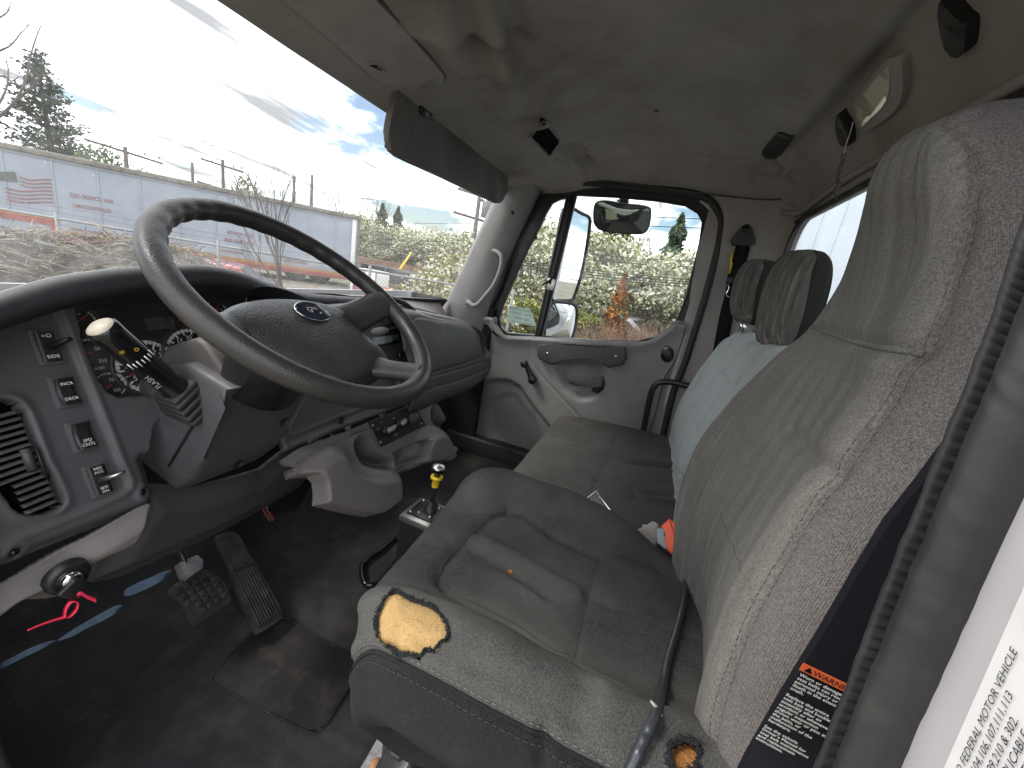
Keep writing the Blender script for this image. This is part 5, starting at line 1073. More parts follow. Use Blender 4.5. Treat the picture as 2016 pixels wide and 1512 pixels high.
# ================================================================== steering column
W0 = np.array([-0.492, 0.528, 0.896]); nw = np.array([0.072, -0.543, 0.836]); nw /= np.linalg.norm(nw)
PW = Plane(W0, np.array([1.0, 0, 0])-nw*nw[0], np.cross(nw, np.array([1.0, 0, 0])))
colm = thing('steering_column', 'boxy dark grey steering column shroud with a wiper and signal stalk', 'steering column', (-0.50, 0.80, 0.50))
PY = Plane((-0.585, 0, 0), (0, -1, 0), (0, 0, 1))
pf = [(0.600, 0.745), (0.626, 0.716), (0.671, 0.597), (0.700, 0.548), (0.75, 0.502), (0.86, 0.535), (0.88, 0.66), (0.80, 0.735), (0.70, 0.765)]
def xprism(mb, prof, x0, x1, bev, seg=3):
    pl = Plane((x0, 0, 0), (0, -1, 0), (0, 0, 1)); return mb.prism([(-y, z) for y, z in prof][::1], pl, -(x1-x0), 0.0, bev, seg, both=True)
xprism(MB(), pf, -0.585, -0.405, 0.014, 3).build('shroud', M['dash'], colm, auto=50)
xprism(MB(), [(0.800, 0.715), (0.800, 0.752), (0.782, 0.773), (0.706, 0.806), (0.686, 0.800), (0.645, 0.768), (0.64, 0.735)], -0.567, -0.425, 0.010, 3).build('shroud_lid', mat('column_lid_plastic', (0.085, 0.079, 0.076), 0.5, bump=0.3, bscale=700, bdist=0.0004, dust=0.25), colm, auto=50)
MB().box((-0.5855, 0.715, 0.62), (0.006, 0.004, 0.16), ((1, 0, 0), (0, 0.82, 0.57), (0, -0.57, 0.82)), 0.001).build('shroud_seam', M['black'], colm)
MB().lathe([(0.085, -0.045), (0.08, -0.07), (0.068, -0.11), (0.066, -0.2), (0.05, -0.2)], W0, nw, 30).build('column_collar', M['black'], colm)
for x, y in ((468, 914), (559, 829)): MB().lathe([(0, -0.003), (0.007, -0.003), (0.010, 0.001)], aX(x, y, -0.50)+np.array([0, -0.001, -0.001]), (0, -0.85, -0.4), 12).build('screw_recess', M['black'], colm)
sb, st_ = np.array([-0.596, 0.700, 0.715]), aX(193, 640, -0.70); sa = (st_-sb)/np.linalg.norm(st_-sb)
u_ = np.cross(sa, (0, 1, 0)); u_ /= np.linalg.norm(u_); w_ = np.cross(sa, u_)
for k, (h, s) in enumerate(((-0.034, 0.070), (-0.022, 0.068), (-0.010, 0.062), (0.002, 0.056), (0.010, 0.048))): MB().box(sb+sa*h, (s, s, 0.011), (u_, w_, sa), 0.004).build('boot_fold', M['rubber'], colm)
L_ = np.linalg.norm(st_-sb)
stalk = MB().lathe([(0.024, 0.0), (0.0225, 0.012), (0.0185, 0.02), (0.0185, L_*0.50), (0.0190, L_*0.51), (0.0200, L_*0.62), (0.0200, L_*0.63), (0.0205, L_*0.9), (0.0195, L_*0.97), (0.017, L_*0.985)], sb, sa, 26).build('stalk', M['gloss'], colm)
MB().lathe([(0, L_+0.001), (0.012, L_), (0.0165, L_-0.003), (0.0175, L_-0.006), (0.0195, L_-0.010)], sb, sa, 26).build('stalk_button', mat('worn_cream_plastic', (0.42, 0.37, 0.29), 0.45, var=0.2, vscale=60), stalk)
vd = CAM-(sb+sa*L_*0.6); vd -= sa*(vd@sa); vd /= np.linalg.norm(vd)
PSK = Plane(sb+sa*L_*0.60+vd*0.0215, sa, np.cross(vd, sa)); mk = MB()
for i in range(7):
    t = -0.8+1.7*i/6; d = vd*math.cos(t)+np.cross(sa, vd)*math.sin(t); p = sb+sa*L_*0.60+d*0.0208; mk.box(p, (0.012-0.004*(i % 2), 0.0016, 0.0008), (sa, np.cross(d, sa), d))
mk.build('stalk_marks', M['white'], stalk)
text('stalk_print', [('FLASH', -0.035, 0.012, 0.010)], PSK, M['greyprint'], stalk, 0.001)
text('stalk_symbol', [('*', 0.030, 0.004, 0.016), ('o', 0.022, -0.006, 0.012)], PSK, M['yellow'], stalk, 0.001)
# ================================================================== steering wheel
wheel = thing('steering_wheel', 'worn black four-spoke steering wheel with oval hub emblem', 'steering wheel', W0)
n1, n2 = 180, 18; G = np.zeros((n1, n2, 3)); R0 = 0.2135
for i in range(n1):
    t = 2*math.pi*i/n1; er = PW.ux*math.cos(t)+PW.uy*math.sin(t)
    for j in range(n2):
        a = 2*math.pi*j/n2; k = 0.0168; inner = max(0, -math.cos(a)); r = k+0.0012*inner*math.sin(t*34)*(1 if 0.15 < t < 2.9 else 0.2)
        G[i, j] = W0+er*(R0+r*math.cos(a))+nw*r*1.0*math.sin(a)
MB().grid(G, True, True).build('rim', M['wheel'], wheel)
padp = smooth_loop([np.array(p) for p in ((-0.140, 0.004), (-0.10, 0.036), (-0.04, 0.052), (0.03, 0.055), (0.095, 0.046), (0.138, 0.022), (0.126, -0.018), (0.135, -0.062), (0.140, -0.098), (0.105, -0.122), (0.03, -0.136), (-0.035, -0.146), (-0.064, -0.130), (-0.100, -0.075), (-0.128, -0.032))], 6)
ctr = np.array((0.0, -0.02)); prof_ = [(0.001, -0.022), (0.15, -0.022), (0.3, -0.023), (0.45, -0.025), (0.6, -0.028), (0.75, -0.033), (0.87, -0.040), (0.95, -0.049), (1.0, -0.062), (0.99, -0.075), (0.90, -0.085)]
G = np.array([[PW.pt(*(ctr+(p-ctr)*s*1.06), h) for p in padp] for s, h in prof_]); MB().grid(G, True).build('hub_pad', M['hub'], wheel)
for a0, hp0, wd in ((3, (0.100, 0.010), 0.034), (-60, (0.080, -0.090), 0.031), (-116, (-0.035, -0.105), 0.027), (190, (-0.105, -0.002), 0.030)):
    t = math.radians(a0); e = np.array((math.cos(t), math.sin(t)))*R0; h0 = np.array(hp0)
    P = np.array([PW.pt(*(h0*0.9), -0.060), PW.pt(*(h0+(e-h0)*0.3), -0.050), PW.pt(*(h0+(e-h0)*0.65), -0.026), PW.pt(*(h0+(e-h0)*0.92), -0.006), PW.pt(*e, 0.0)])
    MB().tube(crs(P, 24), crs(np.array([[wd*1.3], [wd*1.1], [wd], [wd*1.05], [wd*1.15]]), 24)[:, 0], 16, flat=(nw, 0.50)).build('spoke', M['wheel'], wheel)
PE = Plane(PW.pt(0.006, -0.002, -0.0215), PW.ux, PW.uy); ell = lambda a, b: [(a*math.cos(t), b*math.sin(t)) for t in np.linspace(0, 2*math.pi, 41)[:-1]]
em = MB().prism(ell(0.034, 0.021), PE, -0.004, 0.0042, 0.0025, 3).build('emblem', mat('emblem_blue_black', (0.012, 0.016, 0.030), 0.15), wheel, auto=50)
MB().tube([PE.pt(a, b, 0.002) for a, b in ell(0.0345, 0.0215)], 0.0014, 6, closed=True).build('emblem_ring', M['chrome'], em)
MB().tube([PE.pt(a*0.001, b*0.001, 0.0047) for a, b in ((-9, -4), (-12, 2), (-9, 6), (10, 6), (10, 2), (-4, 2), (-4, -4), (-9, -4))], 0.0009, 5).build('emblem_mark', M['silverpl'], em)
MB().box(PE.pt(0.012, -0.006, 0.0045), (0.004, 0.004, 0.001), (PE.ux, PE.uy, PE.n)).build('emblem_dot', M['silverpl'], em)
# ================================================================== small things in the cab
# ---- pedals
pa0, pa1 = aZ(525, 1236, 0.03), aZ(440, 1062, 0.03); O_ = aZ(490, 1160, 0.11)
PA = Plane(O_, (1, 0, 0), (0, 0.80, 0.60))
acc = thing('accelerator_pedal', 'long ribbed black accelerator pedal standing on the rubber floor', 'pedal', aZ(525, 1236, 0.0))
ao = smooth_loop(PA.pxs(c3([(1525, 730), (1560, 690), (1640, 668), (1690, 690), (1760, 800), (1850, 960), (2005, 1240), (1990, 1290), (1850, 1385), (1815, 1375), (1740, 1230), (1620, 930)])), 4)
MB().prism([tuple(p) for p in ao], PA, -0.014, 0.0, 0.003).build('pedal_plate', M['pedal'], acc, auto=50)
l0, l1 = c3([(1548, 735)])[0], c3([(1838, 1360)])[0]; r0_, r1_ = c3([(1700, 705)])[0], c3([(1985, 1255)])[0]
for i in range(8):
    t = (i+0.5)/8; s_ = np.array(l0)*(1-t)+np.array(r0_)*t; e_ = np.array(l1)*(1-t)+np.array(r1_)*t
    P = [PA.ptp(*(s_+(e_-s_)*u), 0.0015) for u in (0.03, 0.34)]; Q_ = [PA.ptp(*(s_+(e_-s_)*u), 0.0015) for u in (0.37, 0.98)]
    MB().box((P[0]+P[1])/2, (np.linalg.norm(P[1]-P[0]), 0.005, 0.006), ((P[1]-P[0])/np.linalg.norm(P[1]-P[0]), np.cross(PA.n, (P[1]-P[0])/np.linalg.norm(P[1]-P[0])), PA.n), 0.0015).build('rib', M['pedal'], acc)
    MB().box((Q_[0]+Q_[1])/2, (np.linalg.norm(Q_[1]-Q_[0]), 0.005, 0.006), ((Q_[1]-Q_[0])/np.linalg.norm(Q_[1]-Q_[0]), np.cross(PA.n, (Q_[1]-Q_[0])/np.linalg.norm(Q_[1]-Q_[0])), PA.n), 0.0015).build('rib', M['pedal'], acc)
MB().box(PA.ptp(500, 1180, -0.05), (0.05, 0.12, 0.08), (PA.ux, PA.uy, PA.n), 0.006).build('pedal_base', M['darksteel'], acc)
PBk = Plane(aX(398, 1170, -0.50), (1, 0, 0), (0, 0.72, 0.69))
brk = thing('brake_pedal', 'square dirt-filled brake pedal with waffle tread beside the accelerator', 'pedal', aX(398, 1170, -0.50))
bo = smooth_loop(PBk.pxs(c3([(1215, 1085), (1260, 1030), (1330, 1000), (1440, 945), (1520, 965), (1590, 1040), (1640, 1150), (1610, 1180), (1410, 1318), (1385, 1310), (1300, 1210)])), 4)
MB().prism([tuple(p) for p in bo], PBk, -0.018, 0.0, 0.004).build('pedal_plate', M['pedal'], brk, auto=50)
ctrb = np.mean(bo, 0); g0, g1 = c3([(1300, 1050)])[0], c3([(1440, 1270)])[0]; h0, h1 = c3([(1240, 1080)])[0], c3([(1520, 1010)])[0]
for i in range(5):
    for j in range(5):
        a, b = ctrb+np.array([(i-2)*0.0165, (j-2)*0.0165])
        if sdist(np.array([a]), np.array([b]), bo)[0] < -0.009: MB().box(PBk.pt(a, b, 0.001), (0.0125, 0.0125, 0.006), (PBk.ux, PBk.uy, PBk.n), 0.0015).build('tread_block', M['pedal'], brk)
mp = PBk.pxs(c3([(1275, 890), (1400, 835), (1440, 870), (1440, 930), (1335, 1003), (1310, 985)]), 0.02); MB().prism([tuple(p) for p in mp], PBk, -0.01, 0.022, 0.003).build('pedal_foot', mat('cast_grey', (0.13, 0.13, 0.14), 0.5, bump=0.8, bscale=160, bdist=0.002), brk, auto=40)
MB().tube([PBk.ptp(*c3([(1340, 960)])[0], 0.0), PBk.ptp(*c3([(1270, 830)])[0], 0.02), PBk.ptp(*c3([(1230, 760)])[0], 0.0)], 0.013, 10, flat=((1, 0, 0), 0.5)).build('pedal_arm', M['darksteel'], brk)
# ---- rubber mat
mo = [aZ(x, y, 0.012)[:2] for x, y in ((578, 1221), (700, 1292), (711, 1304), (706, 1318), (645, 1418), (628, 1432), (600, 1434), (428, 1346), (420, 1336), (424, 1322), (500, 1236), (545, 1214))]
fm = MB().prism([tuple(p) for p in mo], PF, 0.002, 0.007, 0.002).build('floor_mat', M['mat'], auto=50); tag(fm, 'scuffed black rubber heel mat on the driver floor', 'mat')
MB().tube([(a, b, 0.0065) for a, b in smooth_loop(mo, 3)], 0.002, 6, closed=True).build('mat_border', M['mat'], fm)
# ---- hanging wires under the dash
wt = thing('loose_wires', 'bundle of loose red and tan wires hanging below the dash', 'wires', aY(530, 1030, 0.93))
for i, (L, m_) in enumerate((([(512, 982), (518, 1000), (528, 1015), (535, 1026)], 'red'), ([(520, 978), (524, 1000), (534, 1012), (541, 1022)], 'red'), ([(514, 988), (520, 1008), (532, 1026)], 'thread'), ([(526, 985), (527, 1005), (538, 1025)], 'thread'), ([(533, 1024), (546, 1044), (556, 1046)], 'black'))):
    MB().tube(crs(np.array([aY(x, y, 0.93-0.004*i) for x, y in L]), 16), 0.0016, 6).build('wire', M[m_], wt)
# ---- key, fob and pink cable tie
ig = PK.ptp(136, 1138, 0.008); lock = thing('ignition_key', 'ignition lock with key and bright pink cable tie in the knee panel', 'key', ig)
MB().lathe([(0.026, -0.010), (0.024, 0.002), (0.018, 0.004), (0.013, 0.002)], ig, PK.n, 26).build('lock_bezel', M['black'], lock)
MB().lathe([(0.0, 0.012), (0.010, 0.012), (0.0125, 0.009), (0.013, 0.0)], ig, PK.n, 24).build('lock_cylinder', M['chrome'], lock)
MB().box(ig+PK.n*0.013, (0.002, 0.010, 0.003), (PK.ux, PK.uy, PK.n), 0).build('key_slot', M['gloss'], lock)
MB().box(PK.ptp(148, 1160, 0.022), (0.026, 0.034, 0.008), (PK.ux*0.8+PK.uy*0.6, PK.uy*0.8-PK.ux*0.6, PK.n), 0.003).build('key_head', M['black'], lock)
MB().tube([ig+PK.n*0.012, PK.ptp(146, 1156, 0.022)], 0.004, 8).build('key_blade', M['steel'], lock)
kt = lambda L: np.array([PK.ptp(*p, 0.026) for p in c3(L)])
MB().band(crs(kt([(455, 1275), (465, 1220), (500, 1170), (545, 1170), (540, 1220), (500, 1265), (465, 1280)]), 30), PK.n, 0.006, 0.0012).build('cable_tie', M['pink'], lock)
MB().tube(crs(kt([(460, 1278), (380, 1300), (280, 1335), (195, 1372)]), 16), np.linspace(0.0022, 0.001, 16), 6).build('tie_tail', M['pink'], lock)
MB().band(crs(kt([(545, 1130), (575, 1110), (620, 1135), (680, 1160)]), 16), PK.uy, 0.008, 0.0012).build('tie_end', M['pink'], lock)
# ---- shift lever on its steel-topped box
zt = 0.315; top_ = [aZ(*p, zt)[:2] for p in c7([(1150, 648), (1505, 782), (1312, 976), (938, 822)])]
sh = thing('gear_shifter', 'gear lever with silver knob and yellow collar on a black floor box', 'gear lever', (*np.mean(top_, 0), 0.0))
PT0 = Plane((0, 0, zt), (1, 0, 0), (0, 1, 0)); cT = np.mean(top_, 0)
MB().prism([tuple(p) for p in top_][::-1], PT0, -0.018, 0.0, 0.003).build('top_plate', M['steel'], sh, auto=40)
MB().prism([tuple(cT+(p-cT)*0.96) for p in top_][::-1], PT0, -zt+0.004, -0.018).build('floor_box', M['darksteel'], sh, smooth=False)
bp_ = [aZ(*p, zt+0.003)[:2] for p in c7([(1172, 668), (1442, 778), (1308, 922), (1012, 798)])]; MB().prism([tuple(p) for p in bp_][::-1], PT0, 0.0, 0.004, 0.001).build('gate_plate', M['darksteel'], sh, auto=40)
for x, y in ((1180, 678), (1415, 770), (1292, 888), (1048, 788), (1222, 715), (1332, 758), (1240, 845), (1132, 800)): MB().lathe([(0, 0.004), (0.003, 0.0035), (0.0042, 0.0)], aZ(*c7([(x, y)])[0], zt+0.004), (0, 0, 1), 8).build('bolt', M['steel'], sh)
sb0 = aZ(*c7([(1250, 775)])[0], zt+0.004); kn = aX(*c7([(1330, 345)])[0], sb0[0]+0.004)
MB().lathe([(0.026, 0.0), (0.022, 0.010), (0.012, 0.022), (0.008, 0.03)], sb0, (0, 0, 1), 4).build('lever_boot', M['black'], sh)
hh_ = kn-sb0; MB().tube([sb0, kn], 0.0058, 12).build('lever', M['black'], sh)
ha = hh_/np.linalg.norm(hh_); hl = np.linalg.norm(hh_)
MB().lathe([(0.010, hl-0.062), (0.0105, hl-0.040), (0.017, hl-0.036), (0.017, hl-0.030), (0.009, hl-0.028), (0.008, hl-0.062)], sb0, ha, 20).build('yellow_collar', M['yellow'], sh)
MB().lathe([(0.008, hl-0.024), (0.015, hl-0.018), (0.0185, hl-0.010), (0.019, hl-0.004)], sb0, ha, 22).build('knob_base', M['gloss'], sh)
MB().lathe([(0.019, hl-0.004), (0.0185, hl), (0.012, hl+0.004), (0, hl+0.006)], sb0, ha, 22).build('knob_cap', M['steel'], sh)
gs = [aZ(*p, 0.012) for p in c7([(565, 1390), (570, 1320), (620, 1270), (760, 1165), (900, 1050), (1000, 1100), (900, 1300), (760, 1480), (640, 1520), (580, 1480)])]
o = MB().tube(smooth_loop(gs, 4), 0.009, 8, closed=True).build('floor_gasket', M['gloss']); tag(o, 'black rubber gasket ring round the shift box opening in the floor', 'gasket')
# ---- sun visor
PV = Plane((0, 0.712, 1.30), (1, 0, 0), (0, 0.10, 1)); c8 = lambda L: [(700+x/3.6, 60+y/3.6) for x, y in L]
vis = thing('sun_visor', 'dark grey padded sun visor folded down below the headliner', 'sun visor', aY(880, 300, 0.71))
vo_ = smooth_loop(PV.pxs(c8([(310, 400), (430, 450), (700, 620), (980, 830), (1075, 945), (1078, 1000), (1060, 1020), (1078, 1060), (1070, 1130), (1050, 1190), (1010, 1225), (960, 1205), (640, 1050), (300, 890), (245, 820), (228, 750), (240, 640), (275, 500)])), 3)
MB().prism([tuple(p) for p in vo_], PV, -0.014, 0.004, 0.007, 3, both=True).build('visor_pad', mat('visor_vinyl', (0.15, 0.138, 0.128), 0.75, bump=0.4, bscale=900), vis, auto=60)
MB().tube(crs(np.array([PV.ptp(*p, 0.006) for p in c8([(520, 515), (620, 600), (800, 740), (960, 860), (1060, 915), (1110, 920)])]), 30), 0.0052, 10).build('visor_rod', M['liner_pl'], vis)
MB().prism([tuple(p) for p in smooth_loop(PV.pxs(c8([(440, 455), (520, 500), (525, 600), (495, 620), (445, 590), (440, 520)])), 3)], PV, 0.002, 0.012, 0.003).build('visor_clip', M['black'], vis)
MB().tube(crs(np.array([PV.ptp(*p, 0.006) for p in c8([(1078, 970), (1130, 968), (1160, 940), (1158, 925)])]), 12), 0.0040, 8).build('visor_pivot', M['black'], vis)
# ---- overhead storage lid
PO = Plane((-0.1, 0.69, 1.384), (1, 0, 0), (0, -0.93, 0.36))
lo_ = smooth_loop(PO.pxs([(430, -90), (560, -8), (640, 58), (735, 142), (772, 158), (850, 164), (874, 152), (866, 132), (810, 66), (745, -5), (660, -90), (560, -140)]), 4)
ol_ = thing('overhead_bin', 'light grey overhead storage lid with small latch above the windshield', 'storage bin', aY(700, 60, 0.68))
MB().prism([tuple(p) for p in lo_], PO, -0.02, 0.012, 0.006, 3).build('bin_lid', M['liner_pl'], ol_, auto=50)
MB().tube([PO.pt(a, b, 0.004) for a, b in lo_], 0.004, 6, closed=True).build('bin_seal', M['trim_dk'], ol_)
lt = [tuple(p) for p in PO.pxs(c8([(62, 222), (150, 225), (212, 285), (135, 282)]), 0.012)]; lb = MB().prism(lt, PO, 0.008, 0.0145, 0.001).build('bin_latch', M['silverpl'], ol_, auto=40)
cl_ = np.mean(lt, 0); MB().prism([tuple(cl_+(np.array(p)-cl_)*0.62) for p in lt], PO, 0.012, 0.0155).build('latch_recess', M['gloss'], lb)
# ---- black cut-out in the front liner
PU = liner_plane(c8([(1236, 745), (1330, 628), (1442, 770), (1370, 875)]), -0.003)
co = [tuple(p) for p in PU.pxs(c8([(1236, 745), (1255, 715), (1330, 628), (1345, 640), (1442, 765), (1440, 785), (1372, 875)]))]
ov = thing('console_vent', 'dark empty radio cut-out in the headliner above the visor', 'cut-out', PU.O)
MB().prism(co, PU, -0.03, 0.006, 0.0).build('cut_out', M['void'], ov, smooth=False); MB().tube([PU.pt(a, b, 0.006) for a, b in co], 0.0035, 6, closed=True).build('cut_out_rim', M['trim'], ov)
# ---- dome light
c9 = lambda L: [(1240+x/2.598, y/2.598) for x, y in L]; PDm = liner_plane([(1745, 175)], 0.0)
dm = thing('dome_light', 'oblong dome lamp with cracked cream lens above the rear window', 'lamp', PDm.O)
bz = smooth_loop(PDm.pxs(c9([(1184, 540), (1195, 470), (1260, 380), (1340, 285), (1400, 256), (1430, 285), (1436, 420), (1402, 525), (1310, 605), (1232, 645), (1200, 630)])), 4)
MB().prism([tuple(p) for p in bz], PDm, -0.02, 0.014, 0.008, 3).build('lamp_bezel', M['liner_pl'], dm, auto=60)
ln_ = smooth_loop(PDm.pxs(c9([(1205, 560), (1212, 480), (1275, 400), (1345, 310), (1372, 330), (1368, 440), (1330, 520), (1250, 600), (1215, 615)])), 4); MB().prism([tuple(p) for p in ln_], PDm, 0.008, 0.0165, 0.003).build('lamp_lens', M['lens'], dm, auto=60)
MB().prism([tuple(p) for p in PDm.pxs(c9([(1222, 605), (1255, 560), (1275, 555), (1355, 450), (1362, 470), (1330, 520), (1270, 575), (1235, 612)]))], PDm, 0.012, 0.0178).build('lens_crack', M['chrome'], dm, smooth=False)
# ---- coat hooks and the cord hanging from one
hk0 = None
for lab, L, dY in (('slim black coat hook beside the dome lamp with a knotted cord on it', [(1090, 575), (1105, 556), (1122, 580), (1150, 630), (1160, 700), (1152, 720), (1122, 720), (1102, 690)], -0.345), ('wide black coat hook on the headliner above the driver seat', [(1645, -40), (1700, -20), (1760, 50), (1792, 80), (1785, 200), (1760, 232), (1705, 240), (1668, 150)], -0.33)):
    pc_ = c9(L); PHk = liner_plane(pc_, 0.0); O2 = PHk.O; ho = smooth_loop(PHk.pxs(pc_), 3)
    t = thing('coat_hook', lab, 'hook', O2); MB().prism([tuple(p) for p in ho], PHk, -0.01, 0.020, 0.005, 3).build('hook_body', M['black'], t, auto=50)
    hk0 = PHk if hk0 is None else hk0
    for v in ((0.45, 0.3), (0.55, 0.75)): MB().lathe([(0, 0.001), (0.003, 0.001), (0.004, -0.001)], PHk.pt(*(ho[0]*0.3+np.mean(ho, 0)*0.7+np.array([0, 0.012*v[1]])), 0.021), PHk.n, 8).build('screw', M['gloss'], t)
hkP = on_liner(c9([(1140, 640)])[0]); hkY = float((hkP[0]+hkP[1]*0.022)[1]); cd = lambda L: np.array([aY(*p, hkY) for p in c9(L)])
ly = thing('hanging_cord', 'grey knotted cord hanging from the slim coat hook', 'cord', cd([(1055, 1015)])[0])
MB().tube(crs(cd([(1140, 622), (1130, 670), (1112, 720), (1092, 790)]), 16), 0.0009, 6).build('string', M['white'], ly); MB().tube(crs(cd([(1143, 625), (1120, 700), (1100, 760), (1096, 800)]), 16), 0.0009, 6).build('string', M['white'], ly)
Pb = crs(cd([(1095, 790), (1082, 840), (1070, 880), (1062, 920), (1068, 950), (1048, 975), (1055, 1018)]), 40); MB().tube(Pb, [0.0035+0.0018*math.sin(i*1.9) if i < 34 else 0.0015 for i in range(40)], 8).build('braid', mat('grey_braid', (0.12, 0.115, 0.10), 0.9, var=0.4, vscale=120), ly)
# ---- orange plug and its cord lying over the driver cushion
cc = lambda L: [(1100+x/5.04, 920+y/5.04) for x, y in L]
O3 = aX(1318, 1055, -0.30); nv = CAM-O3; nv /= np.linalg.norm(nv); PQ = Plane(O3, np.cross((0, 0, 1.0), nv), np.cross(nv, np.cross((0, 0, 1.0), nv)))
plug = thing('power_plug', 'bright orange power plug with grey latch wedged between the seats', 'plug', O3-np.array([0, 0, 0.04]))
MB().prism([tuple(p) for p in PQ.pxs(cc([(1008, 592), (1100, 508), (1135, 640), (1170, 760), (1195, 800), (1128, 830), (1112, 862), (1098, 840), (1062, 760), (1036, 722), (1066, 662), (1046, 602)]))], PQ, -0.05, 0.004, 0.003).build('plug_body', M['orange'], plug, auto=40)
MB().prism([tuple(p) for p in PQ.pxs(cc([(1104, 510), (1192, 592), (1196, 660), (1190, 800), (1170, 760), (1138, 640)]))], PQ, -0.05, 0.001, 0.002).build('plug_side', M['orange'], plug, auto=40)
MB().prism([tuple(p) for p in PQ.pxs(cc([(965, 615), (1012, 600), (1046, 612), (1062, 660), (1034, 715), (1060, 765), (1092, 830), (1040, 800), (975, 745)]))], PQ, -0.045, 0.006, 0.003).build('plug_latch', mat('grey_latch', (0.22, 0.25, 0.26), 0.5), plug, auto=40)
MB().prism([tuple(p) for p in PQ.pxs(cc([(1150, 600), (1160, 590), (1185, 650), (1180, 690), (1165, 660)]))], PQ, 0.0, 0.0022).build('plug_mark', M['fray'], plug)
nk0, nk1 = PQ.ptp(*cc([(1150, 800)])[0], -0.012), PQ.ptp(*cc([(1188, 895)])[0], -0.008)
MB().tube([nk0, nk1], [0.012, 0.008], 12).build('strain_relief', mat('pale_pink_plastic', (0.62, 0.42, 0.36), 0.5), plug)
cp_ = np.concatenate([[nk1*0.7+nk0*0.3], [nk1], CUSH.path([(1346, 1120), (1347, 1165), (1340, 1210), (1326, 1262), (1312, 1310), (1298, 1362), (1286, 1412), (1268, 1450), (1250, 1490), (1228, 1530)], 10, 0.0068)])
cP = crs(cp_, 90)
for _ in range(12): cP[1:-1] = cP[1:-1]*0.5+(cP[2:]+cP[:-2])*0.25
tw = np.linspace(0, 40, 90); o = MB().tube(cP, 0.0047+0.0004*np.sin(tw*3), 10).build('electric_cable', M['cable']); tag(o, 'black twisted power cord lying across the driver cushion from the orange plug', 'cord')
sp_ = cP[np.argmin(np.linalg.norm(project(cP)-np.array([1291, 1396]), axis=1))]+np.array([-0.003, 0, 0.0035]); MB().tube([sp_+np.array([0, 0.008, 0.006]), sp_, sp_-np.array([0, 0.006, 0.006])], [0.001, 0.0022, 0.0008], 6).build('cord_split', M['silverpl'], o)
# ---- belt buckle between the seats
O4 = aX(1285, 1040, -0.20); PQ2 = Plane(O4, PQ.ux, PQ.uy); o = MB().prism([tuple(p) for p in smooth_loop(PQ2.pxs(cc([(780, 625), (850, 590), (925, 535), (965, 550), (1002, 585), (985, 660), (975, 780), (850, 760)])), 3)], PQ2, -0.04, 0.0, 0.006, 3).build('belt_buckle', M['silverpl'], auto=50); tag(o, 'grey worn belt buckle beside the orange plug', 'buckle')
# ---- framed control box lying on the bench
zb = 0.425; bx_ = [aZ(*p, zb)[:2] for p in ((1130, 1002), (1173, 967), (1206, 1012), (1170, 1052))]; PZ = Plane((0, 0, zb), (1, 0, 0), (0, 1, 0)); cb_ = np.mean(bx_, 0)
area = sum(bx_[i][0]*bx_[(i+1) % 4][1]-bx_[(i+1) % 4][0]*bx_[i][1] for i in range(4)); bx_ = bx_ if area > 0 else bx_[::-1]
bxr = thing('control_box', 'small steel-rimmed black control box lying on the bench seat', 'box', (*cb_, 0.40)); MB().prism([tuple(p) for p in bx_], PZ, -0.03, 0.0, 0.002).build('box_body', M['darksteel'], bxr, auto=40)
MB().tube([(*p, zb) for p in bx_], 0.003, 6, closed=True).build('box_rim', M['chrome'], bxr)
MB().prism([tuple(cb_+(p-cb_)*0.8) for p in bx_], PZ, 0, 0.002).build('box_face', M['trim_dk'], bxr, smooth=False); MB().prism([tuple(cb_+(np.array(p)-cb_)*0.35+np.array([0.01, 0.012])) for p in bx_], PZ, 0.001, 0.006, 0.001).build('box_switch', M['silverpl'], bxr)
# ---- driver's belt sleeve with the warning label
PBD = Plane((-0.800, 0, 0), (0, -1, 0), (0, 0, 1))
bs_ = PBD.pxs([(1930, 800), (1895, 845), (1820, 945), (1752, 1030), (1690, 1130), (1620, 1250), (1545, 1370), (1470, 1500), (1420, 1600), (1800, 1600), (1960, 1250), (2060, 900)])
dbl = thing('driver_belt', 'black driver seat belt panel with orange warning label beside the door seal', 'seat belt', PBD.pt(*np.mean(bs_, 0), 0)-np.array([0, 0, 0.1])); MB().prism([tuple(p) for p in bs_], PBD, -0.006, 0.0, 0.002).build('belt_panel', M['belt'], dbl, auto=50)
w0_, w1_, w2_ = PBD.ptp(1578, 1318, 0.001), PBD.ptp(1668, 1362, 0.001), PBD.ptp(1500, 1455, 0.001)
PWn = Plane(w0_, w1_-w0_, w0_-w2_); lw_ = np.linalg.norm(w1_-w0_); lh_ = np.linalg.norm(w0_-w2_)
if PWn.n[0] > 0: PWn = Plane(w0_, w1_-w0_, w2_-w0_)
sg = 1 if (w0_-w2_)@PWn.uy > 0 else -1
sp_l = lh_/21.0
wl_ = MB().prism([(-0.001, -0.0005), (lw_*1.35, -0.0005), (lw_*1.35, lw_*0.20), (-0.001, lw_*0.20)], PWn, 0, 0.0006).build('warning_band', M['warn'], dbl, smooth=False)
text('warning_word', [('\u25b2WARNING', 0.0, lw_*0.095, lw_*0.20, 'LEFT')], PWn, M['gloss'], dbl, 0.0012)
wtxt = ['Worn or damaged', 'seat belts can result in', 'personal injury or', 'death in the event of a', 'crash.', '', 'Replace the entire', 'seat belt and buckle', 'assembly after an', 'accident or whenever', 'regular inspection', 'shows wear or pins in', 'the belts, or', 'malfunction of the', 'hardware.', '', 'See the vehicle', "Driver's Manual for", 'seat belt maintenance', 'and replacement', 'instructions.']
text('warning_text', [(s_, 0.0, -sp_l*(i+1.0), sp_l*1.12, 'LEFT') for i, s_ in enumerate(wtxt) if s_], PWn, M['white'], dbl, 0.0010)['kind'] = 'stuff'
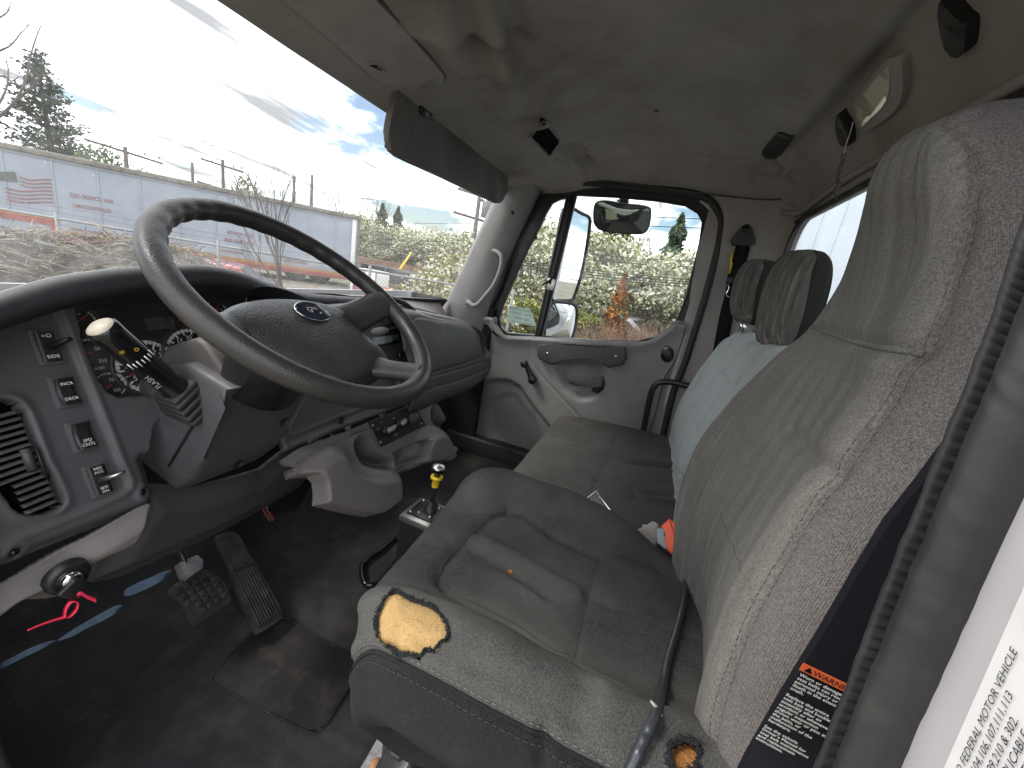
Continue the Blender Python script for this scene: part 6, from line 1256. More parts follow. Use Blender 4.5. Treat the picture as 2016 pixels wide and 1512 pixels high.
# ---- certification label on the door jamb
SJ = Surf(JAMB); SJ.face = np.ones_like(SJ.face)
j0, j1, j2 = SJ.path([(1918, 1500)], 1)[0], SJ.path([(1988, 1348)], 1)[0], SJ.path([(1975, 1500)], 1)[0]
PJ = Plane(j0, j1-j0, j0-j2)
if PJ.n@(CAM-PJ.O) < 0: PJ = Plane(j0, j1-j0, j2-j0)
LW = np.linalg.norm(j1-j0); lh = LW/11.0
lab_ = MB().prism([(-LW*0.6, -lh*14), (LW*2.2, -lh*14), (LW*2.2, lh*2.2), (-LW*0.6, lh*2.2)], PJ, 0.0008, 0.0014).build('certification_label', mat('label_white', (0.74, 0.73, 0.74), 0.5), jamb, smooth=False)
jl_ = [('TO FEDERAL MOTOR VEHICLE', -LW*0.28, 0), ('104,106,107,111,113', -LW*0.02, 1), ('108,209,210 & 302.', -LW*0.10, 2), ('RDS APPLICABLE ON', -LW*0.08, 3), ('SUBSTANTIAL', -LW*0.02, 4), ('DATE OF MFR', -LW*0.1, 5), ('TYPE: TRUCK', LW*1.62, 0.4), ('MANUFACTURED', LW*1.55, 1.5), ('VEHICLE ID', LW*1.6, 2.6)]
text('label_print', [(s_, a_, -k_*lh*1.45, lh*1.35, 'LEFT') for s_, a_, k_ in jl_], PJ, M['fray'], lab_, 0.0022)['kind'] = 'stuff'
# ---- inspection sticker on the glass, wiper outside it
cs6 = lambda L: [(600+x/5.04, 320+y/5.04) for x, y in L]
a0_, a1_, a2_ = on_ws(848, 591), on_ws(872, 593), on_ws(842, 615); PI_ = Plane(a0_-np.array([0, 0.006, 0]), a1_-a0_, a0_-a2_)
if PI_.n@(CAM-PI_.O) < 0: PI_ = Plane(PI_.O, PI_.ux, -PI_.uy)
sq = PI_.pxs(cs6([(1240, 1355), (1366, 1366), (1336, 1500), (1196, 1482)])); cq = np.mean(sq, 0)
isk = MB().plate([tuple(p) for p in sq], [[tuple(cq+(p-cq)*0.66) for p in sq]], PI_, 0, 0.0006).build('inspection_sticker', mat('sticker_yellow', (0.66, 0.55, 0.05), 0.5, var=0.2, vscale=60), None, smooth=False); tag(isk, 'yellow bordered inspection sticker with a black 8 on the windshield', 'sticker')
text('sticker_digit', [('8', *cq, 0.045)], PI_, M['gloss'], isk, 0.0012, 0.02)
wp = np.array([on_ws(780, 590), on_ws(820, 593), on_ws(852, 597)])+np.array([0, 0.02, 0.0]); o = MB().tube(crs(wp, 12), 0.008, 8).build('wiper_arm', M['black']); tag(o, 'black wiper arm resting at the foot of the windshield', 'wiper')
# ================================================================== outside
ZG = -1.30                                                 # yard level below the cab floor
OUT = {}
OUT['ground'] = mat('yard_ground', (0.20, 0.175, 0.145), 0.95, var=0.3, vscale=0.5, bump=0.6, bscale=9, bdist=0.05, stain=[((0.10, 0.12, 0.045), 0.18, 0.45, 0.62, 0.7), ((0.27, 0.23, 0.19), 1.5, 0.5, 0.75, 0.6)])
OUT['blossom'] = mat('white_blossom', (0.64, 0.62, 0.50), 0.9, var=0.15, vscale=2)
OUT['leaf'] = mat('spring_leaf', (0.17, 0.20, 0.055), 0.8, var=0.4, vscale=1.5)
OUT['leaf_y'] = mat('yellow_spring_leaf', (0.27, 0.25, 0.075), 0.8, var=0.3, vscale=1.5)
OUT['needle'] = mat('dark_needles', (0.035, 0.055, 0.030), 0.85, var=0.4, vscale=1.5)
OUT['needle2'] = mat('juniper_needles', (0.10, 0.14, 0.075), 0.85, var=0.4, vscale=2)
OUT['orange'] = mat('rusty_foliage', (0.34, 0.13, 0.03), 0.85, var=0.4, vscale=2)
OUT['brush'] = mat('dry_brush', (0.27, 0.17, 0.13), 0.9, var=0.3, vscale=3)
OUT['bark'] = mat('grey_bark', (0.12, 0.10, 0.085), 0.9, var=0.3, vscale=3, bump=0.5, bscale=30, bdist=0.01)
OUT['pole'] = mat('pole_wood', (0.115, 0.095, 0.08), 0.85, var=0.25, vscale=4)
OUT['wire'] = mat('cable_black', (0.02, 0.02, 0.022), 0.7)
OUT['trailer'] = mat('trailer_white', (0.31, 0.345, 0.41), 0.55, var=0.07, vscale=1.5, stain=[((0.38, 0.38, 0.40), 3.5, 0.55, 0.8, 0.4)])
OUT['rail'] = mat('weathered_rail', (0.20, 0.18, 0.155), 0.8, var=0.35, vscale=5, stain=[((0.08, 0.07, 0.055), 9, 0.5, 0.7, 0.7)])
OUT['tred'] = mat('trailer_red', (0.32, 0.06, 0.05), 0.6, var=0.25, vscale=4)
OUT['torange'] = mat('trailer_orange', (0.40, 0.19, 0.06), 0.6, var=0.2, vscale=4)
OUT['tink'] = mat('trailer_lettering', (0.26, 0.09, 0.085), 0.6, var=0.25, vscale=8)
OUT['galv'] = mat('galvanised_steel', (0.22, 0.22, 0.22), 0.5, var=0.2, vscale=6, metal=0.0)
OUT['carred'] = mat('red_car_paint', (0.34, 0.025, 0.035), 0.3, var=0.05, coat=0.5)
OUT['cardark'] = mat('grey_car_paint', (0.055, 0.058, 0.062), 0.45, var=0.05, coat=0.1)
OUT['carglass'] = mat('car_glass', (0.05, 0.06, 0.065), 0.08)
OUT['tyre'] = mat('tyre', (0.02, 0.02, 0.02), 0.8)
OUT['brick'] = mat('brown_wall', (0.24, 0.14, 0.10), 0.9, var=0.2, vscale=2)
OUT['rock'] = mat('pale_rock', (0.42, 0.36, 0.28), 0.9, var=0.2, vscale=3, bump=0.7, bscale=10, bdist=0.05)
OUT['wbox'] = mat('box_panel_white', (0.66, 0.69, 0.73), 0.4, var=0.05, stain=[((0.45, 0.46, 0.48), 3, 0.5, 0.75, 0.5)])
# ground: one sheet to the horizon, denser near by
def ring(n, a, b): return np.concatenate([np.linspace(-a, a, n)])
gx = np.sign(np.linspace(-1, 1, 121))*np.abs(np.linspace(-1, 1, 121))**3*420
GX, GY = np.meshgrid(gx, gx+8); GZ = ZG+0.04*noise2(GX, GY, 0.35, 5)+0.015*noise2(GX, GY, 1.3, 6)
mound = aD(70, 600, 5.2)
d = np.hypot((GX-mound[0])/1.0, (GY-mound[1])/1.0); GZ = GZ
struct(surf('ground', np.stack([GX, GY, GZ], 2), OUT['ground']))
# brush mound in front of the fence
mx_, my_ = np.meshgrid(np.linspace(-2.6, 2.6, 50), np.linspace(-1.5, 1.5, 30))
dv = ray((120, 560)); dv[2] = 0; dv /= np.linalg.norm(dv); sv = np.array([dv[1], -dv[0], 0]); mc = CAM+dv*5.3; mc[2] = ZG
mz = 1.92*np.exp(-((mx_+0.9)/1.9)**2-(my_/0.9)**2)+1.36*np.exp(-((mx_-1.2)/1.2)**2-(my_/0.8)**2)+0.09*noise2(mx_, my_, 2.5, 3)+0.05*noise2(mx_, my_, 7, 4)-0.12
G = mc+mx_[..., None]*sv+my_[..., None]*dv+np.array([0, 0, 1.0])*mz[..., None]
mnd = tag(surf('brush_mound', G, mat('dirt_and_leaves', (0.13, 0.12, 0.105), 0.95, var=0.5, vscale=6, bump=1.0, bscale=25, bdist=0.03, stain=[((0.34, 0.31, 0.27), 12, 0.5, 0.7, 0.6)])), 'heap of earth and dry twigs in front of the wire fence', 'mound')
mb = MB()
for i in range(3200):
    a, b = random.gauss(0, 1.4), random.gauss(-0.2, 0.55); k = 1.92*math.exp(-((a+0.9)/1.9)**2-(b/0.9)**2)+1.36*math.exp(-((a-1.2)/1.2)**2-(b/0.8)**2)-0.10
    p = mc+sv*a+dv*b+np.array([0, 0, max(k, 0.0)]); v = np.array([random.gauss(0, 1), random.gauss(0, 1), abs(random.gauss(0, 0.28))]); v /= np.linalg.norm(v); l = random.uniform(0.06, 0.28)
    mb.tube([p, p+v*l*0.5+np.array([0, 0, 0.02]), p+v*l], [0.006, 0.005, 0.002], 3, caps=False)
o = mb.build('twigs', mat('dry_twigs', (0.28, 0.235, 0.19), 0.9, var=0.5, vscale=4), mnd); o['kind'] = 'stuff'
for (x, y, s, lab) in ((18, 556, 0.20, 'flat pale stone low on the twig mound'), (78, 530, 0.12, 'small tan stone upper on the twig mound')):
    c = aD(x, y, 4.75); bm = bmesh.new(); bmesh.ops.create_icosphere(bm, subdivisions=3, radius=1); V = [(c[0]+v.co.x*s*1.3*(1+0.25*math.sin(5*v.co.y+x)), c[1]+v.co.y*s*(1+0.2*math.sin(4*v.co.z)), c[2]+v.co.z*s*0.45*(1+0.3*math.sin(3*v.co.x))) for v in bm.verts]; F = [[v.index for v in f.verts] for f in bm.faces]; bm.free()
    tag(MB().add(V, F).build('stone', OUT['rock']), lab, 'stone')
# ---- trailer
TL, TR_ = aZ(0, 280, 2.3), aZ(700, 425, 2.3); td = (TR_-TL); tlen = np.linalg.norm(td); td /= tlen
PT = Plane((TL[0], TL[1], 0), td, (0, 0, 1)); TA0, TA1 = -5.5, tlen+0.15
trl = thing('semi_trailer', 'long white furniture trailer with red stripe and red lettering', 'trailer', (*(PT.pt(6, 0, -1.2)[:2]), ZG))
MB().box(PT.pt((TA0+TA1)/2, 0.76, -1.27), (TA1-TA0, 2.5, 2.92), (td, -PT.n, (0, 0, 1)), 0.03).build('box', OUT['trailer'], trl, smooth=False)
MB().box(PT.pt((TA0+TA1)/2, 2.22, -1.22), (TA1-TA0+0.25, 2.66, 0.20), (td, -PT.n, (0, 0, 1)), 0.04).build('roof_rail', OUT['rail'], trl)
MB().box(PT.pt((TA0+TA1)/2, 2.085, 0.005), (TA1-TA0, 0.03, 0.10), (td, -PT.n, (0, 0, 1)), 0.01).build('top_band', OUT['trailer'], trl)
MB().box(PT.pt((3.0+TA1)/2, -0.62, -1.24), (TA1-3.0, 2.46, 0.62), (td, -PT.n, (0, 0, 1)), 0.02).build('skirt', mat('skirt_grey', (0.30, 0.31, 0.33), 0.6, var=0.15, vscale=3), trl)
for i in range(int((TA1-TA0)/1.22)): MB().box(PT.pt(TA0+0.6+i*1.22, 0.92, 0.004), (0.05, 0.012, 2.5), (td, -PT.n, (0, 0, 1)), 0.004).build('panel_rib', OUT['trailer'], trl)
MB().box(PT.pt(TA1-0.18, 0.85, 0.012), (0.20, 0.04, 2.6), (td, -PT.n, (0, 0, 1)), 0.01).build('corner_post', mat('post_white', (0.75, 0.75, 0.74), 0.5), trl)
MB().box(PT.pt(TA1+0.06, 0.85, -1.27), (0.12, 2.5, 2.66), (td, -PT.n, (0, 0, 1)), 0.01).build('end_frame', OUT['rail'], trl)
def tpx(L): return [tuple(p) for p in PT.pxs(L, 0.02)]
def stripe(name, m_, top_, bot, h): MB().grid(np.array([[PT.pt(*p, h) for p in PT.pxs(L, h)] for L in (bot, top_)])).build(name, OUT[m_], trl, smooth=False)
xs_ = lambda y0, x0, y1, x1: [(x0, y0), (x1, y1)]
stripe('red_stripe', 'tred', [(-260, 385), (0, 417), (107, 433), (115, 462), (274, 481), (420, 508), (690, 545)], [(-260, 398), (0, 428), (99, 444), (106, 473), (274, 491), (420, 517), (690, 551)], 0.016)
stripe('orange_stripe', 'torange', [(-260, 382), (0, 414), (109, 430), (119, 453), (274, 473), (420, 501), (690, 541)], [(-260, 386), (0, 418), (106, 435), (114, 463), (274, 482), (420, 509), (690, 546)], 0.013)
def lettering(name, s_, x0, y0, x1, y1, hpx):
    p, q_ = PT.px(x0, y0), PT.px(x1, y1); c = (p+q_)/2; hgt = np.linalg.norm(PT.px((x0+x1)/2, (y0+y1)/2-hpx/2)-PT.px((x0+x1)/2, (y0+y1)/2+hpx/2))*1.38
    o = text(name, [(s_, 0, 0, hgt)], Plane(PT.pt(*c, 0.02), PT.ux, PT.uy), OUT['tink'], trl, 0.002, 0.012); me = o.data; V = np.array([v.co for v in me.vertices]); u = (V-PT.pt(*c, 0))@PT.ux; w = u.max()-u.min(); k = abs(q_[0]-p[0])/w
    for v, uu in zip(me.vertices, u): v.co = Vector(np.array(v.co)+PT.ux*(uu*(k-1)))
for a_ in (('lettering', 'ELECTRONICS  VAN', 138, 385, 222, 396, 8), ('lettering', 'CLIMATE CONTROLLED', 142, 404, 219, 416, 7), ('lettering', 'EDISON, NJ', 448, 457, 497, 465, 6), ('lettering', '800.524.1439', 442, 471, 501, 481, 7), ('lettering', 'WAREHOUSING', 431, 492, 478, 499, 6), ('lettering', 'EXPERT CRATING', 559, 511, 603, 519, 6), ('lettering', 'RESIDENTIAL/BUSINESS MOVING', 140, 451, 224, 464, 6), ('lettering', 'TRANSPORTATION', 318, 476, 356, 483, 5)): lettering(*a_)
for i in range(7):                                         # faded flag
    y0 = 347+i*7.2; x0 = 8 if i > 2 else 38
    L = [(x0+(100-x0)*t+i*0.8, y0+3*math.sin(t*5)+9*t+i*0.2) for t in np.linspace(0, 1, 9)]; up = tpx(L); dn = tpx([(x, y+2.3) for x, y in L]); MB().prism((up+dn[::-1])[::-1], PT, 0.004, 0.014).build('flag_stripe', OUT['tink'], trl, smooth=False)
MB().prism(tpx([(-40, 338), (28, 338), (34, 358), (-36, 352)])[::-1], PT, 0.004, 0.016).build('flag_canton', mat('faded_navy', (0.10, 0.115, 0.11), 0.6), trl, smooth=False)
for k in (0.5, 1.7, tlen-2.6, tlen-1.5):
    for s_ in (0.25, 2.2): MB().lathe([(0.2, 0.12), (0.50, 0.11), (0.52, 0.05), (0.52, -0.15), (0.2, -0.16)], PT.pt(k, ZG+0.52, -s_), PT.n, 20).build('wheel', OUT['tyre'], trl)
# ---- chain link fence
fpx = [(-260, 388, 6.6), (0, 417, 6.9), (111, 432, 7.0), (274, 456, 7.1), (400, 476, 7.2), (555, 500, 7.3), (700, 523, 7.4), (900, 557, 7.6), (1010, 575, 7.7)]
fp = [aD(x, y, dd) for x, y, dd in fpx]; fz = float(np.mean([p[2] for p in fp])); fp = np.array([(p[0], p[1], fz) for p in fp])
fen = thing('chain_link_fence', 'galvanised chain link fence with top rail in front of the trailer', 'fence', (*fp[4][:2], ZG))
MB().tube(fp, 0.021, 8).build('top_rail', OUT['galv'], fen)
FE = even(fp, 2.4)
for p in FE: MB().tube([(p[0], p[1], ZG), (p[0], p[1], fz+0.10)], 0.028, 8).build('post', OUT['galv'], fen)
for k in range(2): MB().tube(np.array(fp)+np.array([0, 0, 0.10+0.09*k]), 0.0022, 4).build('barbed_wire', OUT['wire'], fen)
fl = even(fp, 0.075); mb = MB(); hN = int((fz-ZG)/0.075)
for s_ in (1, -1):
    for i in range(-hN if s_ > 0 else 0, len(fl)+(0 if s_ > 0 else hN)):
        P = []
        for k in range(0, hN+1, hN):
            j = i+s_*k
            P.append((j, ZG+k*0.075))
        (ja, za), (jb, zb_) = P; lo, hi = 0, len(fl)-1
        def cl(j, z):
            jj = min(max(j, lo), hi); return jj, z+(jj-j)*s_*0.075
        a_, b_ = cl(ja, za), cl(jb, zb_)
        if abs(a_[0]-b_[0]) < 1: continue
        mb.tube([(*fl[int(a_[0])][:2], a_[1]), (*fl[int((a_[0]+b_[0])/2)][:2], (a_[1]+b_[1])/2), (*fl[int(b_[0])][:2], b_[1])], 0.0022, 3, caps=False)
o = mb.build('wire_mesh', OUT['galv'], fen); o['kind'] = 'stuff'
# ---- bare trees
def bare_tree(name, label, base, h, spread, depth, seed, group=None, lean=(0, 0), r0=None, mt='bark', twig=0.0):
    rg = random.Random(seed); t = thing(name, label, 'tree', base, group); tr = MB(); tw = MB()
    def grow(p, d, l, r, k):
        q_ = p+d*l*0.5+np.array([rg.gauss(0, 0.03), rg.gauss(0, 0.03), 0])*l; e = q_+(d+np.array([rg.gauss(0, 0.08), rg.gauss(0, 0.08), 0.05]))*l*0.5
        (tr if k >= depth-1 else tw).tube([p, q_, e], [r, r*0.85, r*0.66], 5 if k > 1 else 3, caps=False)
        if k <= 0: return
        for i in range(rg.choice((2, 3, 3)) if k > 1 else 3):
            a = rg.uniform(0, 6.28); s_ = spread*rg.uniform(0.5, 1.25); nd = d+np.array([math.cos(a)*s_, math.sin(a)*s_, rg.uniform(0.0, 0.35)]); nd /= np.linalg.norm(nd)
            st = e if i < 2 else q_; grow(st, nd, l*rg.uniform(0.62, 0.85), r*rg.uniform(0.5, 0.66), k-1)
    grow(np.array(base, float), np.array([lean[0], lean[1], 1.0]), h*0.30, r0 or h*0.016, depth)
    tr.build('trunk', OUT[mt], t); tw.build('branches', OUT[mt], t); return t
def gpt(x, dist): 
    r = ray((x, 560)); r[2] = 0; r /= np.linalg.norm(r); p = CAM+r*dist; return np.array([p[0], p[1], ZG])
bare_tree('bare_sapling', 'slender leafless sapling standing by the fence', gpt(566, 8.6), 3.5, 0.40, 5, 3, None, (0.02, 0.0), 0.05)
bare_tree('bare_shrub', 'low bare tangled shrub beside the red car', gpt(382, 7.6), 1.55, 0.9, 4, 8, None, (0, 0), 0.03)
bare_tree('bare_shrub', 'low bare tangled shrub growing over the wire mound', gpt(90, 6.3), 2.0, 0.9, 4, 12, None, (0, 0), 0.02)
ot = thing('overhanging_tree', 'leafless tree whose limbs reach in past the windshield edge by the pine', 'tree', (*aD(-260, 500, 8.5)[:2], ZG)); ob_ = np.array(ot.location); rg = random.Random(4)
lm = [[(-260, 420), (-200, 330), (-120, 290), (-50, 255), (0, 228), (32, 196), (52, 152), (60, 110), (74, 66), (84, 46)], [(-200, 330), (-120, 200), (-60, 130), (0, 100), (22, 88), (44, 62), (62, 44)], [(-50, 255), (-10, 215), (12, 175), (16, 140), (10, 105)], [(-120, 200), (-60, 90), (-10, 42), (14, 24), (22, 2)], [(32, 196), (58, 176), (80, 150), (88, 146)], [(-60, 130), (-20, 150), (8, 150), (22, 160), (38, 150)]]
mb = MB()
for k, L in enumerate(lm):
    P = crs(np.array([aD(x, y, 8.5+0.12*k) for x, y in L]), 30); r_ = np.linspace(0.05 if k == 0 else 0.030, 0.005, 30); mb.tube(P, r_, 5)
    for i in range(8, 30, 2):
        d_ = np.array([rg.gauss(0, 1), rg.gauss(0, 1), rg.gauss(0.5, 0.8)]); d_ /= np.linalg.norm(d_); l_ = rg.uniform(0.12, 0.42); mb.tube([P[i], P[i]+d_*l_*0.5, P[i]+d_*l_+np.array([0, 0, 0.05])], [0.006, 0.005, 0.002], 3, caps=False)
mb.build('branches', OUT['bark'], ot); MB().tube([ob_, aD(-260, 420, 8.5)], [0.16, 0.07], 8).build('trunk', OUT['bark'], ot)
# far row of leafless trees
far = [(655, 46, 6.8), (700, 50, 7.6), (745, 52, 8.2), (790, 50, 8.0), (832, 44, 8.6), (868, 46, 7.2), (905, 50, 7.4), (1225, 24, 7.4), (1262, 26, 7.8), (1350, 22, 7.2), (1385, 23, 7.6), (1110, 28, 7.0), (1245, 25, 7.4)]
protos = {}
for i, (x, dd, h) in enumerate(far):
    k = i % 3; b = gpt(x, dd)
    if k not in protos:
        protos[k] = bare_tree('leafless_tree', 'leafless grey tree in the far row behind the blossom hedge', b, 7.0, 0.5, 5, 40+k, 'leafless trees behind the hedge', (0, 0), 0.11); o = protos[k]
    else: o = copy_tree(protos[k]); o.location = [float(v) for v in b]; o.rotation_euler.z = random.uniform(0, 6.28)
    o.scale = (h/7.0,)*3
# ---- leafy crowns
def crown(n, fn, size, mats, ratio, seed, flat=0.0):
    rg = np.random.default_rng(seed); V = []; F = []; mi = []
    for i in range(n):
        p = fn(rg); s_ = size*rg.uniform(0.5, 1.3); a = rg.normal(size=3); a /= np.linalg.norm(a); b = np.cross(a, rg.normal(size=3)); b /= np.linalg.norm(b); k = len(V)
        V += [p-a*s_-b*s_*0.6, p+a*s_-b*s_*0.5, p+a*s_*0.9+b*s_*0.6, p-a*s_*0.8+b*s_*0.5]; F.append((k, k+1, k+2, k+3)); mi.append(1 if rg.random() < ratio else 0)
    me = new_mesh('crown', V, F, mats[0], False); me.materials.append(mats[1]); me.polygons.foreach_set('material_index', mi); return me
def clumps(seed, n, rx, rz, z0, cr):
    rg = np.random.default_rng(seed); C_ = []
    for i in range(n):
        v = rg.normal(size=3); v /= np.linalg.norm(v); v *= rg.uniform(0.35, 1.0)**0.5; C_.append(np.array([v[0]*rx, v[1]*rx, z0+v[2]*rz]))
    def f(g):
        c = C_[g.integers(len(C_))]; v = g.normal(size=3); v /= np.linalg.norm(v); return c+v*cr*g.uniform(0.3, 1.0)*np.array([1, 1, 0.8])
    return f
def leafy(name, label, cat, base, group, me, trunk, sc, rz):
    t = thing(name, label, cat, base, group); t.rotation_euler.z = rz; t.scale = sc
    for nm, m_ in (('trunk', trunk), ('crown', me)): o = bpy.data.objects.new(nm, m_); col.objects.link(o); o.parent = t
    return t
def stems(seed, h, n, mt, r=0.05):
    rg = random.Random(seed); mb = MB()
    for i in range(n):
        a = rg.uniform(0, 6.28); e = np.array([math.cos(a), math.sin(a), 0])*h*rg.uniform(0.08, 0.35); mb.tube([np.zeros(3), e*0.4+np.array([0, 0, h*0.45]), e+np.array([0, 0, h*rg.uniform(0.75, 0.98)])], [r, r*0.6, r*0.2], 5, caps=False)
    return new_mesh('trunk', mb.v, mb.f, OUT[mt])
bl_me = [crown(4200, clumps(60+k, 34, 1.75, 1.7, 2.5, 0.62), 0.060, (OUT['blossom'], OUT['leaf']), 0.34, 70+k) for k in range(3)]; bl_tr = [stems(80+k, 4.0, 7, 'bark') for k in range(2)]
hedge = [(1012, 17), (1050, 15.5), (1085, 18), (1120, 15), (1155, 17), (1190, 16), (1225, 17.5), (1262, 16), (1300, 17.5), (1335, 17), (1372, 18), (1400, 17)]
for i, (x, dd) in enumerate(hedge): leafy('blossom_tree', 'white blossoming tree in the hedge seen through the passenger window', 'tree', gpt(x, dd), 'blossom hedge beyond the passenger window', bl_me[i % 3], bl_tr[i % 2], (1.0, 1.0, random.uniform(0.86, 1.06)), random.uniform(0, 6.28))
hedge2 = [(708, 34), (728, 37), (748, 34), (770, 36), (792, 33), (814, 35), (836, 32), (858, 33), (880, 30), (902, 30), (925, 26), (950, 24), (690, 38)]
for i, (x, dd) in enumerate(hedge2): leafy('blossom_tree', 'white blossoming tree in the far hedge seen through the windshield', 'tree', gpt(x, dd), 'blossom hedge beyond the yard', bl_me[(i+1) % 3], bl_tr[i % 2], (1.25, 1.25, random.uniform(0.92, 1.12)), random.uniform(0, 6.28))
yb_me = crown(4200, clumps(90, 30, 1.1, 0.9, 1.0, 0.42), 0.042, (OUT['leaf_y'], OUT['blossom']), 0.42, 91); yb_tr = stems(92, 1.8, 8, 'bark', 0.03)
for x, dd, s_ in ((800, 9.6, 0.62), (835, 9.2, 0.78), (868, 9.4, 0.95), (890, 10.5, 1.15), (925, 10.5, 1.2)): leafy('flowering_bush', 'yellow-green flowering bush behind the fence by the pillar', 'bush', gpt(x, dd), 'flowering bushes behind the fence', yb_me, yb_tr, (s_, s_, s_), random.uniform(0, 6.28))
gl_me = crown(3600, clumps(95, 26, 1.0, 1.0, 1.2, 0.40), 0.045, (OUT['leaf'], OUT['leaf_y']), 0.45, 96)
for x, dd, s_ in ((1010, 11, 0.85), (1050, 11.5, 0.80), (1130, 12, 0.75), (1160, 12.2, 0.72)): leafy('green_bush', 'yellow-green leafing bush in front of the blossom hedge', 'bush', gpt(x, dd), 'leafing bushes before the hedge', gl_me, yb_tr, (s_, s_, s_*0.9), random.uniform(0, 6.28))
# dry pinkish brush low outside the passenger window
mb = MB()
for i in range(11000):
    x = random.uniform(1130, 1420); dd = random.uniform(7.5, 13.5); b = gpt(x, dd); l = random.uniform(0.6, 1.75)*(0.55+0.5*random.random())*(0.55+0.45*min(1, max(0, (x-1130)/130))); v = np.array([random.gauss(0, 0.35), random.gauss(0, 0.35), 1.0]); m_ = b+v*l*0.5; e = b+v*l+np.array([random.gauss(0, 0.15), random.gauss(0, 0.15), -0.05])
    mb.tube([b, m_, e], [0.008, 0.006, 0.003], 3, caps=False)
tag(mb.build('dry_brush', OUT['brush']), 'pinkish dry brush low outside the passenger window', 'brush', kind='stuff')
mb = MB()
for i in range(2600):
    x = random.uniform(480, 800); dd = random.uniform(5.8, 8.2); b = gpt(x, dd); l = random.uniform(0.2, 0.75); v = np.array([random.gauss(0, 0.5), random.gauss(0, 0.5), 1.0]); mb.tube([b, b+v*l*0.5, b+v*l+np.array([random.gauss(0, 0.1), 0, -0.04])], [0.006, 0.005, 0.002], 3, caps=False)
tag(mb.build('dry_weeds', mat('dry_weeds', (0.30, 0.27, 0.21), 0.9, var=0.4, vscale=3)), 'dry weeds along the foot of the wire fence', 'weeds', kind='stuff')
# orange conifer and the evergreens
def cone(h, r, n, seed, k=0.8, rag=0.18):
    def f(g):
        t = g.uniform(0, 1)**0.8; z = h*(0.06+0.94*t); rr = r*(1-t)**k*(1+rag*math.sin(t*40+seed)); a = g.uniform(0, 6.28); q_ = rr*g.uniform(0.25, 1.05); return np.array([math.cos(a)*q_, math.sin(a)*q_, z+g.normal()*0.04*h*0.2])
    return f
or_me = crown(2600, cone(2.7, 0.62, 0, 3), 0.05, (OUT['orange'], OUT['needle2']), 0.25, 101); or_tr = stems(102, 2.5, 1, 'bark')
leafy('rusty_conifer', 'small orange-brown dying conifer in front of the blossom hedge', 'tree', gpt(1228, 11.5), None, or_me, or_tr, (0.95, 0.95, 0.98), 1.0)
ev_me = crown(3200, cone(5.4, 1.1, 0, 5, 0.7, 0.3), 0.10, (OUT['needle2'], OUT['needle']), 0.4, 103); ev_tr = stems(104, 5.0, 1, 'bark', 0.09)
for x, dd, s_ in ((1180, 21, 1.12), (1205, 23, 1.05), (1308, 22, 1.12)): leafy('evergreen_tree', 'green evergreen rising behind the blossom hedge beside the passenger window', 'tree', gpt(x, dd), 'evergreens behind the window hedge', ev_me, ev_tr, (s_,)*3, x)
for x, dd, s_ in ((742, 42, 1.12), (772, 41, 1.1)): leafy('evergreen_tree', 'dark evergreen among the leafless trees beyond the far hedge', 'tree', gpt(x, dd), 'evergreens behind the far hedge', ev_me, ev_tr, (s_,)*3, x)
# big pine: whorled drooping limbs with needle clumps, gaps between
pine = thing('pine_tree', 'tall dark pine tree rising behind the trailer', 'tree', gpt(130, 44)); pb_ = np.array(pine.location); rg = random.Random(5); trk = MB(); V = []; F = []
_r = ray((128, 116)); PH_ = CAM[2]+_r[2]/np.hypot(_r[0], _r[1])*44-ZG; _dp = (pb_-CAM)@AX[:, 2]; RB = np.linalg.norm(aD(190, 290, _dp)-aD(128, 290, _dp))
trk.tube([pb_, pb_+np.array([0.1, 0, PH_*0.5]), pb_+np.array([0, 0.1, PH_])], [0.26, 0.17, 0.03], 8)
z = 3.0
while z < PH_-0.2:
    t = (z-2.0)/(PH_-2.0); rmax = RB*1.25*(1-t)**0.75+0.15
    for b_ in range(rg.choice((6, 7, 8))):
        a = rg.uniform(0, 6.28); l = rmax*rg.uniform(0.6, 1.1); d0 = np.array([math.cos(a), math.sin(a), rg.uniform(-0.05, 0.35)]); p0 = pb_+np.array([0, 0, z+rg.uniform(-0.15, 0.15)]); p1 = p0+d0*l*0.6; p2 = p0+d0*l+np.array([0, 0, 0.10*l]); trk.tube([p0, p1, p2], [0.04, 0.025, 0.008], 4, caps=False)
        for k in range(int(34*l)):
            u = rg.uniform(0.2, 1.05); c = p0+(p2-p0)*u+np.array([rg.gauss(0, 0.16), rg.gauss(0, 0.16), rg.gauss(0.03, 0.10)]); s_ = rg.uniform(0.07, 0.17); v1 = np.array([rg.gauss(0, 1), rg.gauss(0, 1), rg.gauss(0, 0.6)]); v1 /= np.linalg.norm(v1); v2 = np.cross(v1, [rg.gauss(0, 1), rg.gauss(0, 1), rg.gauss(0, 1)]); v2 /= np.linalg.norm(v2); q0 = len(V)
            V += [c-v1*s_, c-v2*s_*0.5, c+v1*s_, c+v2*s_*0.5]; F.append((q0, q0+1, q0+2, q0+3))
    z += rg.uniform(0.34, 0.50)
trk.build('trunk', OUT['bark'], pine); MB().add(V, F).build('crown', OUT['needle'], pine, smooth=False)
lb_me = crown(2600, clumps(120, 20, 1.8, 1.7, 3.2, 0.8), 0.075, (OUT['leaf'], OUT['needle2']), 0.4, 121)
leafy('leafing_tree', 'thin leafing tree beside the pine behind the trailer', 'tree', gpt(232, 40), None, lb_me, stems(122, 5.0, 9, 'bark', 0.06), (1.0, 1.0, 1.15), 0.4)
leafy('leafing_tree', 'thin leafing tree behind the trailer roof by a far pole', 'tree', gpt(478, 44), None, lb_me, stems(123, 5.0, 9, 'bark', 0.06), (0.85, 0.85, 1.25), 1.4)
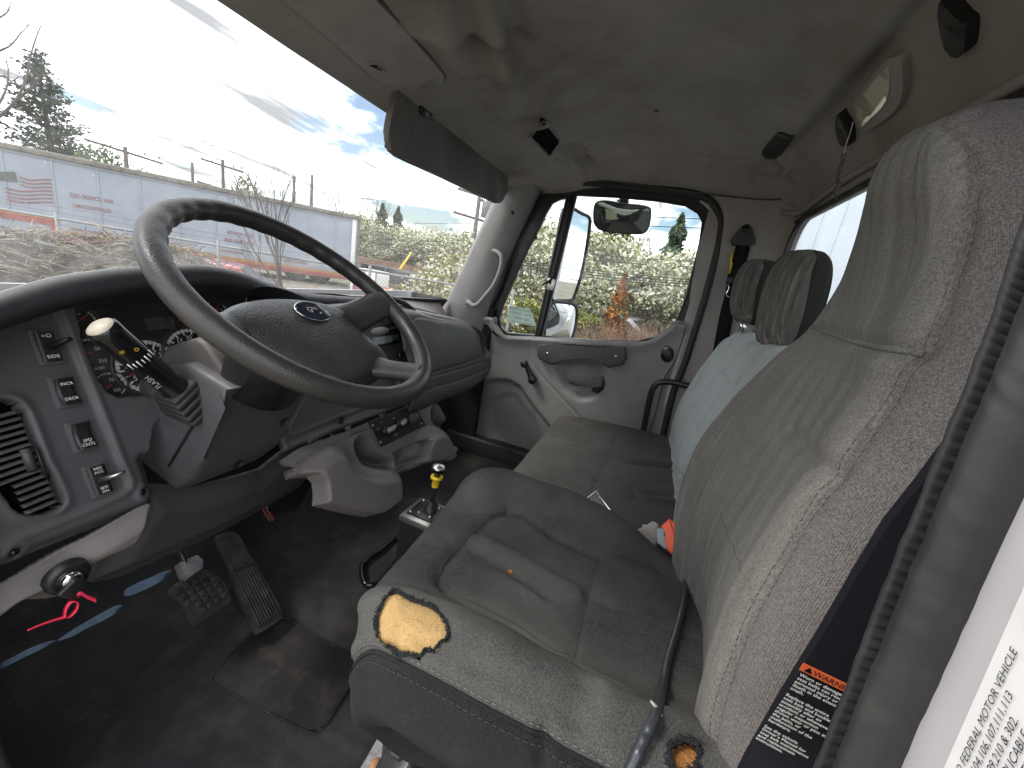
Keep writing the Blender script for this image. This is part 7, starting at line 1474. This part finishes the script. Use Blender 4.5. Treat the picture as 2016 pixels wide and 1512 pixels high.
# ---- utility poles and wires
poles = []
def pole(label, x, ytop, dist, arms, lean=0.0, box=False):
    b = gpt(x, dist); r = ray((x, ytop)); k = np.hypot(r[0], r[1]); zt_ = CAM[2]+r[2]/k*dist
    t = thing('utility_pole', label, 'pole', b, None); tp = np.array([b[0], b[1], zt_]); MB().tube([b, tp], [0.15, 0.10], 8).build('shaft', OUT['pole'], t)
    sd_ = np.array([-(b-CAM)[1], (b-CAM)[0], 0]); sd_ /= np.linalg.norm(sd_); sd_ = -sd_
    for dz, w in arms:
        c = tp-np.array([0, 0, dz]); dr_ = sd_*0.95+np.array([0, 0, -0.10]); MB().box(c, (w, 0.10, 0.12), (dr_/np.linalg.norm(dr_), np.cross((0, 0, 1.0), dr_), (0, 0, 1)), 0).build('crossarm', OUT['pole'], t)
        for s_ in (-0.45, -0.25, 0.25, 0.45): MB().lathe([(0.04, 0), (0.05, 0.08), (0.03, 0.16)], c+sd_*w*s_+np.array([0, 0, 0.06]), (0, 0, 1), 6).build('insulator', OUT['galv'], t)
    if box: MB().lathe([(0.0, 0.9), (0.28, 0.88), (0.30, 0.8), (0.30, 0.05), (0.0, 0.0)], tp-np.array([0, 0, 1.3])+sd_*0.5, (0, 0, 1), 14).build('transformer', OUT['galv'], t)
    return tp
pA = pole('wooden utility pole with two crossarms behind the trailer roof', 444, 316, 40, [(0.4, 2.6), (2.0, 3.2)])
pB = pole('wooden utility pole with one crossarm beside the leafing tree', 268, 294, 38, [(0.3, 3.6)])
pC = pole('wooden utility pole with transformer in front of the blossom hedge', 921, 372, 24, [(0.2, 2.4), (1.4, 2.6), (4.6, 1.6)], box=True)
pD = pole('tall grey utility pole close to the windshield pillar', 948, 378, 25, [(0.5, 1.4), (2.6, 1.8)], box=True)
pE = pole('thin bare pole between the two larger wooden poles', 388, 322, 44, [])
pF = pole('thin bare pole behind the sapling, left of a pair', 575, 346, 36, [])
pG = pole('thin bare pole behind the sapling, right of a pair', 608, 343, 36, [])
def wires(name, label, a, b, offs, sag, n=12):
    t = thing(name, label, 'wires', (np.array(a)+np.array(b))/2)
    for o_ in offs:
        P = [np.array(a)*(1-u)+np.array(b)*u+np.array([0, 0, o_[2]-sag*4*u*(1-u)])+np.array([o_[0], o_[1], 0]) for u in np.linspace(0, 1, n)]; MB().tube(P, 0.014, 4, caps=False).build('wire', OUT['wire'], t)
far_l, far_r = aD(-300, 190, 60), aD(1010, 430, 30)
wires('power_lines', 'power lines running from the pine to the two-arm pole', pB, pA, [(0, 0, 0.1), (0.5, 0, -0.2), (0, 0, 1.4), (0, 0.5, 1.0)], 0.6)
wires('power_lines', 'power lines running from the two-arm pole to the transformer pole', pA, pC, [(0, 0, 0.0), (0.6, 0, -0.3), (0, 0, -1.6), (0, 0, -2.6), (0.4, 0, -3.6)], 0.9)
wires('power_lines', 'power lines entering beside the pine from the yard edge', far_l, pB, [(0, 0, 0.0), (0.6, 0, -0.3)], 0.8)
wires('power_lines', 'bundle of low cables crossing the far blossom hedge', aD(690, 437, 32), aD(915, 478, 23), [(0, 0, z_) for z_ in (0.0, -0.25, -0.6, -0.8, -1.0, -1.15)], 0.35)
wW0, wW1 = aD(985, 405, 14), aD(1420, 470, 13)
wires('power_lines', 'power lines crossing the sky outside the passenger window', aD(960, 392, 14), aD(1440, 432, 13), [(0, 0, 0), (0, 0, -0.28), (0, 0, -1.32), (0, 0, -1.5)], 0.15)
wires('power_lines', 'cables crossing the blossom hedge outside the passenger window', aD(960, 500, 12.5), aD(1440, 555, 12), [(0, 0, 0), (0, 0, -0.07), (0, 0, -0.14), (0, 0, -0.22)], 0.12)
# ---- cars
def car(label, c, yaw, paint, L=4.4, W=1.75, Hh=1.42, group=None):
    t = thing('parked_car', label, 'car', c, group); u = np.array([math.cos(yaw), math.sin(yaw), 0]); w = np.array([-u[1], u[0], 0]); c = np.array(c, float)
    P_ = Plane(c-w*W/2, u, (0, 0, 1)); k = L/4.4; hz = Hh/1.42
    low = [(-2.2, 0.30), (-2.2, 0.78), (-2.05, 0.92), (-1.45, 0.98), (0.75, 0.94), (1.75, 0.84), (2.12, 0.68), (2.2, 0.5), (2.18, 0.28)]
    low = [(x*k, z*hz) for x, z in low]; wd = W if True else W
    sgn = 1 if P_.n@(-w) > 0 else -1
    MB().prism(low[::-1], P_, -sgn*W if sgn > 0 else 0, 0 if sgn > 0 else W, 0.10, 3, both=True).build('body', paint, t, auto=35)
    cab = [(-1.75, 0.95), (-1.15, 1.38), (-0.9, 1.42), (0.15, 1.42), (0.35, 1.38), (1.05, 0.93)]; cab = [(x*k, z*hz) for x, z in cab]
    ins_ = 0.12; MB().prism(cab[::-1], Plane(c-w*(W/2-ins_), u, (0, 0, 1)), -(W-2*ins_), 0, 0.09, 3, both=True).build('roof', paint, t, auto=35)
    for s_ in (-1, 1):
        pw_ = Plane(c+w*s_*(W/2-ins_+0.012), u*(-s_), (0, 0, 1)); pw_ = pw_ if pw_.n@(w*s_) > 0 else Plane(pw_.O, -pw_.ux, pw_.uy); sx = 1 if pw_.ux@u > 0 else -1
        for win_ in ([(-1.48, 1.0), (-1.08, 1.30), (-0.45, 1.34), (-0.45, 0.99)], [(-0.38, 0.99), (-0.38, 1.34), (0.12, 1.34), (0.30, 1.30), (0.82, 0.98)]): MB().prism([(x*k*sx, z*hz) for x, z in win_], pw_, -0.02, 0.004).build('side_window', OUT['carglass'], t, smooth=False)
    for (x0_, z0_, x1_, z1_, nm) in ((0.36, 1.37, 1.03, 0.96, 'windscreen'), (-1.70, 0.99, -1.18, 1.36, 'rear_window')):
        a_, b_ = c+u*x0_*k+np.array([0, 0, z0_*hz]), c+u*x1_*k+np.array([0, 0, z1_*hz]); ww = W/2-ins_-0.08; q_ = np.array([a_-w*ww, a_+w*ww, b_+w*ww, b_-w*ww]); nn = np.cross(q_[1]-q_[0], q_[2]-q_[0]); nn /= np.linalg.norm(nn); nn *= 1 if nn[2] > 0 else -1; MB().add(q_+nn*0.012, [(0, 1, 2, 3)]).build(nm, OUT['carglass'], t, smooth=False)
    for x_ in (-1.35, 1.38):
        for s_ in (-1, 1):
            o = MB().lathe([(0.16, 0.0), (0.30, 0.01), (0.315, -0.03), (0.315, -0.18), (0.2, -0.2)], c+u*x_*k+w*s_*(W/2+0.005)+np.array([0, 0, 0.315]), w*s_, 18).build('wheel', OUT['tyre'], t); MB().lathe([(0, 0.012), (0.13, 0.012), (0.17, 0.0)], c+u*x_*k+w*s_*(W/2+0.005)+np.array([0, 0, 0.315]), w*s_, 14).build('rim', M['silverpl'], o)
    for s_ in (-1, 1): MB().box(c+u*2.12*k+w*s_*W*0.36+np.array([0, 0, 0.66*hz]), (0.12, 0.30, 0.14), (u, w, (0, 0, 1)), 0.03).build('headlight', M['lens'], t)
    return t
ang = math.atan2(td[1], td[0])
car('red sedan parked behind the wire fence', gpt(440, 11.2), ang-0.05, OUT['carred'])
car('dark grey sedan parked behind the wire fence near the mound', gpt(205, 10.4), ang+0.05, OUT['cardark'])
# ---- far yard: brown wall and plant
w0, w1 = gpt(690, 30), gpt(930, 25); wdv = (w1-w0)/np.linalg.norm(w1-w0)
o = MB().box((w0+w1)/2+np.array([0, 0, 0.75]), (np.linalg.norm(w1-w0), 0.3, 1.5), (wdv, np.cross((0, 0, 1.0), wdv), (0, 0, 1)), 0.02).build('yard_wall', OUT['brick'], smooth=False); tag(o, 'long brown wall below the far blossom hedge', 'wall')
def crate(label, x, dist, w, h, d_, mt, z=0.0, cat='container', name='water_tote'):
    b = gpt(x, dist)+np.array([0, 0, z]); t = thing(name, label, cat, b); MB().box(b+np.array([0, 0, h/2]), (w, d_, h), (wdv, np.cross((0, 0, 1.0), wdv), (0, 0, 1)), 0.05).build('body', mt, t)
    for k in range(4): MB().box(b+wdv*(w*(k/3-0.5))-np.cross((0, 0, 1.0), wdv)*(-d_/2-0.02)*-1+np.array([0, 0, h/2]), (0.05, 0.05, h*1.02), (wdv, np.cross((0, 0, 1.0), wdv), (0, 0, 1)), 0.01).build('cage_bar', OUT['galv'], t)
    return t
crate('white plastic tote standing in the yard beside the trailer end', 718, 22, 1.0, 1.15, 1.0, M['white']); crate('white plastic tote with red band in the yard', 736, 21, 1.0, 1.2, 1.0, M['white']); crate('low red steel skip in front of the white totes', 740, 19, 1.5, 0.55, 1.0, OUT['tred'], 0.1, 'skip', 'steel_skip')
crate('small orange site machine on the ground by the totes', 757, 17, 0.8, 0.75, 0.9, OUT['torange'], 0, 'machine', 'site_machine'); crate('dark flatbed stacked with steel beside the brown wall', 800, 24, 5.0, 0.75, 1.6, OUT['cardark'], 0.55, 'flatbed', 'flatbed_trailer'); crate('white tarpaulin-covered load behind the flowering bushes', 843, 19, 1.1, 0.6, 1.0, M['white'], 0.2, 'load', 'covered_load')
bo_ = gpt(785, 22); o = MB().tube([bo_+np.array([0, 0, 1.4]), aD(810, 497, 22)], [0.07, 0.05], 6).build('crane_boom', M['yellow']); tag(o, 'thin yellow crane boom above the flatbed in the yard', 'boom')
for i, (x, lab) in enumerate(((1212, 'white car parked beyond the dry brush'), (1345, 'orange-yellow van parked beyond the dry brush'))):
    car(lab, gpt(x, 15.5 if i == 0 else 24.0), 1.3, M['white_paint'] if i == 0 else M['yellow'], 4.3, 1.75, 1.4 if i == 0 else 1.9)
# ---- the truck's own box body behind the rear window
bxb = thing('cargo_box', 'white ribbed front wall of the truck cargo box behind the rear window', 'truck body', (0, -1.6, -0.3))
MB().box((0.0, -1.9, 1.05), (2.44, 2.0, 2.7), None, 0.03).build('box_body', OUT['wbox'], bxb)
for x in (-1.0, -0.5, 0.0, 0.5, 0.78, 1.0): MB().box((x, -0.895, 1.05), (0.03, 0.014, 2.6), None, 0.004).build('panel_rib', OUT['wbox'], bxb)
MB().box((0, -0.893, 1.22), (2.4, 0.012, 0.02), None, 0.003).build('panel_seam', OUT['galv'], bxb)

# white box truck parked alongside to the rear
bt = thing('box_truck', 'tall white box truck parked to the right behind the cab', 'truck', (7.0, -2.6, ZG))
MB().box((7.2, -2.55, 1.25), (10.0, 2.4, 4.2), None, 0.05).build('box_body', OUT['wbox'], bt)
for x in np.arange(2.4, 12.2, 0.6): MB().box((float(x), -1.345, 1.25), (0.04, 0.02, 4.1), None, 0.005).build('panel_rib', OUT['wbox'], bt)
MB().box((7.2, -1.34, 2.55), (9.9, 0.03, 0.05), None, 0.005).build('panel_seam', OUT['galv'], bt)
for x in (3.2, 10.5):
    MB().lathe([(0.2, 0.0), (0.46, 0.01), (0.48, -0.03), (0.48, -0.25), (0.2, -0.26)], (x, -1.4, ZG+0.48), (0, 1, 0), 18).build('wheel', OUT['tyre'], bt)

# the truck's white bonnet, out of view, added to bounce sky onto the headliner
rows = [[(x*(1-0.10*t), 1.32+1.35*t-0.05*abs(x)**2, 0.60-0.30*t-0.10*t*t-0.16*abs(x/0.95)**3) for x in (-0.98, -0.8, -0.45, 0, 0.45, 0.8, 0.98)] for t in (0, 0.25, 0.5, 0.75, 1.0)]
hb = thing('truck_bonnet', 'white sloping bonnet of the truck ahead of the windshield', 'bonnet', (0, 2.0, ZG)); surf('bonnet_skin', net(rows, 24, 36), M['white_paint'], hb, thick=0.02)
for sx in (-1, 1): MB().lathe([(0.2, 0.0), (0.46, 0.01), (0.48, -0.03), (0.48, -0.25), (0.2, -0.26)], (sx*1.0, 2.0, ZG+0.48), (sx, 0, 0), 18).build('front_wheel', OUT['tyre'], hb)
